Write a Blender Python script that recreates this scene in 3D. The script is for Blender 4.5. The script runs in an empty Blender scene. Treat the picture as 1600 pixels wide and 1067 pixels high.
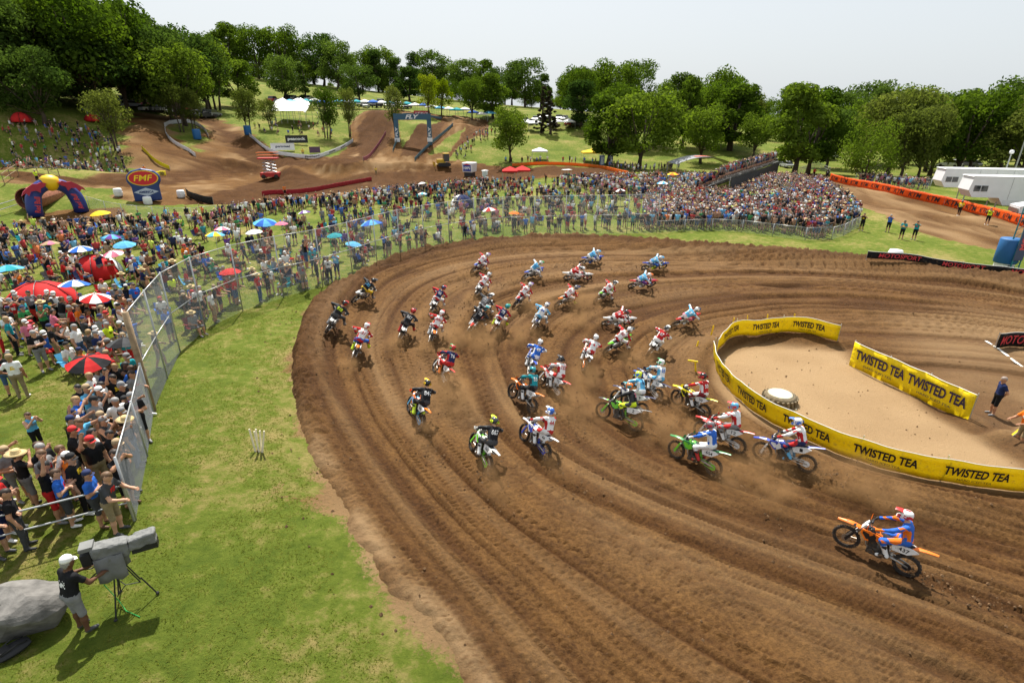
import bpy, bmesh, math, random
import numpy as np
from mathutils import Vector, Matrix
from mathutils.bvhtree import BVHTree

R = math.radians
rng = np.random.default_rng(11)
random.seed(11)
scene = bpy.context.scene
COL = scene.collection

# ------------------------------------------------------------------ camera
F, CX, CY = 840.0, 800.0, 533.5          # focal length and centre in photo pixels
PITCH = math.atan(348.5 / 840.0)
CZ = 11.0
cam = bpy.data.objects.new('camera', bpy.data.cameras.new('camera'))
COL.objects.link(cam)
cam.data.sensor_width = 36.0
cam.data.lens = F / 1600.0 * 36.0
cam.data.clip_start = 0.1
cam.data.clip_end = 6000.0
cam.location = (0, 0, CZ)
cam.rotation_euler = (math.pi / 2 - PITCH, 0, 0)
scene.camera = cam

# ------------------------------------------------------------------ sky, sun, exposure
SUN_AZ, SUN_EL = R(-12.0), R(58.0)        # azimuth from +Y (clockwise to +X), elevation
sun_dir = Vector((math.sin(SUN_AZ) * math.cos(SUN_EL), math.cos(SUN_AZ) * math.cos(SUN_EL), math.sin(SUN_EL)))
world = bpy.data.worlds.new('World')
scene.world = world
world.use_nodes = True
wn = world.node_tree.nodes; wl = world.node_tree.links
wn.clear()
sky = wn.new('ShaderNodeTexSky'); sky.sky_type = 'NISHITA'
sky.sun_disc = False
sky.sun_elevation = SUN_EL
sky.sun_rotation = SUN_AZ
sky.altitude = 200
sky.air_density = 1.0
sky.dust_density = 6.0
sky.ozone_density = 0.6
veil = wn.new('ShaderNodeMixRGB'); veil.inputs[0].default_value = 0.70   # thin even high cloud
veil.inputs[2].default_value = (8.2, 8.8, 9.2, 1)
bg = wn.new('ShaderNodeBackground'); bg.inputs['Strength'].default_value = 0.066
wo = wn.new('ShaderNodeOutputWorld')
wl.new(sky.outputs[0], veil.inputs[1]); wl.new(veil.outputs[0], bg.inputs['Color']); wl.new(bg.outputs[0], wo.inputs['Surface'])
sl = bpy.data.lights.new('sun', 'SUN'); sl.energy = 5.0; sl.angle = R(0.6); sl.color = (1.0, 0.95, 0.87)
so = bpy.data.objects.new('sun', sl); COL.objects.link(so)
so.rotation_euler = (-sun_dir).to_track_quat('-Z', 'Y').to_euler()
scene.view_settings.view_transform = 'Standard'
scene.view_settings.look = 'None'
scene.view_settings.exposure = 0.80
scene.view_settings.gamma = 1.0
scene.cycles.max_bounces = 6
scene.cycles.transparent_max_bounces = 16

# ------------------------------------------------------------------ pixel <-> place
cP, sP = math.cos(PITCH), math.sin(PITCH)
def rays(px, py):
    px = np.asarray(px, float); py = np.asarray(py, float)
    x = (px - CX) / F; y = -(py - CY) / F
    return np.stack([x, cP + sP * y, -sP + cP * y], -1)
def at_z(px, py, z):                      # point of that pixel on the level z
    r = rays(px, py); t = (np.asarray(z, float) - CZ) / r[..., 2]
    return np.array([0, 0, CZ]) + r * t[..., None]
def at_d(px, py, d):                      # point of that pixel at ground distance d
    r = rays(px, py); t = np.asarray(d, float) / np.hypot(r[..., 0], r[..., 1])
    return np.array([0, 0, CZ]) + r * t[..., None]
def to_px(P):
    P = np.asarray(P, float) - np.array([0, 0, CZ])
    dep = P[..., 1] * cP - P[..., 2] * sP
    up = P[..., 1] * sP + P[..., 2] * cP
    dep = np.where(dep < 0.05, 0.05, dep)
    return CX + F * P[..., 0] / dep, CY - F * up / dep
def in_poly(x, y, poly):
    x = np.asarray(x, float); y = np.asarray(y, float)
    c = np.zeros(x.shape, bool); n = len(poly)
    for i in range(n):
        x0, y0 = poly[i]; x1, y1 = poly[(i + 1) % n]
        if y0 == y1: continue
        c ^= ((y0 > y) != (y1 > y)) & (x < (x1 - x0) * (y - y0) / (y1 - y0) + x0)
    return c
def seg_dist(x, y, poly, closed=False):   # distance to a polyline, and its arc position
    best = np.full(x.shape, 1e9); arc = np.zeros(x.shape); s = 0.0
    n = len(poly)
    for i in range(n if closed else n - 1):
        ax, ay = poly[i]; bx, by = poly[(i + 1) % n]
        dx, dy = bx - ax, by - ay; L2 = dx * dx + dy * dy + 1e-12
        t = np.clip(((x - ax) * dx + (y - ay) * dy) / L2, 0, 1)
        d = np.hypot(x - ax - t * dx, y - ay - t * dy)
        m = d < best
        best = np.where(m, d, best); arc = np.where(m, s + t * math.sqrt(L2), arc)
        s += math.sqrt(L2)
    return best, arc
def smooth_line(pts, n=8):                # Catmull-Rom
    pts = [np.array(p, float) for p in pts]
    P = [2 * pts[0] - pts[1]] + pts + [2 * pts[-1] - pts[-2]]
    out = []
    for i in range(1, len(P) - 2):
        for k in range(n):
            t = k / n
            out.append(0.5 * ((2 * P[i]) + (P[i + 1] - P[i - 1]) * t + (2 * P[i - 1] - 5 * P[i] + 4 * P[i + 1] - P[i + 2]) * t * t
                              + (3 * P[i] - P[i - 1] - 3 * P[i + 1] + P[i + 2]) * t ** 3))
    out.append(pts[-1])
    return np.array(out)
def sstep(a, b, x):
    t = np.clip((x - a) / (b - a), 0, 1); return t * t * (3 - 2 * t)
class TPS:                                # thin-plate surface through scattered points
    def __init__(s, xy, v, lam=1e-4):
        s.c = np.asarray(xy, float) / 50.0; v = np.asarray(v, float); n = len(v)
        K = s.phi(s.c[:, None, :] - s.c[None]) + lam * np.eye(n)
        Pm = np.c_[np.ones(n), s.c]
        A = np.block([[K, Pm], [Pm.T, np.zeros((3, 3))]])
        w = np.linalg.solve(A, np.r_[v, 0, 0, 0]); s.w, s.a = w[:n], w[n:]
    def phi(s, d):
        r2 = (d ** 2).sum(-1); return 0.5 * r2 * np.log(r2 + 1e-9)
    def __call__(s, x, y):
        x = np.asarray(x, float); sh = x.shape
        q = np.stack([x.ravel(), np.asarray(y, float).ravel()], -1) / 50.0
        out = np.empty(len(q))
        for i in range(0, len(q), 40000):
            b = q[i:i + 40000]
            out[i:i + 40000] = s.phi(b[:, None, :] - s.c[None]) @ s.w + s.a[0] + b @ s.a[1:]
        return out.reshape(sh)
# lattice value noise
_tab = rng.random((256, 256))
def vnoise(x, y):
    xi = np.floor(x).astype(int); yi = np.floor(y).astype(int)
    fx = x - xi; fy = y - yi; fx = fx * fx * (3 - 2 * fx); fy = fy * fy * (3 - 2 * fy)
    a = _tab[xi & 255, yi & 255]; b = _tab[(xi + 1) & 255, yi & 255]
    c = _tab[xi & 255, (yi + 1) & 255]; d = _tab[(xi + 1) & 255, (yi + 1) & 255]
    return (a * (1 - fx) + b * fx) * (1 - fy) + (c * (1 - fx) + d * fx) * fy - 0.5

# ------------------------------------------------------------------ materials
MATS = {}
def nodes_of(m):
    m.use_nodes = True
    return m.node_tree.nodes, m.node_tree.links
def mat(name, col=(.5, .5, .5), rough=.6, metal=0.0, spec=.4, noise=0.0, scale=8.0, prop=None, bump=0.0, bscale=40.0, emit=0.0, acc=None, mud=None):
    """plain principled with a little procedural mottling; prop = colour read from a custom property of the object"""
    if name in MATS: return MATS[name]
    m = bpy.data.materials.new(name); N, L = nodes_of(m)
    b = N['Principled BSDF']
    b.inputs['Roughness'].default_value = rough; b.inputs['Metallic'].default_value = metal
    b.inputs['Specular IOR Level'].default_value = spec
    src = None
    if prop:
        a = N.new('ShaderNodeAttribute'); a.attribute_type = 'OBJECT'; a.attribute_name = prop; src = a.outputs['Color']
    else:
        c = N.new('ShaderNodeRGB'); c.outputs[0].default_value = (*col, 1); src = c.outputs[0]
    if noise:
        tc = N.new('ShaderNodeTexCoord'); n = N.new('ShaderNodeTexNoise'); n.inputs['Scale'].default_value = scale; n.inputs['Detail'].default_value = 5
        L.new(tc.outputs['Object'], n.inputs['Vector'])
        mr = N.new('ShaderNodeMapRange'); mr.inputs['From Min'].default_value = .3; mr.inputs['From Max'].default_value = .7
        mr.inputs['To Min'].default_value = 1 - noise; mr.inputs['To Max'].default_value = 1 + noise
        L.new(n.outputs['Fac'], mr.inputs['Value'])
        mx = N.new('ShaderNodeVectorMath'); mx.operation = 'SCALE'
        L.new(src, mx.inputs[0]); L.new(mr.outputs[0], mx.inputs['Scale']); src = mx.outputs[0]
    if acc:                                # angular two-colour graphics
        tc = N.new('ShaderNodeTexCoord'); vo = N.new('ShaderNodeTexVoronoi'); vo.inputs['Scale'].default_value = acc[1]; vo.distance = 'MANHATTAN'
        L.new(tc.outputs['Object'], vo.inputs['Vector']); sp = N.new('ShaderNodeSeparateColor'); L.new(vo.outputs['Color'], sp.inputs[0])
        th = N.new('ShaderNodeMath'); th.operation = 'GREATER_THAN'; th.inputs[1].default_value = acc[2]; L.new(sp.outputs[0], th.inputs[0])
        if len(acc) > 3 and acc[3] < 0:    # a print on the chest and back
            sx_ = N.new('ShaderNodeSeparateXYZ'); L.new(tc.outputs['Object'], sx_.inputs[0]); prev = None
            for ax_, c_, hw_ in ((0, 0.0, .085), (2, 1.27, .07)):
                cp = N.new('ShaderNodeMath'); cp.operation = 'COMPARE'; cp.inputs[1].default_value = c_; cp.inputs[2].default_value = hw_; L.new(sx_.outputs[ax_], cp.inputs[0])
                if prev is not None: mu = N.new('ShaderNodeMath'); mu.operation = 'MULTIPLY'; L.new(prev.outputs[0], mu.inputs[0]); L.new(cp.outputs[0], mu.inputs[1]); prev = mu
                else: prev = cp
            mu = N.new('ShaderNodeMath'); mu.operation = 'MULTIPLY'; L.new(prev.outputs[0], mu.inputs[0]); L.new(th.outputs[0], mu.inputs[1]); th = mu
        elif len(acc) > 3:                 # only on the flanks and sleeves
            sx_ = N.new('ShaderNodeSeparateXYZ'); L.new(tc.outputs['Object'], sx_.inputs[0]); ab = N.new('ShaderNodeMath'); ab.operation = 'ABSOLUTE'; L.new(sx_.outputs[0], ab.inputs[0])
            gt = N.new('ShaderNodeMath'); gt.operation = 'GREATER_THAN'; gt.inputs[1].default_value = acc[3]; L.new(ab.outputs[0], gt.inputs[0]); mu = N.new('ShaderNodeMath'); mu.operation = 'MULTIPLY'; L.new(th.outputs[0], mu.inputs[0]); L.new(gt.outputs[0], mu.inputs[1]); th = mu
        a2 = N.new('ShaderNodeAttribute'); a2.attribute_type = 'OBJECT'; a2.attribute_name = acc[0]; mm = N.new('ShaderNodeMixRGB'); L.new(th.outputs[0], mm.inputs[0]); L.new(src, mm.inputs[1]); L.new(a2.outputs['Color'], mm.inputs[2]); src = mm.outputs[0]
    if mud:                                # splashed soil
        tc = N.new('ShaderNodeTexCoord'); n = N.new('ShaderNodeTexNoise'); n.inputs['Scale'].default_value = 11; n.inputs['Detail'].default_value = 6; n.inputs['Roughness'].default_value = .7; L.new(tc.outputs['Object'], n.inputs['Vector'])
        mr = N.new('ShaderNodeMapRange'); mr.inputs['From Min'].default_value = .62 - mud; mr.inputs['From Max'].default_value = .70 - mud * .6; mr.inputs['To Max'].default_value = .8; L.new(n.outputs['Fac'], mr.inputs['Value'])
        mm = N.new('ShaderNodeMixRGB'); mm.inputs[2].default_value = (.19, .11, .05, 1); L.new(mr.outputs[0], mm.inputs[0]); L.new(src, mm.inputs[1]); src = mm.outputs[0]
    L.new(src, b.inputs['Base Color'])
    if bump:
        tc = N.new('ShaderNodeTexCoord'); n = N.new('ShaderNodeTexNoise'); n.inputs['Scale'].default_value = bscale; n.inputs['Detail'].default_value = 4
        L.new(tc.outputs['Object'], n.inputs['Vector'])
        bp = N.new('ShaderNodeBump'); bp.inputs['Strength'].default_value = bump; bp.inputs['Distance'].default_value = 0.02
        L.new(n.outputs['Fac'], bp.inputs['Height']); L.new(bp.outputs[0], b.inputs['Normal'])
    if emit:
        L.new(src, b.inputs['Emission Color']); b.inputs['Emission Strength'].default_value = emit
    MATS[name] = m
    return m

# ------------------------------------------------------------------ mesh building
class MB:
    def __init__(s): s.v = []; s.f = []; s.m = []
    def add(s, v, f, m=0):
        o = len(s.v); s.v += [tuple(p) for p in v]; s.f += [tuple(i + o for i in q) for q in f]
        s.m += ([m] * len(f) if isinstance(m, int) else list(m)); return s
    def box(s, c, d, m=0, rz=0.0, taper=1.0, M=None):
        cx, cy, cz = c; x, y, z = d[0] / 2, d[1] / 2, d[2] / 2
        P = []
        for k, t in ((-z, 1.0), (z, taper)):
            for a, b in ((-x, -y), (x, -y), (x, y), (-x, y)):
                a, b = a * t, b * t
                P.append((cx + a * math.cos(rz) - b * math.sin(rz), cy + a * math.sin(rz) + b * math.cos(rz), cz + k))
        if M is not None: P = [tuple(M @ Vector(p)) for p in P]
        return s.add(P, [(3, 2, 1, 0), (4, 5, 6, 7), (0, 1, 5, 4), (1, 2, 6, 5), (2, 3, 7, 6), (3, 0, 4, 7)], m)
    def tube(s, pts, r, n=6, m=0, cap=True, closed=False):
        pts = [Vector(p) for p in pts]; k = len(pts)
        rr = r if isinstance(r, (list, tuple)) else [r] * k
        V = []; Fc = []; up = None
        for i, p in enumerate(pts):
            if closed: t = pts[(i + 1) % k] - pts[i - 1]
            else: t = pts[min(i + 1, k - 1)] - pts[max(i - 1, 0)]
            if t.length < 1e-9: t = Vector((0, 0, 1))
            t.normalize()
            if up is None: up = Vector((0, 0, 1)) if abs(t.z) < .9 else Vector((1, 0, 0))
            a = t.cross(up)
            if a.length < 1e-4: a = t.cross(Vector((1, 0.1, 0)))
            a.normalize(); b = a.cross(t); up = b
            for j in range(n):
                an = 2 * math.pi * j / n
                V.append(p + (a * math.cos(an) + b * math.sin(an)) * rr[i])
        for i in range(k if closed else k - 1):
            for j in range(n):
                a0 = i * n + j; a1 = i * n + (j + 1) % n; c0 = ((i + 1) % k) * n + j; c1 = ((i + 1) % k) * n + (j + 1) % n
                Fc.append((a0, a1, c1, c0))
        if cap and not closed:
            Fc.append(tuple(range(n - 1, -1, -1))); Fc.append(tuple(range((k - 1) * n, k * n)))
        return s.add(V, Fc, m)
    def lathe(s, prof, n=16, m=0, c=(0, 0, 0), M=None):       # prof = [(r, z)]
        V = []; Fc = []
        for r, z in prof:
            for j in range(n):
                a = 2 * math.pi * j / n
                V.append((c[0] + r * math.cos(a), c[1] + r * math.sin(a), c[2] + z))
        if M is not None: V = [tuple(M @ Vector(p)) for p in V]
        for i in range(len(prof) - 1):
            for j in range(n):
                Fc.append((i * n + j, i * n + (j + 1) % n, (i + 1) * n + (j + 1) % n, (i + 1) * n + j))
        if prof[0][0] > 1e-4: Fc.append(tuple(range(n - 1, -1, -1)))
        if prof[-1][0] > 1e-4: Fc.append(tuple(range((len(prof) - 1) * n, len(prof) * n)))
        return s.add(V, Fc, m)
    def prism(s, poly, x0, x1, m=0, axis='x', sx0=1.0):        # poly in the two other axes, extruded
        n = len(poly)
        def P(a, b, t):
            return {'x': (t, a, b), 'y': (a, t, b), 'z': (a, b, t)}[axis]
        V = [P(a, b, x0) for a, b in poly] + [P(a, b, x1) for a, b in poly]
        Fc = [tuple(range(n - 1, -1, -1)), tuple(range(n, 2 * n))]
        for i in range(n): Fc.append((i, (i + 1) % n, n + (i + 1) % n, n + i))
        return s.add(V, Fc, m)
    def sheet(s, rows, th=0.0, m=0, wrap=False):               # grid of points, optional thickness along normals downward
        h = len(rows); w = len(rows[0])
        V = [tuple(p) for r in rows for p in r]
        Fc = [(i * w + j, i * w + j + 1, (i + 1) * w + j + 1, (i + 1) * w + j) for i in range(h - 1) for j in range(w - 1)]
        s.add(V, Fc, m)
        if th:
            V2 = [(p[0], p[1], p[2] - th) for p in V]
            s.add(V2, [q[::-1] for q in Fc], m)
        return s
    def mesh(s, name, mats, smooth=False, autosmooth=None):
        me = bpy.data.meshes.new(name)
        me.from_pydata(s.v, [], s.f)
        for k in (mats if isinstance(mats, (list, tuple)) else [mats]): me.materials.append(k)
        if any(s.m): me.polygons.foreach_set('material_index', s.m)
        if smooth: me.polygons.foreach_set('use_smooth', [True] * len(s.f))
        bm = bmesh.new(); bm.from_mesh(me); bmesh.ops.recalc_face_normals(bm, faces=bm.faces); bm.to_mesh(me); bm.free()
        me.update()
        return me
    def build(s, name, mats, parent=None, smooth=False):
        return obj(name, s.mesh(name, mats, smooth), parent)
def obj(name, me, parent=None):
    o = bpy.data.objects.new(name, me); COL.objects.link(o)
    if parent: o.parent = parent
    return o
def np_mesh(name, V, Fq, mats, smooth=True, midx=None):
    """fast mesh from arrays; Fq (n,3) or (n,4)"""
    me = bpy.data.meshes.new(name); V = np.asarray(V, np.float32); Fq = np.asarray(Fq, np.int32); k = Fq.shape[1]
    me.vertices.add(len(V)); me.vertices.foreach_set('co', V.ravel())
    me.loops.add(Fq.size); me.loops.foreach_set('vertex_index', Fq.ravel())
    me.polygons.add(len(Fq)); me.polygons.foreach_set('loop_start', np.arange(0, Fq.size, k, dtype=np.int32))
    me.polygons.foreach_set('loop_total', np.full(len(Fq), k, np.int32))
    for m in (mats if isinstance(mats, (list, tuple)) else [mats]): me.materials.append(m)
    if midx is not None: me.polygons.foreach_set('material_index', np.asarray(midx, np.int32))
    me.polygons.foreach_set('use_smooth', np.full(len(Fq), smooth))
    me.update(calc_edges=True); me.validate()
    return me
def tag(o, label, cat, group=None, kind=None):
    if label: o['label'] = label
    if cat: o['category'] = cat
    if group: o['group'] = group
    if kind: o['kind'] = kind
    return o
def empty(name, loc=(0, 0, 0), rz=0.0):
    o = bpy.data.objects.new(name, None); COL.objects.link(o); o.location = loc; o.rotation_euler = (0, 0, rz); o.empty_display_size = .2
    return o
def copy_tree(o, parent=None):
    c = o.copy(); COL.objects.link(c)
    if parent: c.parent = parent
    for ch in list(o.children): copy_tree(ch, c)
    return c
def setprops(o, **kw):
    for k, v in kw.items(): o[k] = [float(x) for x in v]
    for c in o.children: setprops(c, **kw)
_txt = {}
def text_mesh(s, bold=0.0, narrow=1.0, shear=0.0, space=1.0):
    """lettering as flat triangles: (verts Nx2 centred with height about 0.7, faces)"""
    key = (s, bold, narrow, shear, space)
    if key in _txt: return _txt[key]
    cu = bpy.data.curves.new('t', 'FONT'); cu.body = s; cu.size = 1.0; cu.offset = bold; cu.shear = shear; cu.space_character = space
    cu.resolution_u = 3; cu.align_x = 'CENTER'; cu.fill_mode = 'BOTH'
    o = bpy.data.objects.new('t', cu); COL.objects.link(o)
    me = bpy.data.meshes.new_from_object(o)
    me.calc_loop_triangles()
    V = np.array([v.co[:2] for v in me.vertices]); T = [tuple(t.vertices) for t in me.loop_triangles]
    bpy.data.objects.remove(o); bpy.data.curves.remove(cu); bpy.data.meshes.remove(me)
    if len(V):
        V[:, 0] = (V[:, 0] - (V[:, 0].min() + V[:, 0].max()) / 2) * narrow
        V[:, 1] -= (V[:, 1].min() + V[:, 1].max()) / 2
    _txt[key] = (V, T); return _txt[key]
def fit_text(s, w, h, **k):               # scaled so that it fills w x h
    V, T = text_mesh(s, **k)
    sx = w / (V[:, 0].max() - V[:, 0].min()); sy = h / (V[:, 1].max() - V[:, 1].min())
    return V * np.array([sx, sy]), T
# ================================================================== terrain
ctl = []
def cz_(px, py, z): ctl.append(at_z(px, py, z))
def cd_(px, py, d): ctl.append(at_d(px, py, d))
for q in [(135, 988, 1.3), (40, 620, 1.3), (65, 705, 1.4), (20, 860, 1.4), (330, 900, 1.2), (480, 1000, 1.0), (350, 700, 1.2), (330, 560, 1.1), (470, 480, .9),
          (1549, 648, -.7), (1590, 695, -.5), (1250, 620, -.4), (1200, 800, -.1), (1500, 950, -.1), (900, 1000, 0.), (700, 700, .0), (800, 500, .0), (1100, 450, .0),
          (1400, 480, -.2), (1386, 362, .5), (1426, 380, .5), (1500, 395, .5), (1280, 378, .6), (1100, 372, .6), (900, 365, .6), (760, 372, .6), (640, 395, .7),
          (100, 450, 1.1), (100, 380, .7), (300, 350, .4), (600, 310, .1), (800, 310, .2), (1000, 330, .5), (450, 330, .2),
          (1250, 330, .9), (1100, 310, .6), (423, 277, -.4), (588, 274, -.6), (300, 318, 0), (100, 290, 0), (30, 300, .3), (60, 340, .3), (700, 262, -.3),
          (900, 275, -.2), (1000, 264, -.3), (1290, 262, 0), (1100, 262, -.1), (1230, 278, .9), (1310, 288, 1.2), (1400, 310, 1.2), (1500, 332, 1.1), (1590, 352, .9), (1520, 330, .6), (1560, 300, .4)]:
    cz_(*q)
for q in [(640, 240, 148), (560, 180, 185), (700, 192, 182), (755, 215, 165), (330, 235, 138), (250, 182, 165), (420, 192, 168), (470, 188, 172), (600, 168, 215), (230, 160, 190),
          (150, 212, 140), (50, 190, 138), (30, 268, 112), (120, 268, 112), (0, 150, 165), (150, 150, 185), (320, 160, 205), (450, 215, 150), (545, 225, 152), (500, 245, 132),
          (900, 192, 195), (860, 235, 160), (790, 200, 190), (760, 172, 225), (440, 164, 210), (520, 250, 128), (185, 235, 130)]:
    cd_(*q)
ctl = [tuple(p) for p in ctl]
ctl += [(-40, -60, 1), (60, -60, 0), (0, -60, .5), (-120, 0, 2), (-120, 50, 2.5), (140, 20, .5), (140, 90, .5), (-170, 100, 8), (-200, 170, 24), (-120, 230, 26), (-60, 280, 22), (0, 300, 17), (60, 290, 12),
        (120, 260, 3), (150, 180, 1), (-300, 0, 5), (300, 0, 1), (-450, 300, 30), (-200, 500, 24), (100, 600, 12), (400, 500, 3), (400, 200, 2), (-500, -100, 6), (500, -100, 1), (0, 900, 12), (600, 900, 4), (-700, 900, 26), (-1500, 300, 20), (1500, 300, 4), (0, 2200, 10), (-1800, 2200, 12), (1800, 2200, 6)]
_c = np.array(ctl)
tps = TPS(_c[:, :2], _c[:, 2], lam=2e-3)

OUT_PX = [(740, 1067), (600, 900), (505, 745), (470, 650), (463, 565), (497, 482), (560, 440), (640, 403), (760, 381), (900, 374), (1100, 386), (1350, 404), (1600, 431)]
ow = at_z([p[0] for p in OUT_PX], [p[1] for p in OUT_PX], .6)[:, :2]
OUT = smooth_line([(14, -30), (4.5, -4)] + [tuple(p) for p in ow] + [(60, 33.5), (110, 30)], 6)
_closed = [tuple(p) for p in OUT] + [(200, 30), (200, -60), (20, -60)]
def edge_d(x, y):                          # + inside the dirt of the first turn
    d, arc = seg_dist(x, y, OUT)
    return np.where(in_poly(x, y, _closed), d, -d), arc
def base_h(x, y): return tps(x, y)
# stream lines of the ruts
ST = {0: [(1600, 790), (1400, 745), (1270, 718), (1150, 640), (1082, 580), (1088, 535), (1150, 503), (1310, 497), (1600, 505)],
      4: [(1600, 880), (1300, 800), (1130, 740), (1000, 660), (940, 590), (950, 520), (1050, 470), (1300, 455), (1600, 477)],
      8: [(1600, 965), (1250, 860), (900, 757), (800, 680), (740, 590), (760, 500), (860, 450), (1050, 430), (1300, 428), (1600, 457)],
      13: [(1300, 1060), (1000, 900), (800, 760), (660, 620), (620, 520), (680, 450), (820, 412), (1050, 407), (1350, 417), (1600, 443)],
      18: [(945, 1055), (620, 715), (530, 610), (535, 510), (610, 436), (760, 395), (900, 387), (1100, 395), (1350, 409), (1600, 436)]}
sx, sv = [], []
for k, pl in ST.items():
    w = smooth_line(at_z([p[0] for p in pl], [p[1] for p in pl], 0.0)[:, :2], 3)
    for p in w: sx.append(p); sv.append(float(k))
psi = TPS(np.array(sx), np.array(sv), lam=3e-2)
# infield behind the yellow banner (smooth pale sand)
INF_PX = [(1112, 590), (1118, 548), (1180, 530), (1310, 534), (1335, 548), (1425, 600), (1520, 657), (1600, 705), (1640, 740), (1600, 765), (1400, 737), (1270, 697), (1190, 655), (1135, 622)]
INF = smooth_line([tuple(p) for p in at_z([p[0] for p in INF_PX], [p[1] for p in INF_PX], -.3)[:, :2]], 3)
def track_h(x, y, fine=True):
    """height of the dirt of the first turn"""
    d, arc = edge_d(x, y)
    b = base_h(x, y)
    ps = psi(x, y)
    inf = in_poly(x, y, [tuple(p) for p in INF]); di, _ = seg_dist(x, y, [tuple(p) for p in INF], True)
    si = np.where(inf, di, -di)
    wi = sstep(-.5, .8, si)                                   # 1 in the infield
    up = sstep(12, 24, y) * .45 + .12                         # far side banks higher
    h = b - .25 * sstep(.2, 2.5, d) + up * sstep(3.4, .5, d) * sstep(-.5, .3, d)
    lip = sstep(1.1, .3, d) * sstep(-.6, .2, d)
    h = h + lip * (.08 + .18 * sstep(12, 20, y)) * (vnoise(arc * 1.3, d * 2) + .25 + .9 * vnoise(arc * 3.7, d * 5) + .9 * vnoise(x * 8.3, y * 8.3))
    h = h - 1.6 * sstep(.15, -1.4, d + .5 * vnoise(arc * .9, d * .3))   # dives under the lawn
    # low berm outside the banner
    h = h + .35 * np.exp(-((si + .9) / .7) ** 2) * sstep(46, 30, y)
    warp = .35 * vnoise(x * .22, y * .22) + .03 * vnoise(x * .9 + 7, y * .9)
    u = ps + warp * 1.2
    along = vnoise(x * .08 + 31, y * .08)
    far = sstep(22, 40, y)
    rut = .035 * vnoise(u * 1.55, along * 1.5) + .040 * vnoise(u * 3.3 + 9, along * 2 + 4) + .035 * vnoise(u * 6.1 + 3, along * 3)
    gro = np.abs(vnoise(u * 1.35 + 60, along * 1.2 + 3))       # sharp grooves
    rut = rut - .15 * sstep(.07, .0, gro) * (.6 + .8 * vnoise(x * .3, y * .3 + 11))
    gr2 = np.abs(vnoise(u * 3.3 + 21, along * .9 + 8)); rut = rut - .075 * sstep(.075, .0, gr2) * (.4 + 1.2 * np.clip(vnoise(x * .21 + 5, y * .21) + .3, 0, 1)) + .03 * sstep(.16, .08, gr2) * sstep(.06, .09, gr2)
    gro = np.minimum(gro, gr2)
    rut = rut * (1.15 + .6 * far)
    clod = .014 * vnoise(x * 3.3, y * 3.3) + .020 * vnoise(x * 7.1, y * 7.1) * (1 + 3 * sstep(2.5, .3, d))
    near_edge = sstep(.2, 1.2, d)
    h = h + (rut * 1.15 * near_edge + clod * 1.2) * (1 - wi) + wi * (.02 * vnoise(x * 2, y * 2) + .006 * vnoise(x * 9, y * 9))
    return h, d, ps, wi, gro, rut
def ground_h(x, y):
    b = base_h(x, y)
    d, _ = edge_d(x, y)
    inside = sstep(.6, 3.0, d) * sstep(55, 50, x) * sstep(-2, 2, y)
    b = b + .10 * vnoise(x * .12, y * .12) + .04 * vnoise(x * .5, y * .5)
    vg = sstep(-3.2, -.4, d) * sstep(20, 10, y) * sstep(-3, 3, y)
    b = b + vg * (.10 * vnoise(x * 1.1, y * 1.1) + .10 * vnoise(x * 3.1, y * 3.1))
    return b - 1.2 * inside
def surf_h(x, y):                          # what one stands on
    x = np.asarray(x, float); y = np.asarray(y, float)
    g = ground_h(x, y); t = track_h(x, y)[0]
    onp = (x > -15.5) & (x < 51.5) & (y > 1.5) & (y < 57)
    return np.where(onp, np.maximum(g, t), g)
def on_px(px, py, lift=0.0):               # place of a pixel on the surface
    px = np.atleast_1d(np.asarray(px, float)); py = np.atleast_1d(np.asarray(py, float))
    r = rays(px, py); r = r / np.hypot(r[:, 0], r[:, 1])[:, None]
    ts = np.concatenate([np.arange(5, 60, .8), np.geomspace(60, 500, 130)])
    X = r[:, 0][:, None] * ts; Y = r[:, 1][:, None] * ts; Z = CZ + r[:, 2][:, None] * ts
    below = Z < np.maximum(ground_h(X, Y), np.where((X > -15.5) & (X < 51.5) & (Y > 1.5) & (Y < 57), base_h(X, Y) - .3, -50)) + lift
    k = np.where(below.any(1), below.argmax(1), len(ts) - 1)
    hi = ts[k]; lo = ts[np.maximum(k - 1, 0)]
    for _ in range(14):
        md = (lo + hi) / 2
        bl = CZ + r[:, 2] * md < surf_h(r[:, 0] * md, r[:, 1] * md) + lift
        hi = np.where(bl, md, hi); lo = np.where(bl, lo, md)
    return np.stack([r[:, 0] * hi, r[:, 1] * hi, CZ + r[:, 2] * hi], -1)
def on1(px, py, lift=0.0): return Vector(on_px(px, py, lift)[0])
def hz(x, y): return float(surf_h(np.array([x]), np.array([y]))[0])
def at_dist(px, py_any, d):                # xy of a pixel column at distance d (row only sets the bearing), on the surface
    p = at_d(np.array([px]), np.array([py_any]), d)[0]
    return Vector((p[0], p[1], hz(p[0], p[1])))

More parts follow.
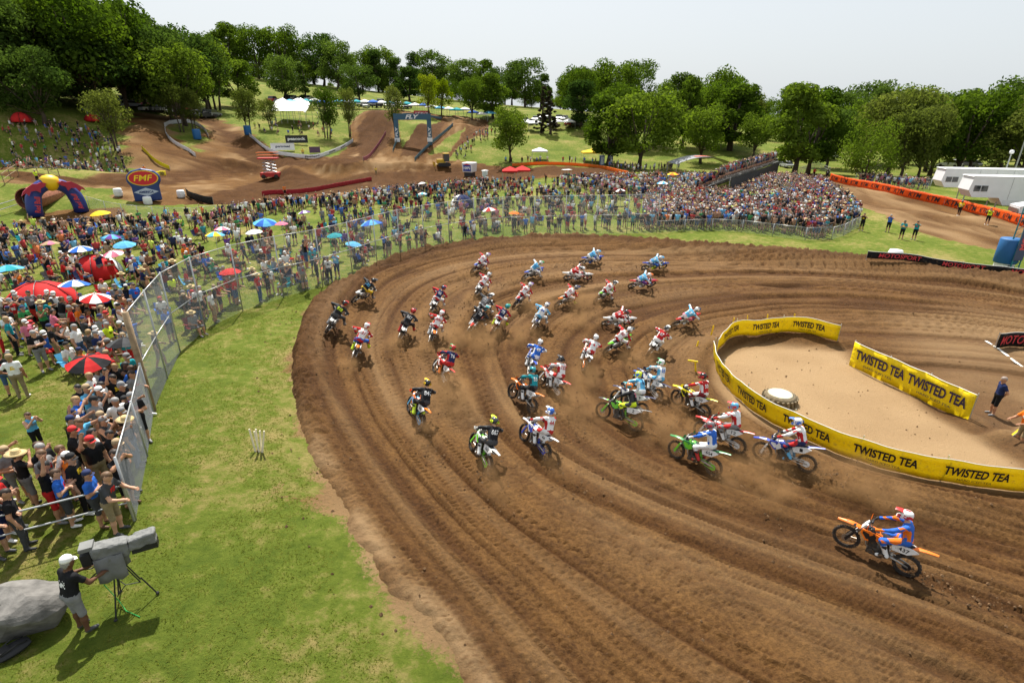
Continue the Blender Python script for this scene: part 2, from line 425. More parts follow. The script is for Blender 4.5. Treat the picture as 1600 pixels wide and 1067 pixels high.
# ---- colour masks of the ground, traced as outlines of dirt
DIRT = [[(0, 264), (60, 271), (140, 279), (212, 268), (188, 236), (198, 205), (212, 181), (275, 179), (335, 184), (375, 198), (402, 214), (440, 243), (520, 246), (548, 224), (545, 200), (556, 186),
         (582, 176), (622, 174), (690, 180), (735, 184), (763, 187), (762, 207), (735, 216), (706, 240), (700, 250), (760, 257), (820, 262), (900, 262), (962, 266), (992, 275), (965, 282), (880, 279), (760, 286), (700, 291), (560, 303), (480, 312), (400, 317),
         (330, 320), (230, 320), (172, 308), (190, 294), (100, 290), (0, 286)],
        [(1205, 272), (1290, 272), (1400, 298), (1600, 342), (1700, 365), (1700, 430), (1590, 400), (1450, 368), (1350, 324), (1290, 304), (1215, 290)],
        [(15, 350), (60, 332), (185, 323), (205, 334), (130, 352), (20, 366)]]
ISLE = [[(258, 192), (300, 187), (326, 200), (322, 216), (306, 245), (284, 226)], [(398, 217), (440, 203), (520, 215), (545, 222), (500, 243), (440, 238)],
        [(622, 192), (676, 184), (690, 189), (652, 206), (626, 232)], [(665, 243), (700, 215), (728, 202), (705, 236)]]
DARK = [[(330, 190), (398, 216), (480, 252), (560, 247), (558, 205), (590, 178), (618, 186), (604, 232), (560, 263), (430, 266), (380, 247), (345, 216)],
        [(285, 311), (420, 281), (600, 271), (800, 262), (962, 266), (985, 276), (760, 281), (560, 299), (400, 316), (300, 320)],
        [(628, 205), (690, 190), (692, 214), (660, 243), (625, 246)], [(0, 266), (100, 274), (215, 272), (330, 262), (330, 280), (200, 290), (100, 282), (0, 277)],
        [(215, 183), (330, 186), (260, 192), (215, 195)]]
xs = np.concatenate([-np.geomspace(60, 1800, 75)[::-1], np.linspace(-59, 59, 250), np.geomspace(60, 1800, 75)])
ys = np.concatenate([np.linspace(-60, 2, 30), np.linspace(2.5, 60, 150), np.geomspace(60.6, 240, 190), np.geomspace(243, 2500, 60)])
GX, GY = np.meshgrid(xs, ys)
GZ = ground_h(GX, GY)
px, py = to_px(np.stack([GX, GY, GZ], -1))
infr = (GY > 60) & (GY < 260); ktm_zone = (GY > 44) & (GX > 35) & (GY < 130)
dirt = np.zeros(GX.shape); dark = np.zeros(GX.shape)
jx = px + 5 * vnoise(GX * .35, GY * .2); jy = py + 2.2 * vnoise(GX * .3 + 50, GY * .25)
for k_, pl in enumerate(DIRT): dirt = np.maximum(dirt, in_poly(jx, jy, pl) * (infr if k_ != 1 else (GY > 44) & (GY < 260)))
for pl in ISLE: dirt = np.where(in_poly(jx, jy, pl) & infr, .25, dirt)
for pl in DARK: dark = np.maximum(dark, in_poly(jx, jy, pl) * infr)
ktm = in_poly(jx, jy, DIRT[1])
dark = np.maximum(dark, ktm * np.clip(.45 + 1.5 * vnoise(GX * .9, GY * .25), 0, 1))
# relief of the far tracks
GZ = GZ + dirt * infr * (1.0 * vnoise(GX * .11, GY * .07) + 1.2 * (.22 - np.abs(vnoise(GX * .17 + 40, GY * .08 + 9))) + .3 * vnoise(GX * .9, GY * .3))
mound = np.exp(-(((px - 455) / 34) ** 2 + ((py - 277) / 8) ** 2)) * infr
GZ = GZ + 2.0 * mound
for hx, hy, hw_, hv_, hh_ in ((588, 192, 26, 14, 2.6), (655, 205, 18, 7, 1.6), (235, 205, 20, 14, 1.4), (352, 210, 14, 12, -1.2), (520, 262, 60, 4, 1.3), (360, 258, 40, 4, 1.2), (720, 200, 18, 5, 1.0), (640, 262, 70, 3, 1.0)):
    GZ = GZ + hh_ * np.exp(-(((px - hx) / hw_) ** 2 + ((py - hy) / hv_) ** 2)) * infr
# riding lines worn into the far tracks
for ln_ in ([(222, 184), (232, 214), (280, 248), (350, 266), (430, 262)], [(335, 190), (382, 235), (450, 257), (540, 248), (572, 215), (590, 180)], [(0, 271), (150, 279), (330, 270), (430, 264)], [(300, 315), (430, 292), (600, 276), (800, 264), (960, 268)], [(655, 244), (668, 215), (690, 190)], [(700, 250), (730, 212), (758, 195)], [(1215, 280), (1330, 300), (1450, 335), (1600, 372)]):
    dl, al_ = seg_dist(px, py, ln_); wl_ = sstep(13, 4, dl) * (infr | ktm_zone) * (dirt > .6); st_ = .5 + .5 * np.sin(dl * 1.9 + 3 * vnoise(al_ * .05, dl * .2))
    dark = np.maximum(dark, wl_ * (.35 + .65 * st_)); GZ = GZ - wl_ * .28 * st_
d_e, arc_e = edge_d(GX, GY)
# worn and sandy verge of the lawn along the turn, wider near the bottom
wid = np.interp(GY, [5, 9, 13, 18, 30, 50], [1.9, 1.6, .85, .25, .2, .2])
verge = .82 * sstep(-wid, wid * .4, d_e + 2.0 * vnoise(GX * .55, GY * .55) + 1.2 * vnoise(GX * 1.3, GY * 1.3))
verge = np.where((GY < 62) & (GX < 56), verge, 0)
dirt = np.maximum(dirt, verge)
def ground_h(x, y):                        # from here on: the ground as built
    x = np.asarray(x, float); y = np.asarray(y, float)
    i = np.clip(np.searchsorted(xs, x) - 1, 0, len(xs) - 2); j = np.clip(np.searchsorted(ys, y) - 1, 0, len(ys) - 2)
    u = np.clip((x - xs[i]) / (xs[i + 1] - xs[i]), 0, 1); v = np.clip((y - ys[j]) / (ys[j + 1] - ys[j]), 0, 1)
    return (GZ[j, i] * (1 - u) + GZ[j, i + 1] * u) * (1 - v) + (GZ[j + 1, i] * (1 - u) + GZ[j + 1, i + 1] * u) * v
def set_attr(me, name, arr):
    a = me.attributes.new(name, 'FLOAT', 'POINT'); a.data.foreach_set('value', np.asarray(arr, np.float32).ravel())
def grid_faces(h, w):
    i = np.arange((h - 1) * w).reshape(h - 1, w)[:, :-1].ravel()
    return np.stack([i, i + 1, i + 1 + w, i + w], -1)

def soil_nodes(N, L, pale_src, dark_src):
    """brown race-track soil: moist brown to dry tan"""
    tc = N.new('ShaderNodeTexCoord')
    n1 = N.new('ShaderNodeTexNoise'); n1.inputs['Scale'].default_value = .55; n1.inputs['Detail'].default_value = 8; n1.inputs['Roughness'].default_value = .65
    n2 = N.new('ShaderNodeTexNoise'); n2.inputs['Scale'].default_value = 8; n2.inputs['Detail'].default_value = 10; n2.inputs['Roughness'].default_value = .78
    for n in (n1, n2): L.new(tc.outputs['Object'], n.inputs['Vector'])
    r = N.new('ShaderNodeValToRGB'); e = r.color_ramp.elements
    e[0].position = .37; e[0].color = (.050, .0220, .0066, 1); e[1].position = .65; e[1].color = (.196, .099, .031, 1)
    mx = N.new('ShaderNodeMath'); mx.operation = 'MULTIPLY_ADD'; mx.inputs[1].default_value = .25
    m2 = N.new('ShaderNodeMath'); m2.operation = 'MULTIPLY'; m2.inputs[1].default_value = .75
    L.new(n2.outputs['Fac'], m2.inputs[0]); L.new(n1.outputs['Fac'], mx.inputs[0]); L.new(m2.outputs[0], mx.inputs[2]); L.new(mx.outputs[0], r.inputs[0])
    p = N.new('ShaderNodeMixRGB'); p.inputs[2].default_value = (.330, .220, .115, 1); L.new(r.outputs[0], p.inputs[1]); L.new(pale_src, p.inputs[0])
    dk = N.new('ShaderNodeMixRGB'); dk.blend_type = 'MULTIPLY'; dk.inputs[2].default_value = (.56, .49, .44, 1); L.new(p.outputs[0], dk.inputs[1]); L.new(dark_src, dk.inputs[0])
    return dk.outputs[0], n2, tc
def attr(N, name):
    a = N.new('ShaderNodeAttribute'); a.attribute_name = name; return a.outputs['Fac']

gm = bpy.data.materials.new('grass_and_soil'); N, L = nodes_of(gm); B = N['Principled BSDF']; B.inputs['Roughness'].default_value = .95; B.inputs['Specular IOR Level'].default_value = .1
col, n2, tc = soil_nodes(N, L, attr(N, 'pale'), attr(N, 'dark'))
g1 = N.new('ShaderNodeTexNoise'); g1.inputs['Scale'].default_value = .16; g1.inputs['Detail'].default_value = 7; g1.inputs['Roughness'].default_value = .65
g2 = N.new('ShaderNodeTexNoise'); g2.inputs['Scale'].default_value = 2.2; g2.inputs['Detail'].default_value = 8; g2.inputs['Roughness'].default_value = .75
for n in (g1, g2): L.new(tc.outputs['Object'], n.inputs['Vector'])
ga = N.new('ShaderNodeMath'); ga.operation = 'ADD'; L.new(g1.outputs['Fac'], ga.inputs[0]); L.new(g2.outputs['Fac'], ga.inputs[1])
gr = N.new('ShaderNodeValToRGB'); e = gr.color_ramp.elements
e[0].position = .38; e[0].color = (.060, .092, .010, 1); e[1].position = .61; e[1].color = (.255, .205, .072, 1)
x = gr.color_ramp.elements.new(.50); x.color = (.110, .142, .018, 1)
gh = N.new('ShaderNodeMath'); gh.operation = 'MULTIPLY'; gh.inputs[1].default_value = .5; L.new(ga.outputs[0], gh.inputs[0]); L.new(gh.outputs[0], gr.inputs[0])
mxg = N.new('ShaderNodeMixRGB'); dn = N.new('ShaderNodeMath'); dn.operation = 'MULTIPLY_ADD'; dn.inputs[1].default_value = 1.7; L.new(n2.outputs['Fac'], dn.inputs[0]); da = N.new('ShaderNodeMath'); da.operation = 'SUBTRACT'; da.inputs[1].default_value = .85; L.new(attr(N, 'dirt'), da.inputs[0]); L.new(da.outputs[0], dn.inputs[2])
dr = N.new('ShaderNodeMapRange'); dr.inputs['From Min'].default_value = .35; dr.inputs['From Max'].default_value = .62; L.new(dn.outputs[0], dr.inputs['Value']); L.new(dr.outputs[0], mxg.inputs[0]); L.new(gr.outputs[0], mxg.inputs[1]); L.new(col, mxg.inputs[2]); L.new(mxg.outputs[0], B.inputs['Base Color'])
bp = N.new('ShaderNodeBump'); bp.inputs['Strength'].default_value = 1.0; bp.inputs['Distance'].default_value = .12; L.new(n2.outputs['Fac'], bp.inputs['Height']); L.new(bp.outputs[0], B.inputs['Normal'])
gme = np_mesh('ground', np.stack([GX, GY, GZ], -1).reshape(-1, 3), grid_faces(*GX.shape), gm)
set_attr(gme, 'dirt', dirt)
pale = np.where(infr, np.clip(.05 + .6 * vnoise(GX * .05, GY * .05) + .8 * vnoise(GX * .35, GY * .12) + .7 * vnoise(GX * 1.3, GY * .4) - .5 * dark, 0, 1), np.clip(.50 + .7 * vnoise(GX * .8, GY * .8), 0, 1))
pale = np.where(ktm, np.clip(.35 + .9 * vnoise(GX * .5, GY * .15), 0, 1), pale)
set_attr(gme, 'pale', pale); set_attr(gme, 'dark', dark)
ground = obj('ground', gme); ground['kind'] = 'structure'

# ---- the dirt of the first turn, ruts and banks as relief
tx = np.linspace(-15.5, 51.5, 610)
ty = [1.5]
while ty[-1] < 57: ty.append(ty[-1] + max(.065, .0036 * ty[-1] + .03))
ty = np.array(ty)
TX, TY = np.meshgrid(tx, ty)
TZ, TD, TP, TI, TG, TR = track_h(TX, TY)
keep = TD > -1.6
fq = grid_faces(*TX.shape); kf = keep.ravel()[fq].all(1)
used = np.zeros(TX.size, bool); used[fq[kf].ravel()] = True
remap = np.cumsum(used) - 1
V = np.stack([TX, TY, TZ], -1).reshape(-1, 3)[used]
tm = bpy.data.materials.new('track_soil'); N, L = nodes_of(tm); B = N['Principled BSDF']; B.inputs['Roughness'].default_value = .92; B.inputs['Specular IOR Level'].default_value = .15
col, n2, tc = soil_nodes(N, L, attr(N, 'pale'), attr(N, 'dark')); L.new(col, B.inputs['Base Color'])
n3 = N.new('ShaderNodeTexNoise'); n3.inputs['Scale'].default_value = 22; n3.inputs['Detail'].default_value = 6; n3.inputs['Roughness'].default_value = .7; L.new(tc.outputs['Object'], n3.inputs['Vector'])
bp = N.new('ShaderNodeBump'); bp.inputs['Strength'].default_value = 1.0; bp.inputs['Distance'].default_value = .06; L.new(n3.outputs['Fac'], bp.inputs['Height'])
bp2 = N.new('ShaderNodeBump'); bp2.inputs['Strength'].default_value = .9; bp2.inputs['Distance'].default_value = .05; L.new(n2.outputs['Fac'], bp2.inputs['Height']); L.new(bp.outputs[0], bp2.inputs['Normal']); L.new(bp2.outputs[0], B.inputs['Normal'])
tme = np_mesh('dirt_track', V, remap[fq[kf]], tm)
infield_right = sstep(0, 5, TX - 17 - .35 * (TY - 20)) * sstep(36, 28, TY) * sstep(12, 20, TY)
streak = np.clip(.10 + .9 * vnoise(TP * .8 + 3, vnoise(TX * .06, TY * .06)) + .5 * vnoise(TX * .25, TY * .25), 0, 1) * .45
pale = np.clip(np.maximum(streak, TI * (.95 + .35 * vnoise(TX * .7, TY * .7))), 0, 1)
pale = np.maximum(pale, .5 * infield_right)
pale = np.maximum(pale, np.clip(.55 + 1.6 * vnoise(TX * 1.1, TY * 1.1), 0, .8) * sstep(.8, .1, TD) * sstep(19, 12, TY))
darker = np.clip(.28 + .6 * vnoise(TP * 1.2 + 77, vnoise(TX * .05, TY * .05) * 2) + 1.1 * vnoise(TP * 4.2, vnoise(TX * .1, TY * .1) * 2) + 9 * (-TR - .01), 0, 1) * (1 - TI)  # soil tone: streaks, darker in ruts and grooves and along the outer bank
darker = np.maximum(darker, .95 * sstep(.06, .015, TG) * np.clip(.5 + 1.6 * vnoise(TX * .2 + 3, TY * .2), 0, 1) * (1 - TI))
darker = np.maximum(darker, .8 * sstep(1.6, .6, TD) * sstep(14, 20, TY))
set_attr(tme, 'pale', pale.ravel()[used]); set_attr(tme, 'dark', darker.ravel()[used])
track = obj('dirt_track', tme); track['kind'] = 'structure'
# ================================================================== bodies
SKIN, SHIRT, PANTS, SHOE, HAIR, GLOVE = range(6)
def surface_nets(val, org, h):
    s = val < 0
    nx, ny, nz = val.shape
    c = [(i, j, k) for i in (0, 1) for j in (0, 1) for k in (0, 1)]
    sl_ = lambda a, o: a[o[0]:nx - 1 + o[0], o[1]:ny - 1 + o[1], o[2]:nz - 1 + o[2]]
    cnt = sum(sl_(s, o).astype(np.int8) for o in c)
    act = (cnt > 0) & (cnt < 8)
    ids = -np.ones(act.shape, int); ids[act] = np.arange(act.sum())
    cell = np.argwhere(act)
    P = np.zeros((len(cell), 3)); n = np.zeros(len(cell))
    for a in c:
        for ax in range(3):
            if a[ax]: continue
            b = list(a); b[ax] = 1; b = tuple(b)
            va = val[cell[:, 0] + a[0], cell[:, 1] + a[1], cell[:, 2] + a[2]]; vb = val[cell[:, 0] + b[0], cell[:, 1] + b[1], cell[:, 2] + b[2]]
            m = (va < 0) != (vb < 0)
            t = np.where(m, va / np.where(m, va - vb, 1), 0)
            q = cell + np.array(a); q = q.astype(float); q[:, ax] += t
            P[m] += q[m]; n[m] += 1
    P = P / n[:, None] * h + org
    quads = []
    for ax in range(3):
        o = [0, 0, 0]; o[ax] = 1
        lo = s[:nx - o[0], :ny - o[1], :nz - o[2]]; hi = s[o[0]:, o[1]:, o[2]:]
        e = np.argwhere(lo != hi)
        u, v = [(1, 2), (2, 0), (0, 1)][ax]
        e = e[(e[:, u] > 0) & (e[:, v] > 0) & (e[:, u] < val.shape[u] - 1) & (e[:, v] < val.shape[v] - 1)]
        flip = lo[e[:, 0], e[:, 1], e[:, 2]]
        def cid(du, dv):
            q = e.copy(); q[:, u] -= du; q[:, v] -= dv; return ids[q[:, 0], q[:, 1], q[:, 2]]
        Q = np.stack([cid(1, 1), cid(0, 1), cid(0, 0), cid(1, 0)], -1)
        Q = np.where(flip[:, None], Q, Q[:, ::-1]); quads.append(Q)
    return P, np.concatenate(quads)
def sdf_body(prims, h=.02, k=.018):
    """prims: (a, b, ra, rb, region[, squash]) tapered limbs blended into one skin"""
    A = np.array([p[0] for p in prims], float); Bq = np.array([p[1] for p in prims], float)
    lo = np.minimum(A, Bq).min(0) - .22; hi = np.maximum(A, Bq).max(0) + .22
    n = np.ceil((hi - lo) / h).astype(int) + 1
    g = np.stack(np.meshgrid(*[lo[i] + h * np.arange(n[i]) for i in range(3)], indexing='ij'), -1)
    def dist(q):
        D = []
        for p in prims:
            a = np.array(p[0], float); b = np.array(p[1], float); ab = b - a
            t = np.clip(((q - a) @ ab) / (ab @ ab + 1e-9), 0, 1)
            e = q - a - t[..., None] * ab
            if len(p) > 5: e = e / np.array(p[5])
            D.append(np.sqrt((e ** 2).sum(-1)) - (p[2] + (p[3] - p[2]) * t))
        return np.stack(D, -1)
    D = dist(g); m = D.min(-1)
    val = m - k * np.log(np.exp(-(D - m[..., None]) / k).sum(-1))
    V, Q = surface_nets(val, lo, h)
    own = dist(V[Q].mean(1)).argmin(-1)
    reg = np.array([p[4] for p in prims])[own]
    return V, Q, reg
def fingers(V, Fc, reg, wrist, palm_dir, side, region, curl=.6, size=1.0):
    """five separate bent fingers rooted in the palm"""
    w = Vector(wrist); d = Vector(palm_dir).normalized(); s_ = Vector(side).normalized(); nrm = d.cross(s_).normalized()
    mb = MB()
    for i, (off, ln) in enumerate(((-.030, .062), (-.010, .075), (.010, .080), (.030, .068))):
        a = w + d * .075 * size + s_ * off * size
        b = a + (d + nrm * curl * .4) * ln * .55 * size; c = b + (d * (1 - curl * .7) + nrm * curl) * ln * .5 * size
        mb.tube([a - d * .03, a, b, c], [.010, .0105, .0095, .007], 5)
    a = w + d * .03 * size - s_ * .03 * size; b = a + (d * .7 - s_ * .8) * .04 * size; c = b + (d + nrm * curl * .5) * .035 * size
    mb.tube([a, b, c], [.013, .012, .009], 5)
    return mb
def body_mesh(name, J, sleeves='short', legs='short', h=.02, rider=False, female=False, curl=.6, grip=None):
    """J: joint positions.  Regions become material slots whose colours are read from the person"""
    g = lambda k: np.array(J[k], float)
    P = []
    pel, ch, nk, hd = g('pelvis'), g('chest'), g('neck'), g('head')
    shl, shr, hl, hr = g('sl'), g('sr'), g('hl'), g('hr')
    w = 1.12 if rider else 1.0
    mid = (pel + ch) / 2
    ax = (shr - shl) / (np.linalg.norm(shr - shl) + 1e-9)
    for sgn in (-1, 1):
        P.append((pel + ax * .065 * sgn, mid + ax * .06 * sgn, .112 * w, .105 * w, SHIRT if not rider else SHIRT))
        P.append((mid + ax * .06 * sgn, ch + ax * .075 * sgn, .105 * w, .118 * w, SHIRT))
    P.append((pel - ax * .07, pel + ax * .07, .118 * w, .118 * w, PANTS))
    P.append((shl * .86 + ch * .14, shr * .86 + ch * .14, .075 * w, .075 * w, SHIRT))
    if female: P.append((ch - ax * .07 + g('fwd') * .06, ch + ax * .07 + g('fwd') * .06, .07, .07, SHIRT))
    P.append((ch * .3 + nk * .7, nk, .062, .055, SKIN)); P.append((nk, hd, .052, .055, SKIN))
    up = (hd - nk); up = up / np.linalg.norm(up); fw = g('look')
    if not rider:
        P.append((hd - up * .03 + fw * .012, hd + up * .035, .074, .088, SKIN))
        P.append((hd + up * .045 - fw * .03, hd + up * .05 + fw * .005, .086, .082, HAIR))
        P.append((hd - up * .005 - fw * .055, hd + up * .03 - fw * .045, .062, .075, HAIR))
        if female: P.append((hd - up * .02 - fw * .07, nk - up * .06 - fw * .075, .06, .05, HAIR))
        P.append((hd + fw * .085 - up * .005, hd + fw * .100 - up * .022, .012, .015, SKIN))         # nose
        lr = np.cross(fw, up); lr = lr / np.linalg.norm(lr)
        for sgn in (-1, 1): P.append((hd + lr * .083 * sgn, hd + lr * .088 * sgn - up * .02, .018, .014, SKIN))   # ears
        P.append((hd - up * .075 + fw * .045, hd - up * .07 + fw * .06, .035, .03, SKIN))            # chin
    for s, sh, hp in (('l', shl, hl), ('r', shr, hr)):
        el, ha, kn, an, to = g('e' + s), g('w' + s), g('k' + s), g('a' + s), g('t' + s)
        f = .55 if sleeves == 'short' else 1.0
        up_r = SHIRT if sleeves != 'none' else SKIN
        m_ = sh + (el - sh) * f
        P.append((sh, m_, .062 * w, .054 * w, up_r))
        if f < 1: P.append((m_, el, .046, .041, SKIN))
        lo_r = SHIRT if sleeves == 'long' else SKIN
        P.append((el, ha, .045 * w, .031 * w, lo_r))
        hd_dir = (ha - el) / (np.linalg.norm(ha - el) + 1e-9)
        P.append((ha, ha + hd_dir * .07, .034, .036, GLOVE if rider else SKIN))
        lk = hp + (kn - hp) * (.98 if legs == 'short' else 1)
        P.append((hp, lk, .098 * w, .066 * w, PANTS))
        if rider:
            P.append((kn, kn, .078, .078, PANTS)); a2 = kn + (an - kn) * .35
            P.append((kn, a2, .066, .06, PANTS)); P.append((a2, an, .068, .062, SHOE)); P.append((an, to, .058, .045, SHOE))
        else:
            cr = PANTS if legs == 'long' else SKIN
            c2 = kn + (an - kn) * .35
            P.append((kn, c2, .056, .058, cr)); P.append((c2, an, .058, .038 if legs != 'long' else .05, cr))
            P.append((an - np.array([0, 0, .02]), to, .042, .038, SHOE))
    V, Q, reg = sdf_body(P, h)
    mb = MB(); mb.v = [tuple(p) for p in V]; mb.f = [tuple(q) for q in Q]; mb.m = [int(r) for r in reg]
    for s, sgn in (('l', -1), ('r', 1)):
        el, ha = Vector(J['e' + s]), Vector(J['w' + s]); d = (ha - el).normalized()
        side = Vector(J.get('palm' + s, (0, 0, 1))); side = (side - d * side.dot(d)); side = side.normalized() if side.length > 1e-4 else Vector((0, 1, 0))
        fm = fingers(None, None, None, ha, d, side, 0, curl if grip is None else grip)
        mb.add(fm.v, fm.f, GLOVE if rider else SKIN)
    if not rider:       # eyes
        lr = np.cross(fw, up)
        for sgn in (-1, 1):
            c = hd + fw * .083 + lr * .032 * sgn + up * .012
            mb.lathe([(0, -.010), (.011, 0), (0, .010)], 6, HAIR, tuple(c))
    me = bpy.data.meshes.new(name); me.from_pydata(mb.v, [], mb.f)
    for k in ('skin', 'shirt', 'trousers', 'footwear', 'hair', 'glove'): me.materials.append(RMAT.get(k, BM[k]) if rider else BM[k])
    me.polygons.foreach_set('material_index', mb.m); me.polygons.foreach_set('use_smooth', [True] * len(mb.f)); me.update()
    return me
BM = {'skin': mat('skin', prop='c_skin', rough=.55, spec=.3), 'shirt': mat('shirt_cloth', prop='c_shirt', rough=.85, spec=.15, noise=.14, scale=9, acc=('c_print', 26, .38, -1), bump=.8, bscale=13),
      'trousers': mat('trouser_cloth', prop='c_pants', rough=.85, spec=.15, noise=.15, scale=9, bump=.8, bscale=13), 'footwear': mat('footwear', prop='c_shoe', rough=.6, noise=.2, scale=14),
      'hair': mat('hair', prop='c_hair', rough=.6, noise=.2, scale=30), 'glove': mat('glove', prop='c_glove', rough=.8)}

RMAT = {'shirt': mat('jersey', prop='c_shirt', rough=.75, spec=.2, noise=.08, acc=('c_acc', 6.5, .50, .155), bump=.9, bscale=11), 'trousers': mat('riding_trousers', prop='c_pants', rough=.75, spec=.2, acc=('c_acc', 6.5, .72), mud=.05, bump=.9, bscale=11), 'footwear': mat('riding_boots', prop='c_shoe', rough=.5, acc=('c_hair', 8, .72), mud=.10)}
def stand(armL='down', armR='down', stride=0.0, lean=0.0, turn=0.0, hgt=1.0):
    J = {'pelvis': (0, 0, .96), 'chest': (0, lean * .6, 1.30), 'neck': (0, lean * .9 + .01, 1.49), 'head': (0, lean + .035, 1.63), 'fwd': (0, 1, 0), 'look': (math.sin(turn), math.cos(turn), -.05),
         'sl': (-.185, lean * .75, 1.42), 'sr': (.185, lean * .75, 1.42), 'hl': (-.095, 0, .92), 'hr': (.095, 0, .92),
         'kl': (-.11, .03 + stride, .50), 'kr': (.11, .03 - stride * .6, .50), 'al': (-.12, stride * 1.5, .09), 'ar': (.12, -stride * 1.6, .09),
         'tl': (-.15, .16 + stride * 1.5, .045), 'tr': (.15, .16 - stride * 1.6, .045)}
    for s, sg, a in (('l', -1, armL), ('r', 1, armR)):
        x = .185 * sg; y = lean * .75
        e, w, p = {'down': ((x * 1.35, y - .03, 1.13), (x * 1.4, y + .06, .88), (0, 1, 0)),
                   'hip': ((x * 2.1, y - .06, 1.16), (x * 1.1, y + .08, 1.02), (0, 0, 1)),
                   'fold': ((x * 1.4, y + .02, 1.14), (-x * .35, y + .23, 1.20), (0, 0, 1)),
                   'up': ((x * 1.5, y + .12, 1.62), (x * 1.2, y + .16, 1.90), (1, 0, 0)),
                   'point': ((x * 1.5, y + .22, 1.50), (x * 1.5, y + .46, 1.64), (0, 0, 1)),
                   'phone': ((x * 1.45, y + .17, 1.27), (x * .45, y + .30, 1.52), (0, 0, 1)),
                   'front': ((x * 1.35, y + .02, 1.14), (x * .9, y + .27, 1.10), (0, 0, 1)),
                   'rail': ((x * 1.5, y + .16, 1.16), (x * 1.2, y + .40, 1.12), (1, 0, 0)),
                   'cam': ((x * 1.7, y + .14, 1.36), (x * .4, y + .24, 1.56), (0, 0, 1)),
                   'behind': ((x * 1.55, y - .12, 1.16), (x * .3, y - .17, 1.0), (0, 0, 1))}[a]
        J['e' + s] = e; J['w' + s] = w; J['palm' + s] = p
    return J
def sit(armL='front', armR='front'):
    J = stand(armL, armR)
    dz = -.46
    for k in list(J):
        if k in ('fwd', 'look') or k.startswith('palm') or k[0] in 'kat': continue
        p = J[k]; J[k] = (p[0], p[1] - .02, p[2] + dz)
    J.update({'kl': (-.13, .44, .50), 'kr': (.14, .42, .50), 'al': (-.14, .46, .09), 'ar': (.15, .50, .09), 'tl': (-.16, .62, .045), 'tr': (.18, .66, .045)})
    return J
SPEC = [('relaxed', stand(), 'short', 'short', False), ('folded', stand('fold', 'fold'), 'short', 'short', False), ('hips', stand('hip', 'down', turn=.3), 'short', 'long', False),
        ('raised', stand('down', 'up', lean=.04), 'short', 'short', False), ('phone', stand('phone', 'phone'), 'none', 'short', True), ('pointing', stand('point', 'rail', lean=.06), 'short', 'short', False),
        ('leaning', stand('rail', 'rail', lean=.12), 'short', 'short', False), ('walking', stand('front', 'down', stride=.12), 'short', 'short', True), ('cheering', stand('up', 'up'), 'none', 'short', False),
        ('photographing', stand('cam', 'cam'), 'short', 'short', False), ('behind', stand('behind', 'behind', turn=-.2), 'short', 'short', False), ('seated', sit(), 'short', 'short', False), ('lounging', sit('down', 'phone'), 'none', 'short', True)]
POSE = {}
for nm, J, sv_, lg, fem in SPEC: POSE[nm] = body_mesh('body_' + nm, J, sv_, lg, .026, female=fem)
POSE_WORDS = {'relaxed': 'standing with arms down', 'folded': 'standing with folded arms', 'hips': 'standing with a hand on the hip', 'raised': 'raising one arm', 'phone': 'holding a phone up to the chest', 'pointing': 'reaching one arm forward',
              'leaning': 'leaning forward with both hands out', 'walking': 'in mid stride', 'cheering': 'raising both arms', 'photographing': 'holding a camera to the face', 'behind': 'with hands behind the back', 'seated': 'sitting', 'lounging': 'sitting back'}
# hats
def hat_meshes():
    m = MB()    # baseball cap
    m.lathe([(.104, -.005), (.106, .03), (.096, .075), (.06, .108), (0, .118)], 14)
    rows = [[(x_, .085 + t * .085 - abs(x_) ** 2 * 3.5, .004 - t * .018 - abs(x_) * .05) for x_ in np.linspace(-.08, .08, 7)] for t in (0, .5, 1)]
    m.sheet(rows, .006)
    cap = m.mesh('cap', mat('hat_cloth', prop='c_hat', rough=.85, noise=.08), True)
    m = MB()    # wide straw hat
    m.lathe([(.23, -.008), (.235, 0), (.12, .012), (.108, .02), (.104, .085), (.075, .112), (0, .118)], 18)
    straw = m.mesh('straw_hat', mat('straw', (.56, .42, .20), .9, noise=.25, scale=40, bump=.6, bscale=90), True)
    return cap, straw
CAP, STRAW = hat_meshes()
PAL = {'black': (.012, .012, .014), 'dark grey': (.05, .052, .055), 'grey': (.20, .20, .205), 'white': (.74, .74, .72), 'red': (.46, .02, .02), 'dark red': (.19, .018, .025), 'navy': (.015, .025, .085), 'blue': (.025, .12, .48),
       'light blue': (.10, .38, .62), 'teal': (.012, .26, .30), 'orange': (.72, .17, .015), 'green': (.035, .24, .07), 'neon yellow': (.62, .80, .03), 'yellow': (.72, .48, .02), 'pink': (.62, .17, .25), 'purple': (.14, .05, .28), 'tan': (.36, .26, .15), 'khaki': (.24, .19, .11), 'brown': (.10, .05, .025), 'denim': (.05, .10, .20)}
SKINS = [(.42, .22, .13), (.50, .28, .18), (.36, .18, .10), (.30, .14, .075), (.12, .055, .03)]
HAIRS = [(.02, .012, .008), (.06, .03, .014), (.12, .065, .03), (.30, .19, .08), (.015, .015, .015), (.25, .24, .23)]
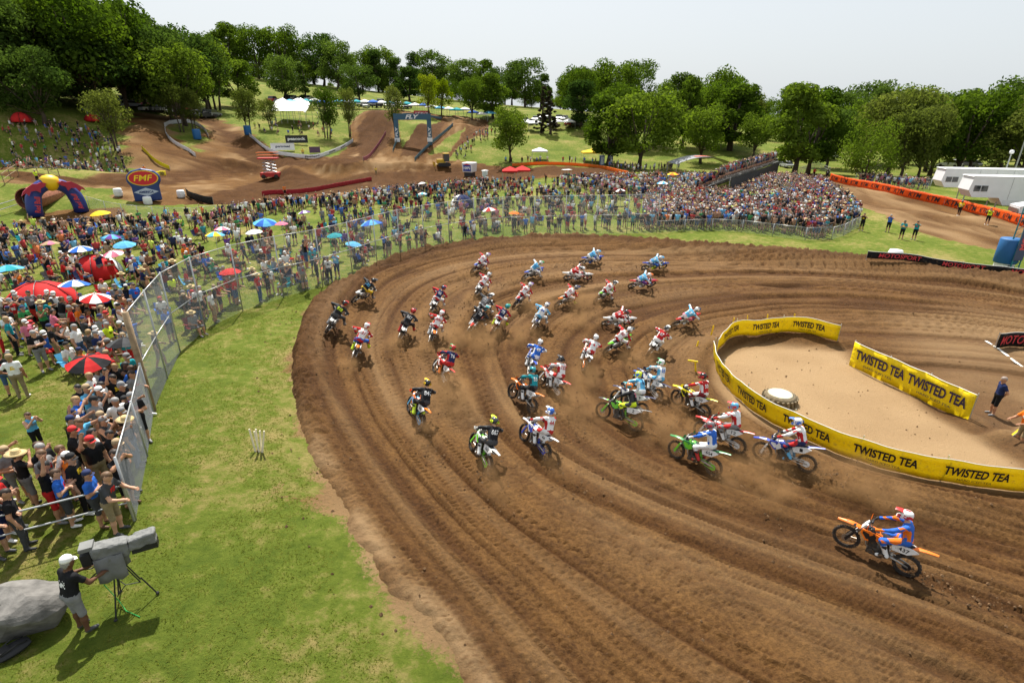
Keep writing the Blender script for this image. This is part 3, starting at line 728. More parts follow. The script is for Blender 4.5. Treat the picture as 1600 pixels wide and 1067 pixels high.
def person(loc, rz, pose, shirt, pants, hat=None, hatcol=None, label=None, group=None, scale=1.0, shoe=None, skin=None, hair=None, name='person', where=''):
    o = obj(name, POSE[pose]); o.location = loc; o.rotation_euler = (0, 0, rz); o.scale = (scale,) * 3
    sk = SKINS[min(int(random.expovariate(.9)), 4)] if skin is None else skin
    pr = dict(c_skin=sk, c_shirt=PAL.get(shirt, sk), c_pants=PAL[pants], c_shoe=PAL[shoe or random.choice(['black', 'dark grey', 'white', 'grey', 'brown'])], c_hair=hair or random.choice(HAIRS), c_glove=PAL['black'], c_print=PAL.get(random.choice([shirt, shirt, 'white', 'grey', 'red', 'black', 'yellow']), sk))
    if hat:
        hm = STRAW if hat == 'straw hat' else CAP
        h = obj('hat', hm, o)
        J = dict((s[0], s[1]) for s in SPEC)[pose]; hd = J['head']; lk = J['look']
        h.location = (hd[0], hd[1] - .012, hd[2] + .055); h.rotation_euler = (R(-8), 0, -math.atan2(lk[0], lk[1]))
        pr['c_hat'] = PAL.get(hatcol or 'white')
    setprops(o, **pr)
    wear = ('bare chested' if shirt == 'skin' else 'in ' + shirt + ' shirt') + (' and %s %s' % (pants, 'trousers' if pose == 'hips' else 'shorts'))
    hw = '' if not hat else (', straw hat' if hat == 'straw hat' else ', %s cap' % (hatcol or 'white'))
    lab = label or ('person %s%s, %s, %s' % (wear, hw, POSE_WORDS[pose], where))
    tag(o, lab, 'person', group)
    return o

# ================================================================== motorcycles (facing +Y, rear tyre on the origin)
mP = mat('bike_plastic', prop='c_bike', rough=.35, spec=.5, noise=.10, scale=6, acc=('c_trim', 5, .80), mud=.03)
mP2 = mat('bike_plastic_trim', prop='c_trim', rough=.35, spec=.5, noise=.10, scale=6, mud=.05)
mPl = mat('number_plate_white', (.72, .72, .70), .45, noise=.10, scale=9, mud=.02)
mRub = mat('tyre_rubber', (.030, .024, .019), .9, noise=.45, scale=9, mud=.07)
mAl = mat('alloy', (.38, .36, .33), .38, metal=.85, noise=.15, scale=12, mud=.04)
mRim = mat('rim_alloy', (.05, .045, .042), .45, metal=.6, noise=.3, scale=12)
mEng = mat('engine_metal', (.085, .075, .065), .55, metal=.6, noise=.4, scale=14, mud=.08)
mBlk = mat('black_plastic', (.014, .014, .015), .55, noise=.15)
mSeat = mat('seat_cover', (.016, .016, .018), .8, bump=.4, bscale=60)
mInkB = mat('print_black', (.012, .012, .014), .6)
mInk = mat('print_colour', prop='c_ink', rough=.6)
AR, AF, RR, RF, WB = (0, 0, .325), (0, 1.48, .345), .325, .345, 1.48
def ring(c, r, n): return [(c[0], c[1] + r * math.cos(2 * math.pi * i / n), c[2] + r * math.sin(2 * math.pi * i / n)) for i in range(n)]
def wheel_parts(parent, c, Rw, wt, n_knob):
    h = MB(); h.tube([(-.06, 0, 0), (.06, 0, 0)], .035, 10)
    for i in range(18):
        a = 2 * math.pi * i / 18; sx_ = .04 if i % 2 else -.04; b = a + .35
        h.tube([(sx_, .03 * math.cos(a), .03 * math.sin(a)), (0, (Rw - .075) * math.cos(b), (Rw - .075) * math.sin(b))], .003, 3, cap=False)
    h.lathe([(.06, -.003), (.11, -.003), (.11, .003), (.06, .003)], 16, 0, (0, 0, 0), Matrix.Translation((-.07, 0, 0)) @ Matrix.Rotation(math.pi / 2, 4, 'Y'))
    w = h.build('wheel', mAl, parent); w.location = c
    r = MB(); r.tube(ring((0, 0, 0), Rw - .072, 28), .014, 5, closed=True); r.build('rim', mRim, w, True)
    t = MB(); n = 28; prof = [(-wt * .42, Rw - .075), (-wt * .52, Rw - .04), (-wt * .40, Rw - .012), (0, Rw - .006), (wt * .40, Rw - .012), (wt * .52, Rw - .04), (wt * .42, Rw - .075)]
    V = [(x_, r_ * math.cos(2 * math.pi * i / n), r_ * math.sin(2 * math.pi * i / n)) for i in range(n) for x_, r_ in prof]; k = len(prof)
    t.add(V, [(i * k + j, i * k + j + 1, ((i + 1) % n) * k + j + 1, ((i + 1) % n) * k + j) for i in range(n) for j in range(k - 1)])
    for i in range(n_knob):
        a = 2 * math.pi * i / n_knob
        for x_, rr_, wd in (((0, Rw - .004, wt * .30),) if i % 2 else ((-wt * .34, Rw - .014, wt * .24), (wt * .34, Rw - .014, wt * .24))):
            t.box((x_, 0, rr_ + .006), (wd, .028, .022), 0, M=Matrix.Rotation(a, 4, 'X'))
    t.build('tyre', mRub, w)
    return w
def make_bike():
    e = empty('motocross_bike')
    wheel_parts(e, AR, RR, .12, 34); wheel_parts(e, AF, RF, .09, 36)
    m = MB()
    for s in (-1, 1): m.tube([(.10 * s, 1.48, .345), (.10 * s, 1.27, .75)], [.028, .026], 8); m.tube([(.10 * s, 1.28, .73), (.10 * s, 1.10, 1.06)], [.031, .031], 8)
    m.box((0, 1.12, 1.02), (.26, .06, .035)); m.box((0, 1.18, .88), (.26, .06, .035)); m.build('fork', mAl, e, True)
    m = MB(); m.tube([(-.40, .98, 1.13), (-.22, 1.02, 1.14), (-.10, 1.09, 1.10), (.10, 1.09, 1.10), (.22, 1.02, 1.14), (.40, .98, 1.13)], .013, 6)
    m.tube([(-.40, .98, 1.13), (-.28, 1.0, 1.135)], .019, 6); m.tube([(.28, 1.0, 1.135), (.40, .98, 1.13)], .019, 6); m.tube([(-.1, 1.05, 1.15), (.1, 1.05, 1.15)], .028, 6)
    for s in (-1, 1): m.tube([(.27 * s, 1.03, 1.13), (.40 * s, 1.10, 1.12)], .007, 4)
    m.build('handlebar', mBlk, e, True)
    for s in (-1, 1):
        m = MB(); m.sheet([[(s * (.26 + .05 * i), 1.10 + .015 * (i % 2), 1.06 + .11 * j) for i in range(4)] for j in range(2)], .02); m.build('hand_guard', mP, e)
    m = MB()     # front mudguard
    rows = []
    for t in np.linspace(0, 1, 10):
        y = 1.02 + .80 * t; z = .80 + .10 * math.sin(math.pi * min(t * 1.05, 1) * .85) - .02 * t; w = .075 + .02 * math.sin(math.pi * t) - .045 * max(t - .6, 0) / .4
        rows.append([(w * u, y, z - .045 * abs(u) ** 2) for u in (-1, -.6, 0, .6, 1)])
    m.sheet(rows, .012); m.build('front_fender', mP, e, True)
    m = MB(); m.prism([(-.10, .86), (.10, .86), (.125, 1.0), (.08, 1.12), (-.08, 1.12), (-.125, 1.0)], 1.19, 1.205, axis='y')
    Mx = Matrix.Translation((0, 1.19, .95)) @ Matrix.Rotation(R(24), 4, 'X') @ Matrix.Translation((0, -1.19, -.95)); m.v = [tuple(Mx @ Vector(p)) for p in m.v]
    m.build('front_plate', mPl, e)
    for s in (-1, 1):   # fork guards
        m = MB(); m.prism([(1.46, .30), (1.52, .36), (1.34, .72), (1.29, .70)], .135 * s - .006, .135 * s + .006); m.build('fork_guard', mP2, e)
    m = MB()
    for s in (-1, 1):
        m.tube([(.03 * s, 1.10, .93), (.11 * s, .95, .80), (.12 * s, .70, .62), (.11 * s, .56, .40)], .026, 6)
        m.tube([(.05 * s, 1.10, .88), (.05 * s, 1.02, .45), (.09 * s, .85, .27), (.10 * s, .56, .30), (.11 * s, .56, .42)], .018, 6)
        m.tube([(.10 * s, .62, .72), (.06 * s, .10, .84)], .014, 5); m.tube([(.11 * s, .56, .45), (.07 * s, .12, .80)], .012, 5)
    m.tube([(0, 1.06, .99), (0, 1.15, .82)], .035, 8); m.build('frame', mAl, e, True)
    m = MB()
    m.box((0, .76, .36), (.26, .40, .22), taper=.85); m.tube([(-.17, .66, .35), (.17, .66, .35)], .10, 12); m.tube([(-.16, .84, .34), (.15, .84, .34)], .085, 12)
    m.box((0, .86, .56), (.19, .18, .22), 0, taper=.9); m.box((0, .87, .70), (.16, .16, .08))
    for k in range(4): m.box((0, .86, .48 + .04 * k), (.22, .21, .01))
    m.build('engine', mEng, e)
    for s in (-1, 1):   # radiator shrouds
        m = MB(); m.prism([(1.20, .90), (1.22, .78), (1.06, .60), (.92, .64), (.66, .80), (.72, .88), (.98, .92)], .135 * s, .175 * s); m.build('shroud', mP, e)
        m = MB(); m.prism([(1.17, .86), (1.17, .79), (1.05, .66), (.96, .70), (1.02, .84)], .176 * s, .181 * s); m.build('shroud_graphic', mP2, e)
    m = MB(); rows = [[(w * u, y, z - .05 * abs(u) ** 3) for u in (-1, -.7, 0, .7, 1)] for y, z, w in ((1.08, .93, .07), (.98, .97, .10), (.86, .965, .11), (.72, .93, .10))]
    m.sheet(rows, .12); m.build('fuel_tank', mP, e, True)
    m = MB(); rows = [[(w * u, y, z - .035 * abs(u) ** 3) for u in (-1, -.75, 0, .75, 1)] for y, z, w in ((.98, .985, .055), (.80, .95, .075), (.60, .925, .085), (.35, .93, .085), (.10, .955, .075), (0, .965, .06))]
    m.sheet(rows, .07); m.build('seat', mSeat, e, True)
    for s in (-1, 1):
        m = MB(); m.prism([(.50, .86), (.44, .66), (.10, .70), (-.12, .88), (.02, .925), (.30, .90)], .10 * s, .135 * s); m.build('side_plate', mPl, e)
    m = MB(); rows = []
    for t in np.linspace(0, 1, 8):
        y = .12 - .62 * t; z = .93 + .10 * t + .02 * math.sin(3 * t); w = .095 - .055 * t
        rows.append([(w * u, y, z - .04 * abs(u) ** 2 * (1 - .5 * t)) for u in (-1, -.6, 0, .6, 1)])
    m.sheet(rows, .012); m.build('rear_fender', mP, e, True)
    m = MB()
    for s in (-1, 1): m.tube([(.10 * s, .56, .41), (.095 * s, .28, .39), (.085 * s, -.03, .325)], [.035, .033, .024], 6)
    m.box((0, .40, .40), (.18, .10, .05)); m.build('swingarm', mAl, e, True)
    m = MB(); m.tube([(0, .50, .42), (0, .56, .74)], .035, 8, 0); m.tube([(0, .51, .46), (0, .55, .66)], .05, 8, 0); m.build('shock_spring', mP2, e)
    m = MB(); m.tube([(.08, .95, .56), (.13, .98, .42), (.15, .80, .40), (.15, .55, .58)], .022, 6); m.tube([(.15, .50, .62), (.15, .05, .78)], [.04, .05], 8); m.build('exhaust', mAl, e, True)
    m = MB(); m.lathe([(.03, -.004), (.105, -.004), (.105, .004), (.03, .004)], 18, 0, (0, 0, 0), Matrix.Translation((-.075, 0, .325)) @ Matrix.Rotation(math.pi / 2, 4, 'Y'))
    m.tube([(-.085, -.02, .43), (-.085, .56, .46)], .009, 4); m.tube([(-.085, -.02, .225), (-.085, .56, .36)], .009, 4); m.build('chain', mP2, e)
    for s in (-1, 1): m = MB(); m.box((.20 * s, .53, .375), (.12, .045, .03)); m.build('footpeg', mAl, e)
    return e
def rider_joints(kind):
    b = {'pelvis': (0, .30, 1.06), 'chest': (0, .46, 1.36), 'neck': (0, .58, 1.52), 'head': (0, .66, 1.64), 'fwd': (0, .8, -.5), 'look': (0, 1, 0), 'sl': (-.20, .55, 1.46), 'sr': (.20, .55, 1.46), 'hl': (-.10, .32, 1.03), 'hr': (.10, .32, 1.03),
         'el': (-.44, .70, 1.34), 'er': (.44, .70, 1.34), 'wl': (-.35, .93, 1.15), 'wr': (.35, .93, 1.15), 'kl': (-.21, .74, .86), 'kr': (.21, .74, .86), 'al': (-.20, .50, .44), 'ar': (.20, .50, .44), 'tl': (-.21, .70, .37), 'tr': (.21, .70, .37), 'palml': (1, 0, 0), 'palmr': (1, 0, 0)}
    if kind == 'leg_out':
        b.update({'pelvis': (-.03, .40, 1.07), 'hl': (-.12, .42, 1.04), 'hr': (.08, .44, 1.04), 'chest': (-.02, .56, 1.37), 'neck': (.02, .68, 1.52), 'head': (.04, .76, 1.64), 'sl': (-.21, .64, 1.47), 'sr': (.19, .68, 1.45),
                  'kr': (.34, .88, .93), 'ar': (.50, 1.10, .56), 'tr': (.53, 1.28, .54), 'el': (-.50, .76, 1.38), 'er': (.42, .78, 1.28)})
    if kind == 'crouch':
        b.update({'pelvis': (0, .22, 1.12), 'chest': (0, .44, 1.37), 'neck': (0, .62, 1.47), 'head': (0, .73, 1.57), 'sl': (-.20, .56, 1.43), 'sr': (.20, .56, 1.43), 'hl': (-.10, .24, 1.08), 'hr': (.10, .24, 1.08), 'el': (-.48, .76, 1.34), 'er': (.48, .76, 1.34)})
    if kind == 'upright':
        b.update({'pelvis': (0, .22, 1.06), 'chest': (0, .30, 1.38), 'neck': (0, .38, 1.56), 'head': (0, .42, 1.70), 'sl': (-.20, .34, 1.50), 'sr': (.20, .34, 1.50), 'hl': (-.10, .26, 1.03), 'hr': (.10, .26, 1.03), 'el': (-.38, .60, 1.34), 'er': (.38, .60, 1.34), 'kl': (-.21, .70, .84), 'kr': (.21, .70, .84)})
    return b
RJ = {k: rider_joints(k) for k in ('seated', 'leg_out', 'crouch', 'upright')}
RBODY = {k: body_mesh('rider_' + k, J, 'long', 'long', .02, rider=True, grip=1.3) for k, J in RJ.items()}
mHel = mat('helmet_shell', prop='c_helmet', rough=.25, spec=.6, noise=.12, scale=7, acc=('c_visor', 11, .72))
mVis = mat('helmet_trim', prop='c_visor', rough=.3, spec=.5)
mLens = mat('goggle_lens', (.02, .02, .03), .08, spec=.8)
def helmet_meshes():
    m = MB(); n = 18; prof = [(.085, -.115), (.115, -.09), (.132, -.03), (.134, .03), (.118, .085), (.075, .122), (0, .135)]
    m.lathe(prof, n); m.v = [(x, y * 1.12, z) for x, y, z in m.v]
    m.prism([(.06, -.13), (.20, -.135), (.225, -.09), (.17, -.055), (.06, -.05)], -.075, .075)          # chin bar
    sh = m.mesh('helmet', mHel, True)
    m = MB(); m.sheet([[(w * u, y, z - .03 * abs(u) ** 2) for u in (-1, -.5, 0, .5, 1)] for y, z, w in ((.07, .105, .105), (.16, .125, .10), (.27, .115, .075))], .008); pk = m.mesh('visor', mVis, True)
    m = MB(); m.sheet([[(.118 * math.sin(a), .135 * math.cos(a) + .008, z) for a in np.linspace(-1.0, 1.0, 8)] for z in (-.05, .045)]); gl = m.mesh('goggles', mLens, True)
    m = MB()
    for s in (-1, 1): m.sheet([[(s * (.137 - .02 * abs(j)), .10 * t - .05, .04 * j + .015 * t) for t in (-1, 0, 1)] for j in (-1, 0, 1)])
    m.sheet([[(.03 * u, .147 * math.cos(a) * .99, .139 * math.sin(a)) for a in np.linspace(.5, 2.9, 9)] for u in (-1, 1)]); st = m.mesh('helmet_stripe', mVis, True)
    return sh, pk, gl, st
HSH, HPK, HGL, HST = helmet_meshes()
def decal_on(me_body, s, center, u_dir, v_dir, w, h, off=.012, **k):
    """lettering laid on a body surface along its normal"""
    V, T = fit_text(s, w, h, **k)
    u = Vector(u_dir).normalized(); v = Vector(v_dir).normalized(); n = u.cross(v).normalized(); c = Vector(center)
    tree = BVHTree.FromPolygons([x.co for x in me_body.vertices], [p.vertices for p in me_body.polygons])
    pts = []
    for a, b in V:
        q = c + u * a + v * b
        hit = tree.ray_cast(q + n * .5, -n)
        pts.append((hit[0] + n * off) if hit[0] is not None else q)
    me = bpy.data.meshes.new('lettering'); me.from_pydata([tuple(p) for p in pts], [], T); return me
def flat_text(s, center, u_dir, v_dir, w, h, m, name='lettering', **k):
    V, T = fit_text(s, w, h, **k); u = Vector(u_dir).normalized(); v = Vector(v_dir).normalized(); c = Vector(center)
    me = bpy.data.meshes.new(name); me.from_pydata([tuple(c + u * a + v * b) for a, b in V], [], T); me.materials.append(m); return me
PROTO_BIKE = make_bike()
def put_rider(M, kind, num, jersey, pants, boots, helmet, visor, ink, lab, acc):
    o = obj('person', RBODY[kind]); o.matrix_world = M
    J = RJ[kind]
    h = obj('helmet', HSH, o); hd = Vector(J['head']) + Vector((0, .02, .06)); h.location = hd
    h.rotation_euler = (R(-6 if kind != 'crouch' else -16), 0, R(-14 if kind == 'leg_out' else -4))
    for nm, me in (('visor', HPK), ('goggles', HGL), ('helmet_stripe', HST)): obj(nm, me, h)
    if num:
        pe, ch, nk = Vector(J['pelvis']), Vector(J['chest']), Vector(J['neck'])
        v = (nk - pe).normalized(); c = pe + (nk - pe) * .60; u = Vector((1, 0, 0)); u = (u - v * u.dot(v)).normalized()
        me = decal_on(RBODY[kind], num, c, u, v, .085 * len(num) + .03, .17, bold=.03); me.materials.append(mInk); obj('back_number', me, o)
    setprops(o, c_skin=SKINS[1], c_shirt=PAL[jersey], c_pants=PAL[pants], c_shoe=PAL[boots], c_glove=PAL['black'], c_hair=PAL['black'], c_helmet=PAL[helmet], c_visor=PAL[visor], c_ink=PAL[ink], c_acc=PAL[acc])
    tag(o, lab, 'person', 'racers')
    return o
PAL.update({'bike red': (.55, .025, .02), 'bike orange': (.80, .17, .01), 'bike green': (.16, .55, .03), 'bike blue': (.03, .07, .42), 'bike yellow': (.78, .68, .02), 'bike white': (.70, .70, .68)})
# rear tyre px, front tyre px, lean, pose, jersey, pants, boots, helmet, visor, number, ink, bike, trim, side number
RID = [
 ((1410, 897), (1322, 857), 4, 'upright', 'blue', 'blue', 'white', 'white', 'red', '', 'white', 'bike orange', 'black', '437', 'orange and blue kit on the orange bike alone nearest to the camera'),
 ((1258, 741), (1194, 718), 8, 'upright', 'white', 'navy', 'light blue', 'white', 'blue', '', 'navy', 'bike blue', 'bike white', '1', 'white jersey and navy trousers close beside the yellow banner'),
 ((1112, 742), (1054, 713), 10, 'upright', 'blue', 'white', 'red', 'grey', 'red', '', 'white', 'green', 'bike green', '654', 'blue jersey with white trousers and red boots on the green bike'),
 ((1150, 708), (1086, 682), 8, 'upright', 'white', 'grey', 'white', 'light blue', 'red', '', 'navy', 'bike red', 'bike white', '12', 'white jersey and pale blue helmet behind the green bike'),
 ((1098, 654), (1056, 632), 8, 'upright', 'red', 'dark red', 'white', 'black', 'red', '50', 'white', 'bike yellow', 'black', '50', 'red jersey and black helmet on the yellow bike'),
 ((1022, 628), (990, 602), 14, 'seated', 'white', 'white', 'white', 'white', 'green', '55', 'blue', 'navy', 'bike white', '55', 'white jersey numbered 55 and white helmet with green'),
 ((990, 673), (934, 651), 12, 'seated', 'black', 'neon yellow', 'black', 'orange', 'teal', '2', 'pink', 'black', 'bike green', '2', 'black and neon yellow kit with orange helmet'),
 ((1000, 652), (948, 626), 12, 'seated', 'light blue', 'white', 'white', 'neon yellow', 'blue', '9', 'navy', 'navy', 'bike white', '9', 'pale blue jersey and lime helmet behind the neon kit'),
 ((848, 718), (808, 680), 12, 'upright', 'white', 'white', 'white', 'blue', 'white', '44', 'red', 'bike white', 'bike blue', '44', 'white kit with red 44 and blue helmet'),
 ((757, 738), (733, 698), 14, 'seated', 'black', 'dark grey', 'white', 'dark grey', 'neon yellow', '667', 'white', 'bike white', 'bike green', '667', 'black jersey numbered 667 on white bike with lime trim'),
 ((654, 671), (637, 641), 14, 'seated', 'black', 'black', 'neon yellow', 'black', 'yellow', '841', 'white', 'bike orange', 'light blue', '841', 'black jersey numbered 841 with neon yellow boots'),
 ((828, 645), (796, 619), 12, 'seated', 'teal', 'black', 'white', 'teal', 'black', '55', 'white', 'bike orange', 'black', '55', 'teal jersey and teal helmet on an orange bike'),
 ((870, 624), (846, 603), 12, 'seated', 'white', 'white', 'white', 'black', 'dark grey', '722', 'red', 'bike red', 'bike white', '72', 'stars and stripes kit with plain black helmet'),
 ((692, 604), (676, 580), 16, 'seated', 'navy', 'red', 'orange', 'red', 'green', '76', 'white', 'bike red', 'bike white', '76', 'navy and red jersey numbered 76 with red helmet'),
 ((550, 569), (557, 545), 20, 'leg_out', 'white', 'blue', 'neon yellow', 'white', 'red', '137', 'red', 'orange', 'bike white', '137', 'white jersey numbered 137 with neon yellow boots'),
 ((508, 527), (529, 509), 26, 'leg_out', 'black', 'dark grey', 'grey', 'black', 'red', '818', 'neon yellow', 'bike white', 'grey', '818', 'black jersey with neon numbers closest to the outer bank'),
 ((551, 476), (578, 463), 30, 'leg_out', 'black', 'yellow', 'grey', 'black', 'dark grey', '185', 'light blue', 'bike white', 'yellow', '185', 'black and yellow kit high on the outer bank'),
 ((621, 536), (630, 517), 22, 'leg_out', 'black', 'black', 'red', 'red', 'black', '667', 'white', 'bike white', 'black', '667', 'black jersey with red helmet and red boots'),
 ((669, 538), (674, 516), 20, 'leg_out', 'white', 'white', 'white', 'white', 'red', '600', 'red', 'bike orange', 'bike white', '600', 'white jersey numbered 600 on orange bike'),
 ((670, 492), (681, 475), 22, 'leg_out', 'navy', 'white', 'white', 'navy', 'red', '66', 'white', 'bike white', 'black', '66', 'navy jersey numbered 66 with plain navy helmet'),
 ((740, 465), (752, 452), 24, 'leg_out', 'white', 'white', 'white', 'white', 'dark grey', '62', 'red', 'bike white', 'grey', '62', 'all white kit with red 62 second from the far left'),
 ((736, 427), (758, 417), 28, 'leg_out', 'white', 'white', 'white', 'white', 'purple', '28', 'pink', 'bike blue', 'bike red', '28', 'white kit, farthest back along the left of the bank'),
 ((738, 500), (756, 487), 24, 'leg_out', 'grey', 'white', 'white', 'dark grey', 'white', '21', 'white', 'bike white', 'black', '21', 'grey and white kit half hidden behind number 73'),
 ((728, 523), (744, 506), 26, 'leg_out', 'black', 'black', 'white', 'black', 'teal', '73', 'white', 'bike red', 'black', '73', 'black jersey numbered 73 on red bike'),
 ((766, 523), (779, 504), 22, 'leg_out', 'navy', 'white', 'neon yellow', 'teal', 'green', '75', 'white', 'bike white', 'bike red', '75', 'navy and red jersey numbered 75 with teal helmet'),
 ((817, 437), (842, 429), 30, 'leg_out', 'light blue', 'white', 'white', 'white', 'green', '12', 'blue', 'bike blue', 'bike white', '12', 'pale blue jersey on a dark blue bike on the far bank'),
 ((801, 481), (818, 468), 24, 'leg_out', 'white', 'white', 'white', 'white', 'purple', '29', 'red', 'bike red', 'bike blue', '29', 'white jersey on red and blue bike in mid pack'),
 ((829, 520), (842, 500), 20, 'leg_out', 'white', 'white', 'white', 'white', 'navy', '64', 'blue', 'navy', 'bike white', '64', 'white jersey with large blue 64 on its back'),
 ((868, 480), (892, 471), 28, 'leg_out', 'white', 'white', 'neon yellow', 'grey', 'navy', '52', 'red', 'bike orange', 'bike white', '52', 'white jersey with yellow boots on orange bike'),
 ((908, 413), (942, 409), 34, 'crouch', 'light blue', 'white', 'blue', 'white', 'light blue', '6', 'blue', 'bike blue', 'bike white', '6', 'pale blue kit at the far edge of the bank'),
 ((886, 437), (918, 437), 34, 'crouch', 'red', 'white', 'white', 'dark grey', 'white', '27', 'white', 'bike white', 'bike red', '27', 'red jersey and grey helmet in the far pack'),
 ((928, 472), (950, 460), 28, 'leg_out', 'white', 'white', 'white', 'dark grey', 'white', '38', 'red', 'bike green', 'black', '38', 'white jersey on bright green bike in the far pack'),
 ((1006, 421), (1040, 419), 34, 'crouch', 'light blue', 'blue', 'neon yellow', 'white', 'light blue', '32', 'white', 'bike blue', 'bike yellow', '32', 'blue kit on blue bike, leading along the far edge'),
 ((985, 451), (1018, 447), 34, 'crouch', 'light blue', 'purple', 'white', 'white', 'orange', '41', 'white', 'bike red', 'bike blue', '41', 'blue jersey numbered 41 on red and blue bike'),
 ((944, 508), (974, 507), 34, 'crouch', 'red', 'white', 'white', 'dark grey', 'red', '24', 'white', 'bike white', 'bike red', '24', 'red jersey leaning very low in the middle of the turn'),
 ((1050, 510), (1084, 500), 32, 'crouch', 'light blue', 'pink', 'white', 'white', 'navy', '18', 'white', 'bike red', 'bike blue', '18', 'blue jersey numbered 18 leading on the inside line'),
 ((1010, 557), (1026, 540), 20, 'seated', 'red', 'white', 'white', 'dark grey', 'white', '67', 'white', 'bike white', 'black', '67', 'red jersey and white trousers beside the yellow stakes'),
 ((944, 553), (966, 541), 26, 'leg_out', 'white', 'white', 'white', 'white', 'dark grey', '30', 'red', 'bike green', 'black', '30', 'white jersey on bright green bike left of the yellow stakes'),
 ((910, 580), (906, 556), 14, 'seated', 'white', 'white', 'white', 'white', 'grey', '4', 'red', 'bike white', 'bike orange', '4', 'white and red jersey with plain white helmet'),
 ((824, 590), (820, 563), 14, 'seated', 'blue', 'blue', 'white', 'white', 'dark grey', '49', 'white', 'bike blue', 'bike white', '49', 'blue and black jersey numbered 49')]
_bp = on_px([r[0][0] for r in RID] + [r[1][0] for r in RID], [r[0][1] for r in RID] + [r[1][1] for r in RID])
nR = len(RID)
BIKE_POS = []
for i, r in enumerate(RID):
    a, b = _bp[i], _bp[i + nR]
    hd = math.atan2(-(b[0] - a[0]), b[1] - a[1])                # rotation about z taking +Y to the heading
    fx, fy = a[0] - math.sin(hd) * WB, a[1] + math.cos(hd) * WB
    za, zb = hz(a[0], a[1]), hz(fx, fy)
    pit = math.atan2(zb - za, WB)
    if i == 0: pit += R(3.5)
    pit = max(-.12, min(.16, pit))
    M = Matrix.Translation((a[0], a[1], za - .015)) @ Matrix.Rotation(hd, 4, 'Z') @ Matrix.Rotation(pit, 4, 'X') @ Matrix.Rotation(R(r[2] * (1.25 if r[2] > 19 else 1.6 if r[2] > 11 else 1.0)), 4, 'Y')
    BIKE_POS.append((a[0], a[1], za, hd))
    bk = PROTO_BIKE if i == 0 else copy_tree(PROTO_BIKE)
    bk.matrix_world = M
    setprops(bk, c_bike=PAL[r[11]], c_trim=PAL[r[12]], c_ink=PAL['black'])
for i, r in enumerate(RID):
    bk = PROTO_BIKE if i == 0 else None
MOTOS = [o for o in COL.objects if o.type == 'EMPTY' and o.name.startswith('motocross_bike')]
for i, r in enumerate(RID):
    bk = MOTOS[i]; nm = r[13]
    for s in (-1, 1):
        if nm: obj('plate_number', flat_text(nm, (.138 * s, .20, .80), (0, s, 0), (0, 0, 1), .07 * len(nm) + .03, .12, mInkB, bold=.02), bk)
    if nm:
        Mx = Matrix.Translation((0, 1.215, .98)); obj('plate_number', flat_text(nm, (0, 1.212, .975), (-1, 0, 0), (0, .40, .92), .05 * len(nm) + .03, .10, mInkB, bold=.02), bk)
    bw = {'bike ': ''}; cn = r[11].replace('bike ', ''); tn = r[12].replace('bike ', '')
    lw = ('%s motocross bike under the rider in %s' % (cn, r[14])).replace(',', '').split()[:16]
    while lw[-1] in ('with', 'and', 'the', 'of', 'on', 'in', 'to', 'a', 'behind', 'at'): lw.pop()
    tag(bk, ' '.join(lw), 'motorcycle', 'racing motocross bikes')
    M = bk.matrix_world.copy()
    put_rider(M, r[3], r[9], r[4], r[5], r[6], r[7], r[8], r[10], 'rider in ' + r[14], 'orange' if i == 0 else ('red' if r[4] == 'white' and r[10] != 'blue' else ('light blue' if r[4] == 'white' else ('red' if r[4] == 'navy' else ('white' if r[4] in ('light blue', 'blue', 'red') else 'dark grey')))))
# ================================================================== trees
def leaf_mat(name, dark, light):
    m = bpy.data.materials.new(name); N, L = nodes_of(m); N.clear()
    out = N.new('ShaderNodeOutputMaterial'); d = N.new('ShaderNodeBsdfDiffuse'); t = N.new('ShaderNodeBsdfTranslucent'); mx = N.new('ShaderNodeMixShader'); mx.inputs[0].default_value = .5
    tc = N.new('ShaderNodeTexCoord'); n = N.new('ShaderNodeTexNoise'); n.inputs['Scale'].default_value = .9; n.inputs['Detail'].default_value = 4; L.new(tc.outputs['Object'], n.inputs['Vector'])
    oi = N.new('ShaderNodeObjectInfo'); ad = N.new('ShaderNodeMath'); ad.operation = 'MULTIPLY_ADD'; ad.inputs[1].default_value = .34; L.new(oi.outputs['Random'], ad.inputs[0])
    sb = N.new('ShaderNodeMath'); sb.operation = 'SUBTRACT'; sb.inputs[1].default_value = .17; L.new(n.outputs['Fac'], sb.inputs[0]); L.new(sb.outputs[0], ad.inputs[2])
    r = N.new('ShaderNodeValToRGB'); r.color_ramp.elements[0].position = .3; r.color_ramp.elements[0].color = (*dark, 1); r.color_ramp.elements[1].position = .75; r.color_ramp.elements[1].color = (*light, 1)
    L.new(ad.outputs[0], r.inputs[0])
    hs = N.new('ShaderNodeHueSaturation'); hs.inputs['Value'].default_value = 1.25; hs.inputs['Saturation'].default_value = 1.1; L.new(r.outputs[0], hs.inputs['Color'])
    L.new(r.outputs[0], d.inputs['Color']); L.new(hs.outputs[0], t.inputs['Color']); L.new(d.outputs[0], mx.inputs[1]); L.new(t.outputs[0], mx.inputs[2]); L.new(mx.outputs[0], out.inputs['Surface'])
    return m
BARK = mat('bark', (.075, .055, .04), .95, noise=.4, scale=4, bump=.8, bscale=12)
LEAF = {'mid': leaf_mat('leaf_mid', (.050, .088, .011), (.130, .185, .026)), 'dark': leaf_mat('leaf_dark', (.034, .064, .013), (.094, .140, .026)),
        'bright': leaf_mat('leaf_bright', (.095, .145, .011), (.215, .260, .028)), 'olive': leaf_mat('leaf_olive', (.064, .086, .016), (.140, .165, .036)), 'conifer': leaf_mat('needle', (.035, .032, .018), (.075, .060, .035))}
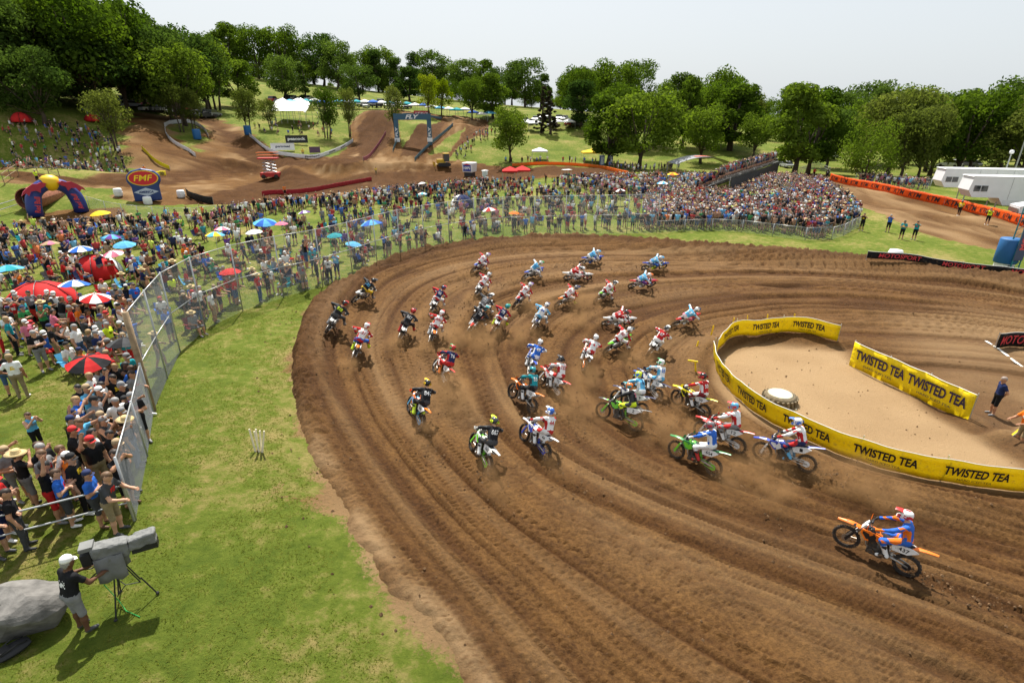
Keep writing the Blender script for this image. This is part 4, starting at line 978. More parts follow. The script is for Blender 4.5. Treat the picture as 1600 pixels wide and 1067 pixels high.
def tree_meshes(seed, leafm, hw=.42, trunk=.28, lobes=26, leaves=5200, shape='round', leaf=.030, stems=1, gap=.55):
    """unit tree 1 m tall: trunk with limbs, crown of leaf-sized faces gathered in clumps"""
    g = np.random.default_rng(seed); tm_ = MB(); cen = []; rad = []
    for i in range(lobes):
        u = g.random(); a = g.random() * 2 * math.pi
        if shape == 'round': z = trunk * .9 + (1 - trunk * .9) * (.12 + .80 * u); w = hw * math.sqrt(max(.06, 1 - ((z - (.42 + .3 * trunk)) / (.60 - .15 * trunk)) ** 2))
        elif shape == 'tall': z = trunk * .8 + (1 - trunk * .8) * (.05 + .88 * u); w = hw * (.55 + .45 * math.sin(math.pi * min(1, (z - trunk * .6) / (1 - trunk * .6) + .12)))
        elif shape == 'cone': z = trunk * .6 + (1 - trunk * .6) * u * .96; w = hw * (1.02 - (z - trunk * .6) / (1 - trunk * .6)) + .02
        else: z = trunk + (1 - trunk) * (.10 + .78 * u); w = hw * (.6 + .5 * u) if u < .7 else hw * (1.0 - .7 * (u - .7) / .3)     # vase
        rr = w * math.sqrt(g.random()) * .86
        cen.append((rr * math.cos(a), rr * math.sin(a), z)); rad.append((.075 + .075 * g.random()) * (hw / .42) * (1.15 if shape != 'cone' else .6))
    cen = np.array(cen); rad = np.array(rad)
    per = np.maximum(1, (leaves * rad ** 2 / (rad ** 2).sum())).astype(int)
    Ps = []; Ns = []
    for c, r_, k in zip(cen, rad, per):
        d = g.normal(size=(k, 3)); d /= np.linalg.norm(d, axis=1)[:, None]
        q = c + d * (r_ * (1.0 - .55 * g.random(k) ** 1.7))[:, None] * np.array([1.15, 1.15, .82])
        keep_ = g.random(k) > gap * .35 * (d[:, 2] < -.35)
        Ps.append(q[keep_]); Ns.append(d[keep_])
    P = np.concatenate(Ps); Nn = np.concatenate(Ns); k = len(P)
    Nn = Nn + g.normal(size=(k, 3)) * .55 + np.array([0, 0, .25]); Nn /= np.linalg.norm(Nn, axis=1)[:, None]
    U = np.cross(Nn, g.normal(size=(k, 3))); U /= np.linalg.norm(U, axis=1)[:, None]; W = np.cross(Nn, U)
    s = (leaf * (.55 + .9 * g.random(k)))[:, None]
    Q = np.stack([P - U * s * .5, P + W * s * .42, P + U * s * .62, P - W * s * .42], 1).reshape(-1, 3)
    crown = np_mesh('crown', Q, np.arange(4 * k).reshape(k, 4), leafm, False)
    for st in range(stems):
        ox = (st - (stems - 1) / 2) * .07; top = (g.normal() * .03 + ox * 2.2, g.normal() * .03, .72)
        pts = [(ox, 0, -.02), (ox * 1.2 + g.normal() * .008, g.normal() * .008, trunk * .6), (ox * 1.6 + g.normal() * .015, g.normal() * .015, trunk * 1.2), top]
        rb = .022 if stems == 1 else .014
        tm_.tube(pts, [rb * 1.5, rb, rb * .85, rb * .3], 7)
        for i in g.choice(lobes, min(11, lobes), replace=False):
            z0 = trunk * (.7 + .5 * g.random()); b0 = np.array([ox * 1.3, 0, z0])
            m_ = b0 * .5 + cen[i] * .5 + np.array([0, 0, -.03]); tm_.tube([b0, m_, cen[i]], [rb * .5, rb * .33, rb * .12], 5)
    return tm_.mesh('trunk', BARK, True), crown
TREES = {'oak': tree_meshes(1, LEAF['mid'], .46, .22, 34, 6800), 'oak_dark': tree_meshes(2, LEAF['dark'], .44, .20, 34, 6800), 'tall': tree_meshes(3, LEAF['mid'], .30, .22, 30, 6200, 'tall'), 'tall_dark': tree_meshes(4, LEAF['dark'], .32, .16, 30, 6200, 'tall'),
         'locust': tree_meshes(5, LEAF['olive'], .42, .34, 26, 4200, 'vase', .026, 2), 'bright': tree_meshes(6, LEAF['bright'], .44, .28, 26, 5200), 'poplar': tree_meshes(7, LEAF['dark'], .17, .10, 24, 4200, 'tall'), 'conifer': tree_meshes(8, LEAF['conifer'], .17, .14, 44, 4600, 'cone', .026),
         'ash': tree_meshes(9, LEAF['olive'], .44, .25, 32, 6000), 'bush': tree_meshes(10, LEAF['mid'], .60, .10, 28, 5200), 'cluster': tree_meshes(12, LEAF['mid'], .50, .30, 28, 5200, 'vase', .028, 3)}
TREE_WORDS = {'oak': 'broad green tree', 'oak_dark': 'dark green broad tree', 'tall': 'tall green tree', 'tall_dark': 'tall dark green tree', 'locust': 'airy olive green tree', 'bright': 'bright yellow-green tree', 'poplar': 'slim dark poplar', 'conifer': 'brownish half bare conifer', 'ash': 'olive green rounded tree', 'bush': 'bushy low-branched green tree', 'cluster': 'many-stemmed green tree'}
def tree(kind, loc, h, w=None, label=None, group=None, name='tree'):
    t, c = TREES[kind]; e = empty(name, loc, random.random() * 6.28)
    o = obj('trunk', t, e); k = obj('crown', c, e)
    base_w = {'oak': .98, 'oak_dark': .95, 'tall': .68, 'tall_dark': .7, 'locust': .95, 'bright': .95, 'poplar': .4, 'conifer': .36, 'ash': .95, 'bush': 1.25, 'cluster': 1.1}[kind]
    f = 1.0 if w is None else max(.6, min(1.7, w / (h * base_w)))
    e.scale = (h * f * random.uniform(.88, 1.12), h * f * random.uniform(.88, 1.12), h); e.rotation_euler[0] = random.uniform(-.05, .05); e.rotation_euler[1] = random.uniform(-.05, .05)
    tag(e, label or TREE_WORDS[kind], 'tree', group)
    return e
def tree_px(kind, bx, by, top, wpx, label, d=None):
    """trunk foot at pixel (bx, by) on the ground (or at distance d), crown top at row top"""
    p = on1(bx, by) if d is None else at_dist(bx, by, d)
    D = math.hypot(p.x, p.y); r = rays(np.array([bx]), np.array([top]))[0]; zt = CZ + r[2] / math.hypot(r[0], r[1]) * D
    dep = p.y * cP + (CZ - p.z) * sP
    return tree(kind, (p.x, p.y, p.z - .1), max(3.0, zt - p.z), wpx * dep / F, label)
for a in [
 ('locust', 183, 236, 136, 78, 'olive tree with two trunks at the edge of the left crowd slope'), ('locust', 285, 207, 128, 62, 'airy tree with several stems inside the fenced dirt island'), ('locust', 305, 208, 136, 48, 'smaller airy tree at the right end of the fenced dirt island'),
 ('locust', 390, 211, 134, 54, 'slender tree beside the blue wrapped trunk pad'), ('locust', 424, 203, 152, 46, 'small olive tree at the left corner of the white marquee'), ('ash', 274, 182, 88, 64, 'sparse olive tree behind the fenced dirt island'),
 ('cluster', 337, 172, 60, 100, 'large bright green tree towering over the left parked cars'), ('tall', 376, 168, 94, 62, 'round green tree right of the large bright one'), ('oak_dark', 70, 195, 72, 120, 'dark tree with leaning trunk on the left crowd slope'),
 ('oak_dark', 145, 180, 52, 130, 'very dark spreading tree above the blue umbrella'), ('cluster', 512, 216, 134, 62, 'group of slim trunks under one crown right of the marquee'), ('locust', 547, 214, 134, 46, 'slim single tree at the right edge of the marquee lawn'),
 ('locust', 619, 212, 130, 38, 'slim tree standing beside the blue arch on the hill'), ('bright', 670, 183, 117, 44, 'bright yellow-green tree behind the red banner on the hill'), ('bright', 690, 184, 124, 46, 'bright yellow-green tree just right of its taller twin'),
 ('oak_dark', 447, 158, 87, 72, 'dark tree rising behind the white marquee'), ('poplar', 479, 160, 99, 24, 'slim dark poplar on the skyline'), ('oak_dark', 562, 160, 100, 62, 'round dark tree above the big dirt hill'), ('tall_dark', 640, 158, 103, 50, 'ragged dark tree behind the blue arch'),
 ('tall', 770, 186, 115, 70, 'tall green tree above the lone round tree'), ('oak', 738, 188, 120, 48, 'green tree left of the tall one near the hilltop stalls'), ('oak', 797, 254, 167, 76, 'round mid-green tree standing alone beside the red canopies'),
 ('conifer', 846, 208, 133, 26, 'brownish conifer, left one of the pair on the grassy slope'), ('conifer', 860, 210, 140, 30, 'brownish conifer, right one of the pair on the grassy slope'), ('tall_dark', 908, 200, 124, 60, 'dark tree on the crest right of the conifers'),
 ('tall', 950, 258, 148, 96, 'leaning green tree left of the biggest oak'), ('oak', 998, 264, 143, 138, 'biggest spreading oak in the middle of the grass'), ('oak', 1094, 256, 165, 88, 'round green tree behind the curved grey stage roof'),
 ('tall', 1066, 232, 119, 66, 'tall tree rising between the oak and the stage roof'), ('tall', 1140, 236, 131, 96, 'pale tall tree behind the bleachers'), ('oak', 1176, 248, 178, 66, 'low green tree at the left of the bleachers'), ('tall', 1240, 274, 130, 104, 'tall tree with slanting trunk right of the bleachers'),
 ('tall', 1262, 272, 134, 84, 'tall tree close behind the slanting trunk'), ('bush', 1350, 286, 184, 88, 'bright low-branched tree behind the orange banner'), ('ash', 1405, 283, 166, 88, 'olive tree with several trunks behind the orange banner'), ('ash', 1432, 283, 164, 80, 'olive tree left of the white trailers'),
 ('oak_dark', 1562, 268, 120, 120, 'tall dark tree above the white trailers'), ('ash', 1592, 285, 164, 100, 'olive tree cut by the right picture edge')]:
    tree_px(*a)
# woods: trees nobody could tell apart share one label
def wood(n, xr, dr, hr, kinds, label, group, seed):
    g = np.random.default_rng(seed)
    for i in range(n):
        bx = xr[0] + (xr[1] - xr[0]) * (i + g.random()) / n; d = dr[0] + (dr[1] - dr[0]) * g.random()
        p = at_dist(bx, 180, d); tree(kinds[g.integers(len(kinds))], (p.x, p.y, p.z - .3), hr[0] + (hr[1] - hr[0]) * g.random(), None, label, group)
wood(16, (-60, 330), (178, 205), (19, 25), ['oak_dark', 'tall_dark', 'oak_dark'], 'dark leafy tree of the dense wood on the left hill', 'wood on the left hill', 1)
wood(14, (-80, 300), (152, 172), (17, 24), ['oak_dark', 'tall_dark', 'oak'], 'dark tree at the front edge of the left hill wood', 'front of the left hill wood', 2)
wood(6, (-90, 30), (146, 156), (18, 23), ['oak_dark', 'oak'], 'shady tree above the left crowd slope at the picture edge', 'trees above the left crowd slope', 3)
wood(26, (330, 960), (255, 320), (15, 22), ['oak_dark', 'tall_dark', 'oak', 'tall'], 'tree of the far wood behind the hilltop car park', 'far wood behind the car park', 4)
wood(26, (900, 1640), (215, 300), (14, 22), ['oak', 'tall_dark', 'ash', 'oak_dark'], 'tree of the far wood behind the right meadow', 'far wood behind the right meadow', 5)
wood(12, (1290, 1660), (135, 185), (11, 17), ['ash', 'oak', 'oak_dark'], 'tree of the grove behind the white trailers', 'grove behind the trailers', 6)
wood(30, (250, 1700), (360, 520), (14, 22), ['oak', 'oak_dark', 'tall'], 'distant tree on the horizon', 'trees on the horizon', 7)
wood(24, (330, 960), (262, 300), (6, 9), ['bush'], 'low bushy tree filling the foot of the far wood behind the car park', 'undergrowth of the far wood', 9)
wood(20, (1180, 1660), (200, 260), (6, 9), ['bush'], 'low bushy tree filling the foot of the wood on the right', 'undergrowth of the right wood', 10)
wood(7, (890, 1180), (165, 200), (13, 18), ['oak', 'tall'], 'tree of the belt behind the biggest oak', 'belt behind the biggest oak', 8)
# ================================================================== banners and inflatables
def along(path, s):
    """point and direction at arc length s on a 3-D polyline"""
    for i in range(len(path) - 1):
        a, b = path[i], path[i + 1]; l = (b - a).length
        if s <= l or i == len(path) - 2:
            t = s / l if l else 0
            return a + (b - a) * t, (b - a).normalized()
        s -= l
def path_len(p): return sum((p[i + 1] - p[i]).length for i in range(len(p) - 1))
def line_px(pts, n=4, lift=0.0):
    w = on_px([p[0] for p in pts], [p[1] for p in pts]); xy = smooth_line(w[:, :2], n) if len(pts) > 2 else np.array([w[0, :2] + (w[1, :2] - w[0, :2]) * t for t in np.linspace(0, 1, n * 2)])
    z = surf_h(xy[:, 0], xy[:, 1])
    for _ in range(2): z[1:-1] = (z[:-2] + z[1:-1] + z[2:]) / 3
    return [Vector((x, y, q + lift)) for (x, y), q in zip(xy, z)]
VINYL = {}
def vinyl(col):
    if col not in VINYL:
        m = bpy.data.materials.new('vinyl'); N, L = nodes_of(m); b = N['Principled BSDF']; b.inputs['Roughness'].default_value = .5; b.inputs['Specular IOR Level'].default_value = .25
        sz = N.new('ShaderNodeTexCoord'); xz = N.new('ShaderNodeSeparateXYZ'); ns = N.new('ShaderNodeTexNoise'); ns.inputs['Scale'].default_value = 7; ns.inputs['Detail'].default_value = 7; L.new(sz.outputs['Object'], ns.inputs['Vector'])
        ms = N.new('ShaderNodeMapRange'); ms.inputs['From Min'].default_value = .56; ms.inputs['From Max'].default_value = .70; ms.inputs['To Max'].default_value = .55; L.new(ns.outputs['Fac'], ms.inputs['Value'])
        mc = N.new('ShaderNodeMixRGB'); mc.inputs[1].default_value = (*col, 1); mc.inputs[2].default_value = (.24, .15, .07, 1); L.new(ms.outputs[0], mc.inputs[0]); L.new(mc.outputs[0], b.inputs['Base Color'])
        t = N.new('ShaderNodeBsdfTranslucent'); t.inputs['Color'].default_value = (*col, 1); mx = N.new('ShaderNodeMixShader'); mx.inputs[0].default_value = .35
        tc = N.new('ShaderNodeTexCoord'); n = N.new('ShaderNodeTexNoise'); n.inputs['Scale'].default_value = 3.2; n.inputs['Detail'].default_value = 4; L.new(tc.outputs['Object'], n.inputs['Vector'])
        bp_ = N.new('ShaderNodeBump'); bp_.inputs['Strength'].default_value = .8; bp_.inputs['Distance'].default_value = .12; L.new(n.outputs['Fac'], bp_.inputs['Height']); L.new(bp_.outputs[0], b.inputs['Normal'])
        o = N['Material Output']; L.new(b.outputs[0], mx.inputs[1]); L.new(t.outputs[0], mx.inputs[2]); L.new(mx.outputs[0], o.inputs['Surface']); VINYL[col] = m
    return VINYL[col]
def ink(col):
    return mat('ink_%d_%d_%d' % tuple(int(c * 100) for c in col), col, .55)
STEEL = mat('galvanised_steel', (.42, .43, .43), .45, metal=.7, noise=.15, scale=5)
def banner(path, h, col, texts, label, posts=2.6, lean=0.0, cat='banner', flip=False, group=None, name='banner', edge=True, both=True):
    """fabric strip on stakes.  texts: (string, centre along 0..1, width, height, centre height, ink, kwargs)"""
    Lg = path_len(path); e = empty(name, tuple(path[0])); inv = Matrix.Translation(-path[0])
    n = max(6, int(Lg / .35)); rows = []
    lo = []; hi = []
    for i in range(n + 1):
        p, t = along(path, Lg * i / n); nrm = Vector((t.y, -t.x, 0)).normalized() * (-1 if flip else 1)
        w = .045 * math.sin(i * 1.7) + .03 * math.sin(i * .61) + random.uniform(-.02, .02)
        lo.append(p - path[0] + nrm * (w * .6) + Vector((0, 0, .03))); hi.append(p - path[0] + nrm * (lean + w * .5) + Vector((0, 0, h - .035 * abs(math.sin(math.pi * (Lg * i / n) / posts)))))
    m = MB(); rows = [[a + (b - a) * k / 4 + Vector((0, 0, 0)) for a, b in zip(lo, hi)] for k in range(5)]
    m.sheet(rows); sheet = m.build('fabric', vinyl(col), e, True)
    md = sheet.modifiers.new('thickness', 'SOLIDIFY'); md.thickness = .006
    if edge:
        m = MB(); m.tube(hi, .014, 4); m.build('top_hem', ink((.75, .75, .70)), e)
    k = max(2, int(Lg / posts) + 1)
    for i in range(k):
        p, t = along(path, Lg * i / (k - 1)); nrm = Vector((t.y, -t.x, 0)).normalized() * (-1 if flip else 1)
        m = MB(); b = p - path[0] - nrm * .05; m.tube([b - Vector((0, 0, .25)), b + Vector((0, 0, h + .05))], .022, 6); m.build('stake', STEEL, e)
    for tx_ in texts:
        s, c, w, th, ch, ic = tx_[:6]; kw = tx_[6] if len(tx_) > 6 else {}
        V, T = fit_text(s, w, th, **kw); pts = []
        for a, b in V:
            s_ = min(max(Lg * c + (a if not flip else -a), 0), Lg); p, t = along(path, s_); nrm = Vector((t.y, -t.x, 0)).normalized() * (-1 if flip else 1)
            f = (ch + b) / h
            pts.append(p - path[0] + nrm * (lean * f + .055) + Vector((0, 0, ch + b)))
        me = bpy.data.meshes.new('lettering'); me.from_pydata([tuple(q) for q in pts], [], T); me.materials.append(ink(ic)); obj('lettering', me, e)
    tag(e, label, cat, group)
    return e
BLK = (.012, .012, .014); WHT = (.75, .75, .74); YEL = (.83, .66, .012); RED = (.55, .02, .025)
def repeat(s, n, w, th, ch, ic, a=0.0, b=1.0, **kw): return [(s, a + (b - a) * (i + .5) / n, w, th, ch, ic, kw) for i in range(n)]
TK = dict(bold=.035, narrow=.8)
# yellow banner round the inside of the turn
p = line_px([(1600, 772), (1500, 757), (1400, 738), (1300, 706), (1232, 674), (1180, 646), (1140, 612), (1119, 580), (1116, 560)], 5)
L1 = path_len(p)
banner(p, 1.0, YEL, repeat('TWISTED TEA', 5, 1.9, .36, .56, BLK, .02, .90, **TK) + repeat('HARD ICED TEA', 5, 1.0, .09, .25, BLK, .02, .90), 'long yellow banner with black lettering curving along the inside of the turn', 2.4, flip=True, lean=.12)
p = line_px([(1116, 557), (1124, 545), (1145, 534), (1180, 526), (1240, 526), (1308, 534)], 5)
banner(p, 1.0, YEL, repeat('TWISTED TEA', 3, 1.75, .36, .56, BLK, .1, .97, **TK) + repeat('HARD ICED TEA', 3, .9, .09, .25, BLK, .1, .97), 'short yellow banner with black lettering closing the back of the sandy infield', 2.4, lean=.08)
p = [on1(1326, 571), on1(1511, 661)]; p = [p[0] + (p[1] - p[0]) * t for t in np.linspace(0, 1, 8)]
banner(p, 1.35, YEL, [('TWISTED TEA', .27, 2.6, .50, .78, (.02, .012, .05), TK), ('TWISTED TEA', .74, 2.6, .50, .78, (.02, .012, .05), TK), ('HARD ICED TEA', .27, 1.5, .11, .34, (.02, .012, .05)), ('HARD ICED TEA', .74, 1.5, .11, .34, (.02, .012, .05))], 'tall straight yellow banner board with dark lettering across the infield', 1.9)
# orange banner along the upper right track
p = line_px([(1296, 282), (1340, 293), (1400, 305), (1460, 319), (1520, 335), (1600, 356), (1680, 378)], 4)
banner(p, 1.15, (.85, .12, .01), repeat('KTM', 17, 1.9, .60, .58, BLK, 0, 1, bold=.012, shear=.25), 'long orange banner with repeated black lettering beside the upper dirt track', 3.0, edge=False)
# dark banner on the far side of the straight
p = line_px([(1352, 412), (1430, 418), (1520, 426), (1600, 436), (1680, 446)], 4, .12)
banner(p, .58, BLK, repeat('MOTOSPORT', max(2, int(path_len(p) / 4.2)), 2.8, .32, .30, (.62, .05, .06), 0, 1, bold=.01, shear=.15), 'black banner with red lettering on the far rim of the straight', 3.0)
p = line_px([(1555, 545), (1580, 541), (1640, 545)], 4)
banner(p, .9, BLK, [('MOTOSPORT', .55, 3.0, .5, .46, (.55, .04, .05), dict(bold=.01, shear=.15))], 'black and red lettered banner standing on bare dirt at the right edge', 2.0)
# far banners
WHITE_B = (.70, .70, .72)
for pts, h, col, tx_, lab in [
    ([(258, 200), (262, 215), (282, 232), (306, 246)], .9, WHITE_B, [], 'white banner along the left side of the fenced dirt island'),
    ([(258, 199), (275, 194), (300, 193), (318, 203), (326, 216)], .9, WHITE_B, [], 'white banner round the top of the fenced dirt island'),
    ([(390, 214), (410, 230), (440, 244), (470, 248), (500, 247), (530, 236), (552, 222)], .9, WHITE_B, [('guaranteed', f, 4.2, .5, .48, (.03, .03, .04), dict(bold=.03)) for f in (.45, .62, .79)], 'white lettered banner sagging round the bowl below the marquee'),
    ([(222, 234), (240, 252), (266, 266)], .8, (.62, .55, .02), [('MX', f, 1.2, .4, .4, BLK) for f in (.3, .6, .9)][:0], 'yellow banner on the left dirt slope'),
    ([(226, 279), (242, 278), (260, 275)], .9, (.72, .62, .02), [('THOR', .7, 3.4, .6, .45, BLK, dict(bold=.05))], 'short yellow banner with black lettering behind the blue inflatable'),
    ([(410, 307), (440, 304), (500, 298), (550, 289), (581, 283)], 0.8, (.36, .025, .04), [('RAXAR', f, 2.6, .4, .45, WHT) for f in ()], 'long dark red banner on the inside of the lower far track'),
    ([(292, 306), (300, 312), (318, 318), (334, 320)], 1.1, (.02, .022, .024), [('MOTO', f, 2.4, .5, .5, WHT, dict(bold=.03)) for f in (.45, .68, .9)][:0], 'black banner round the near end of the lower far track'),
    ([(568, 252), (585, 238), (603, 210)], .9, (.32, .10, .14), [], 'dull red banner on the right side of the big dirt hill'),
    ([(614, 238), (618, 228), (624, 212)], .9, (.10, .22, .26), [], 'teal banner left of the arch on the hill'),
    ([(648, 252), (662, 238), (680, 222), (708, 197)], .9, (.12, .22, .27), [], 'teal and white banner running down the right of the arch'),
    ([(625, 183), (640, 181), (690, 187)], .8, (.12, .20, .26), [], 'teal banner along the crest behind the arch'),
    ([(800, 261), (850, 258), (900, 260), (940, 264), (982, 274)], .8, (.85, .20, .02), [], 'orange banner round the far bend beside the meadow')]:
    banner(line_px(pts, 4), h, col, tx_, lab, 4.0, edge=False)
def board(px0, px1, h, col, s, ic, label, w=None, th=.45, kw=None, lift=.15):
    a, b = on1(*px0), on1(*px1); b.z = a.z = max(a.z, b.z) + lift; e = empty('sign_board', tuple(a)); d = b - a; L_ = d.length; u = d.normalized(); nrm = Vector((u.y, -u.x, 0))
    m = MB(); m.box((0, 0, h / 2), (L_, .05, h)); Mx = Matrix.Translation(d / 2) @ Matrix.Rotation(math.atan2(u.y, u.x), 4, 'Z'); m.v = [tuple(Mx @ Vector(q)) for q in m.v]; m.build('panel', ink(col), e)
    for f in (.1, .5, .9): mm = MB(); mm.tube([d * f - nrm * .06 - Vector((0, 0, lift + .3)), d * f - nrm * .06 + Vector((0, 0, h))], .04, 5); mm.build('post', STEEL, e)
    if s: obj('lettering', flat_text(s, d / 2 + nrm * .035 + Vector((0, 0, h / 2)), u, (0, 0, 1), L_ * (w or .8), h * th, ink(ic), **(kw or dict(bold=.03))), e)
    tag(e, label, 'sign'); return e
board((424, 236), (461, 236), 1.5, WHT, 'guaranteed', (.02, .03, .09), 'white sign board with dark lettering inside the dirt bowl', .62, .42)
board((447, 225), (482, 227), 1.7, BLK, 'peacock', WHT, 'black sign board with white lettering below the marquee', .8, .5)
board((484, 241), (501, 240), 1.3, (.10, .05, .09), '', WHT, 'small dark purple sign board inside the dirt bowl')
board((647, 182), (672, 183), 1.5, (.42, .02, .04), 'LUCAS OIL', WHT, 'dark red sign board with white lettering on the hill crest', .85, .5)
# arch on the hill
def arch_truss():
    a, b = on1(621, 222), on1(672, 226); u = (b - a); wd = u.length; e = empty('finish_arch', tuple(a), math.atan2(u.y, u.x)); col = mat('arch_teal', (.035, .10, .16), .5, noise=.1)
    H = 5.6
    for x_ in (0, wd): m = MB(); m.box((x_, 0, H / 2 - .5), (1.1, 1.0, H + 1)); m.build('leg', col, e)
    m = MB(); m.box((wd / 2, 0, H + .6), (wd + 1.1, 1.0, 1.5)); bm_ = m.build('header', col, e)
    obj('lettering', flat_text('FLY', (wd / 2, -.51, H + .6), (1, 0, 0), (0, 0, 1), 3.6, 1.0, ink(WHT), bold=.04, shear=.3), e)
    for x_ in (0, wd): obj('lettering', flat_text('FLY', (x_, -.51, H * .45), (0, 0, 1), (-1, 0, 0), 2.4, .6, ink(WHT), bold=.04), e)
    for x_ in (0, wd): m = MB(); m.box((x_, 0, .5), (1.3, 1.2, 1.0)); m.build('base_pad', ink(WHT), e)
    tag(e, 'dark teal truss arch with white lettering over the hill track', 'arch')
arch_truss()
# blue inflatable arch with red and yellow top
def bull_arch():
    a, b = on1(57, 338), on1(128, 331); u = b - a; wd = u.length; e = empty('inflatable_arch', tuple(a), math.atan2(u.y, u.x)); H = 3.5
    blue = mat('inflatable_blue', (.018, .035, .20), .45, bump=.3, bscale=3); yel = mat('inflatable_yellow', (.78, .50, .01), .45, bump=.3, bscale=3); rd = mat('inflatable_red', (.38, .02, .05), .45)
    n = 20; pts = [Vector((wd / 2 - wd / 2 * math.cos(math.pi * i / n), 0, H * math.sin(math.pi * i / n) ** .72)) for i in range(n + 1)]
    m = MB(); m.tube(pts, [.78] * 4 + [.70] * 13 + [.78] * 4, 12); m.build('tube', blue, e, True)
    m = MB(); m.tube([pts[i] + Vector((0, 0, .12)) for i in range(8, 13)], [.74, .90, .96, .90, .74], 14); m.build('sun_disc', yel, e, True)
    for s in (-1, 1):
        m = MB()                                                      # charging bull shapes
        q = [(0, .2), (.5, .75), (1.0, .7), (1.5, 1.0), (2.1, .75), (2.7, .35), (3.0, -.25), (2.5, -.05), (2.2, -.7), (1.9, -.1), (1.3, -.3), (.9, -.95), (.75, -.25), (.3, -.2)]
        m.prism([(wd / 2 + s * (.55 + a_ * .85), H - .30 * a_ + b_ * .62 + .02) for a_, b_ in q], -.95, -.72, axis='y'); m.build('bull_emblem', rd, e)
    for x_, rr in ((.15, 1.30), (wd - .15, 1.75)): obj('lettering', flat_text('Red Bull', (x_ + (.15 if x_ < 1 else -.15), -.80, 1.35), (.22 if x_ < 1 else -.22, 0, 1), (-1, 0, .2), 1.8, .55, ink((.55, .05, .06)), bold=.03), e)
    tag(e, 'blue inflatable arch with yellow and red top beside the rusty pipe', 'arch')
bull_arch()
def oval_inflatable():
    c = on1(233, 314); e = empty('inflatable_sign', tuple(c), R(28)); e.scale = (.66, .66, .62); blue = mat('inflatable_navy', (.02, .045, .17), .45, bump=.3, bscale=3)
    m = MB(); prof = [(-2.4, 0), (-2.4, 3.2), (-3.0, 4.2), (-2.9, 5.4), (-2.0, 6.4), (0, 6.9), (2.0, 6.4), (2.9, 5.4), (3.0, 4.2), (2.4, 3.2), (2.4, 0)]
    m.prism(prof, -.75, .75, axis='y'); b = m.build('body', blue, e); bv = b.modifiers.new('round', 'BEVEL'); bv.width = .35; bv.segments = 4
    def disc(rx, rz_, y, mm, nm):
        q = MB(); q.prism([(rx * math.cos(t), 4.9 + rz_ * math.sin(t)) for t in np.linspace(0, 2 * math.pi, 33)[:-1]], y - .04, y, axis='y'); q.build(nm, mm, e)
    disc(2.65, 1.6, -.76, ink((.80, .52, .02)), 'oval_border'); disc(2.45, 1.42, -.80, ink((.55, .02, .03)), 'oval_field')
    obj('lettering', flat_text('FMF', (0, -.86, 4.95), (1, 0, 0), (0, 0, 1), 3.4, 1.2, ink((.85, .60, .02)), bold=.015, shear=.25), e)
    m = MB(); m.prism([(-2.2, 2.0), (0, 2.9), (2.2, 2.0), (0, 1.1)], -.80, -.76, axis='y'); m.build('diamond', ink((.45, .50, .60)), e)
    obj('lettering', flat_text('AMERICA', (0, -.84, 2.0), (1, 0, 0), (0, 0, 1), 2.6, .5, ink((.02, .04, .15)), bold=.04), e)
    tag(e, 'navy inflatable with red and yellow oval lettering beside the far track', 'inflatable')
oval_inflatable()
def percent_cube():
    c = on1(734, 275); e = empty('inflatable_sign', tuple(c), R(-22)); e.scale = (.74,) * 3; m = MB(); m.box((0, 0, .5), (2.6, 2.6, 1.2)); m.build('base', ink((.03, .03, .035)), e)
    m = MB(); m.box((0, 0, 2.6), (3.4, 3.4, 3.0), taper=1.12); b = m.build('body', ink((.72, .72, .72)), e); bv = b.modifiers.new('round', 'BEVEL'); bv.width = .3; bv.segments = 3
    m = MB(); m.box((0, -1.82, 2.5), (2.6, .08, 1.9)); m.build('emblem', ink((.03, .06, .32)), e); m = MB(); m.prism([(-1.3, 3.4), (1.3, 3.4), (0, 3.85)], -1.9, -1.8, axis='y'); m.build('emblem_peak', ink(RED), e)
    obj('lettering', flat_text('100%', (0, -1.88, 2.5), (1, 0, 0), (0, 0, 1), 2.3, .85, ink(WHT), bold=.05), e)
    tag(e, 'white inflatable cube with blue emblem and 100% lettering by the far track', 'inflatable')
percent_cube()
# ---- rusty culvert pipe, railing
def pipe_():
    c = on1(62, 322); e = empty('tunnel_pipe', tuple(c), R(20)); e.scale = (.72, .72, .72); m = MB(); n = 24; rows = []
    for i in range(30):
        r_ = 1.75 + (.05 if i % 2 else 0); rows.append([(r_ * math.cos(t), -3 + i * .36, 1.5 + r_ * math.sin(t)) for t in np.linspace(0, 2 * math.pi, n + 1)])
    m.sheet(rows); m.sheet([[(p[0] * .93, p[1], 1.5 + (p[2] - 1.5) * .93) for p in r_] for r_ in rows]); m.build('shell', mat('rusty_steel', (.34, .13, .075), .85, noise=.35, scale=3), e, True)
    m = MB(); m.tube([(1.76 * math.cos(t), -3.02, 1.5 + 1.76 * math.sin(t)) for t in np.linspace(0, 2 * math.pi, 25)[:-1]], .08, 6, closed=True); m.build('rim', mat('rusty_steel'), e)
    tag(e, 'large rusty corrugated tunnel pipe under the left track', 'pipe')
pipe_()
WOOD = mat('weathered_wood', (.24, .17, .10), .9, noise=.3, scale=6)
def rail_fence(pts, h, label, mt=WOOD, rails=(.5, .95), gap=2.4, r=.05, name='rail_fence'):
    p = [on1(*q) for q in pts]; L_ = path_len(p); e = empty(name, tuple(p[0])); k = max(2, int(L_ / gap) + 1); P = [along(p, L_ * i / (k - 1))[0] - p[0] for i in range(k)]
    for q in P: m = MB(); m.tube([q - Vector((0, 0, .2)), q + Vector((0, 0, h))], r, 6); m.build('post', mt, e)
    for f in rails: m = MB(); m.tube([q + Vector((0, 0, h * f)) for q in P], r * .8, 6); m.build('rail', mt, e)
    tag(e, label, 'fence'); return e
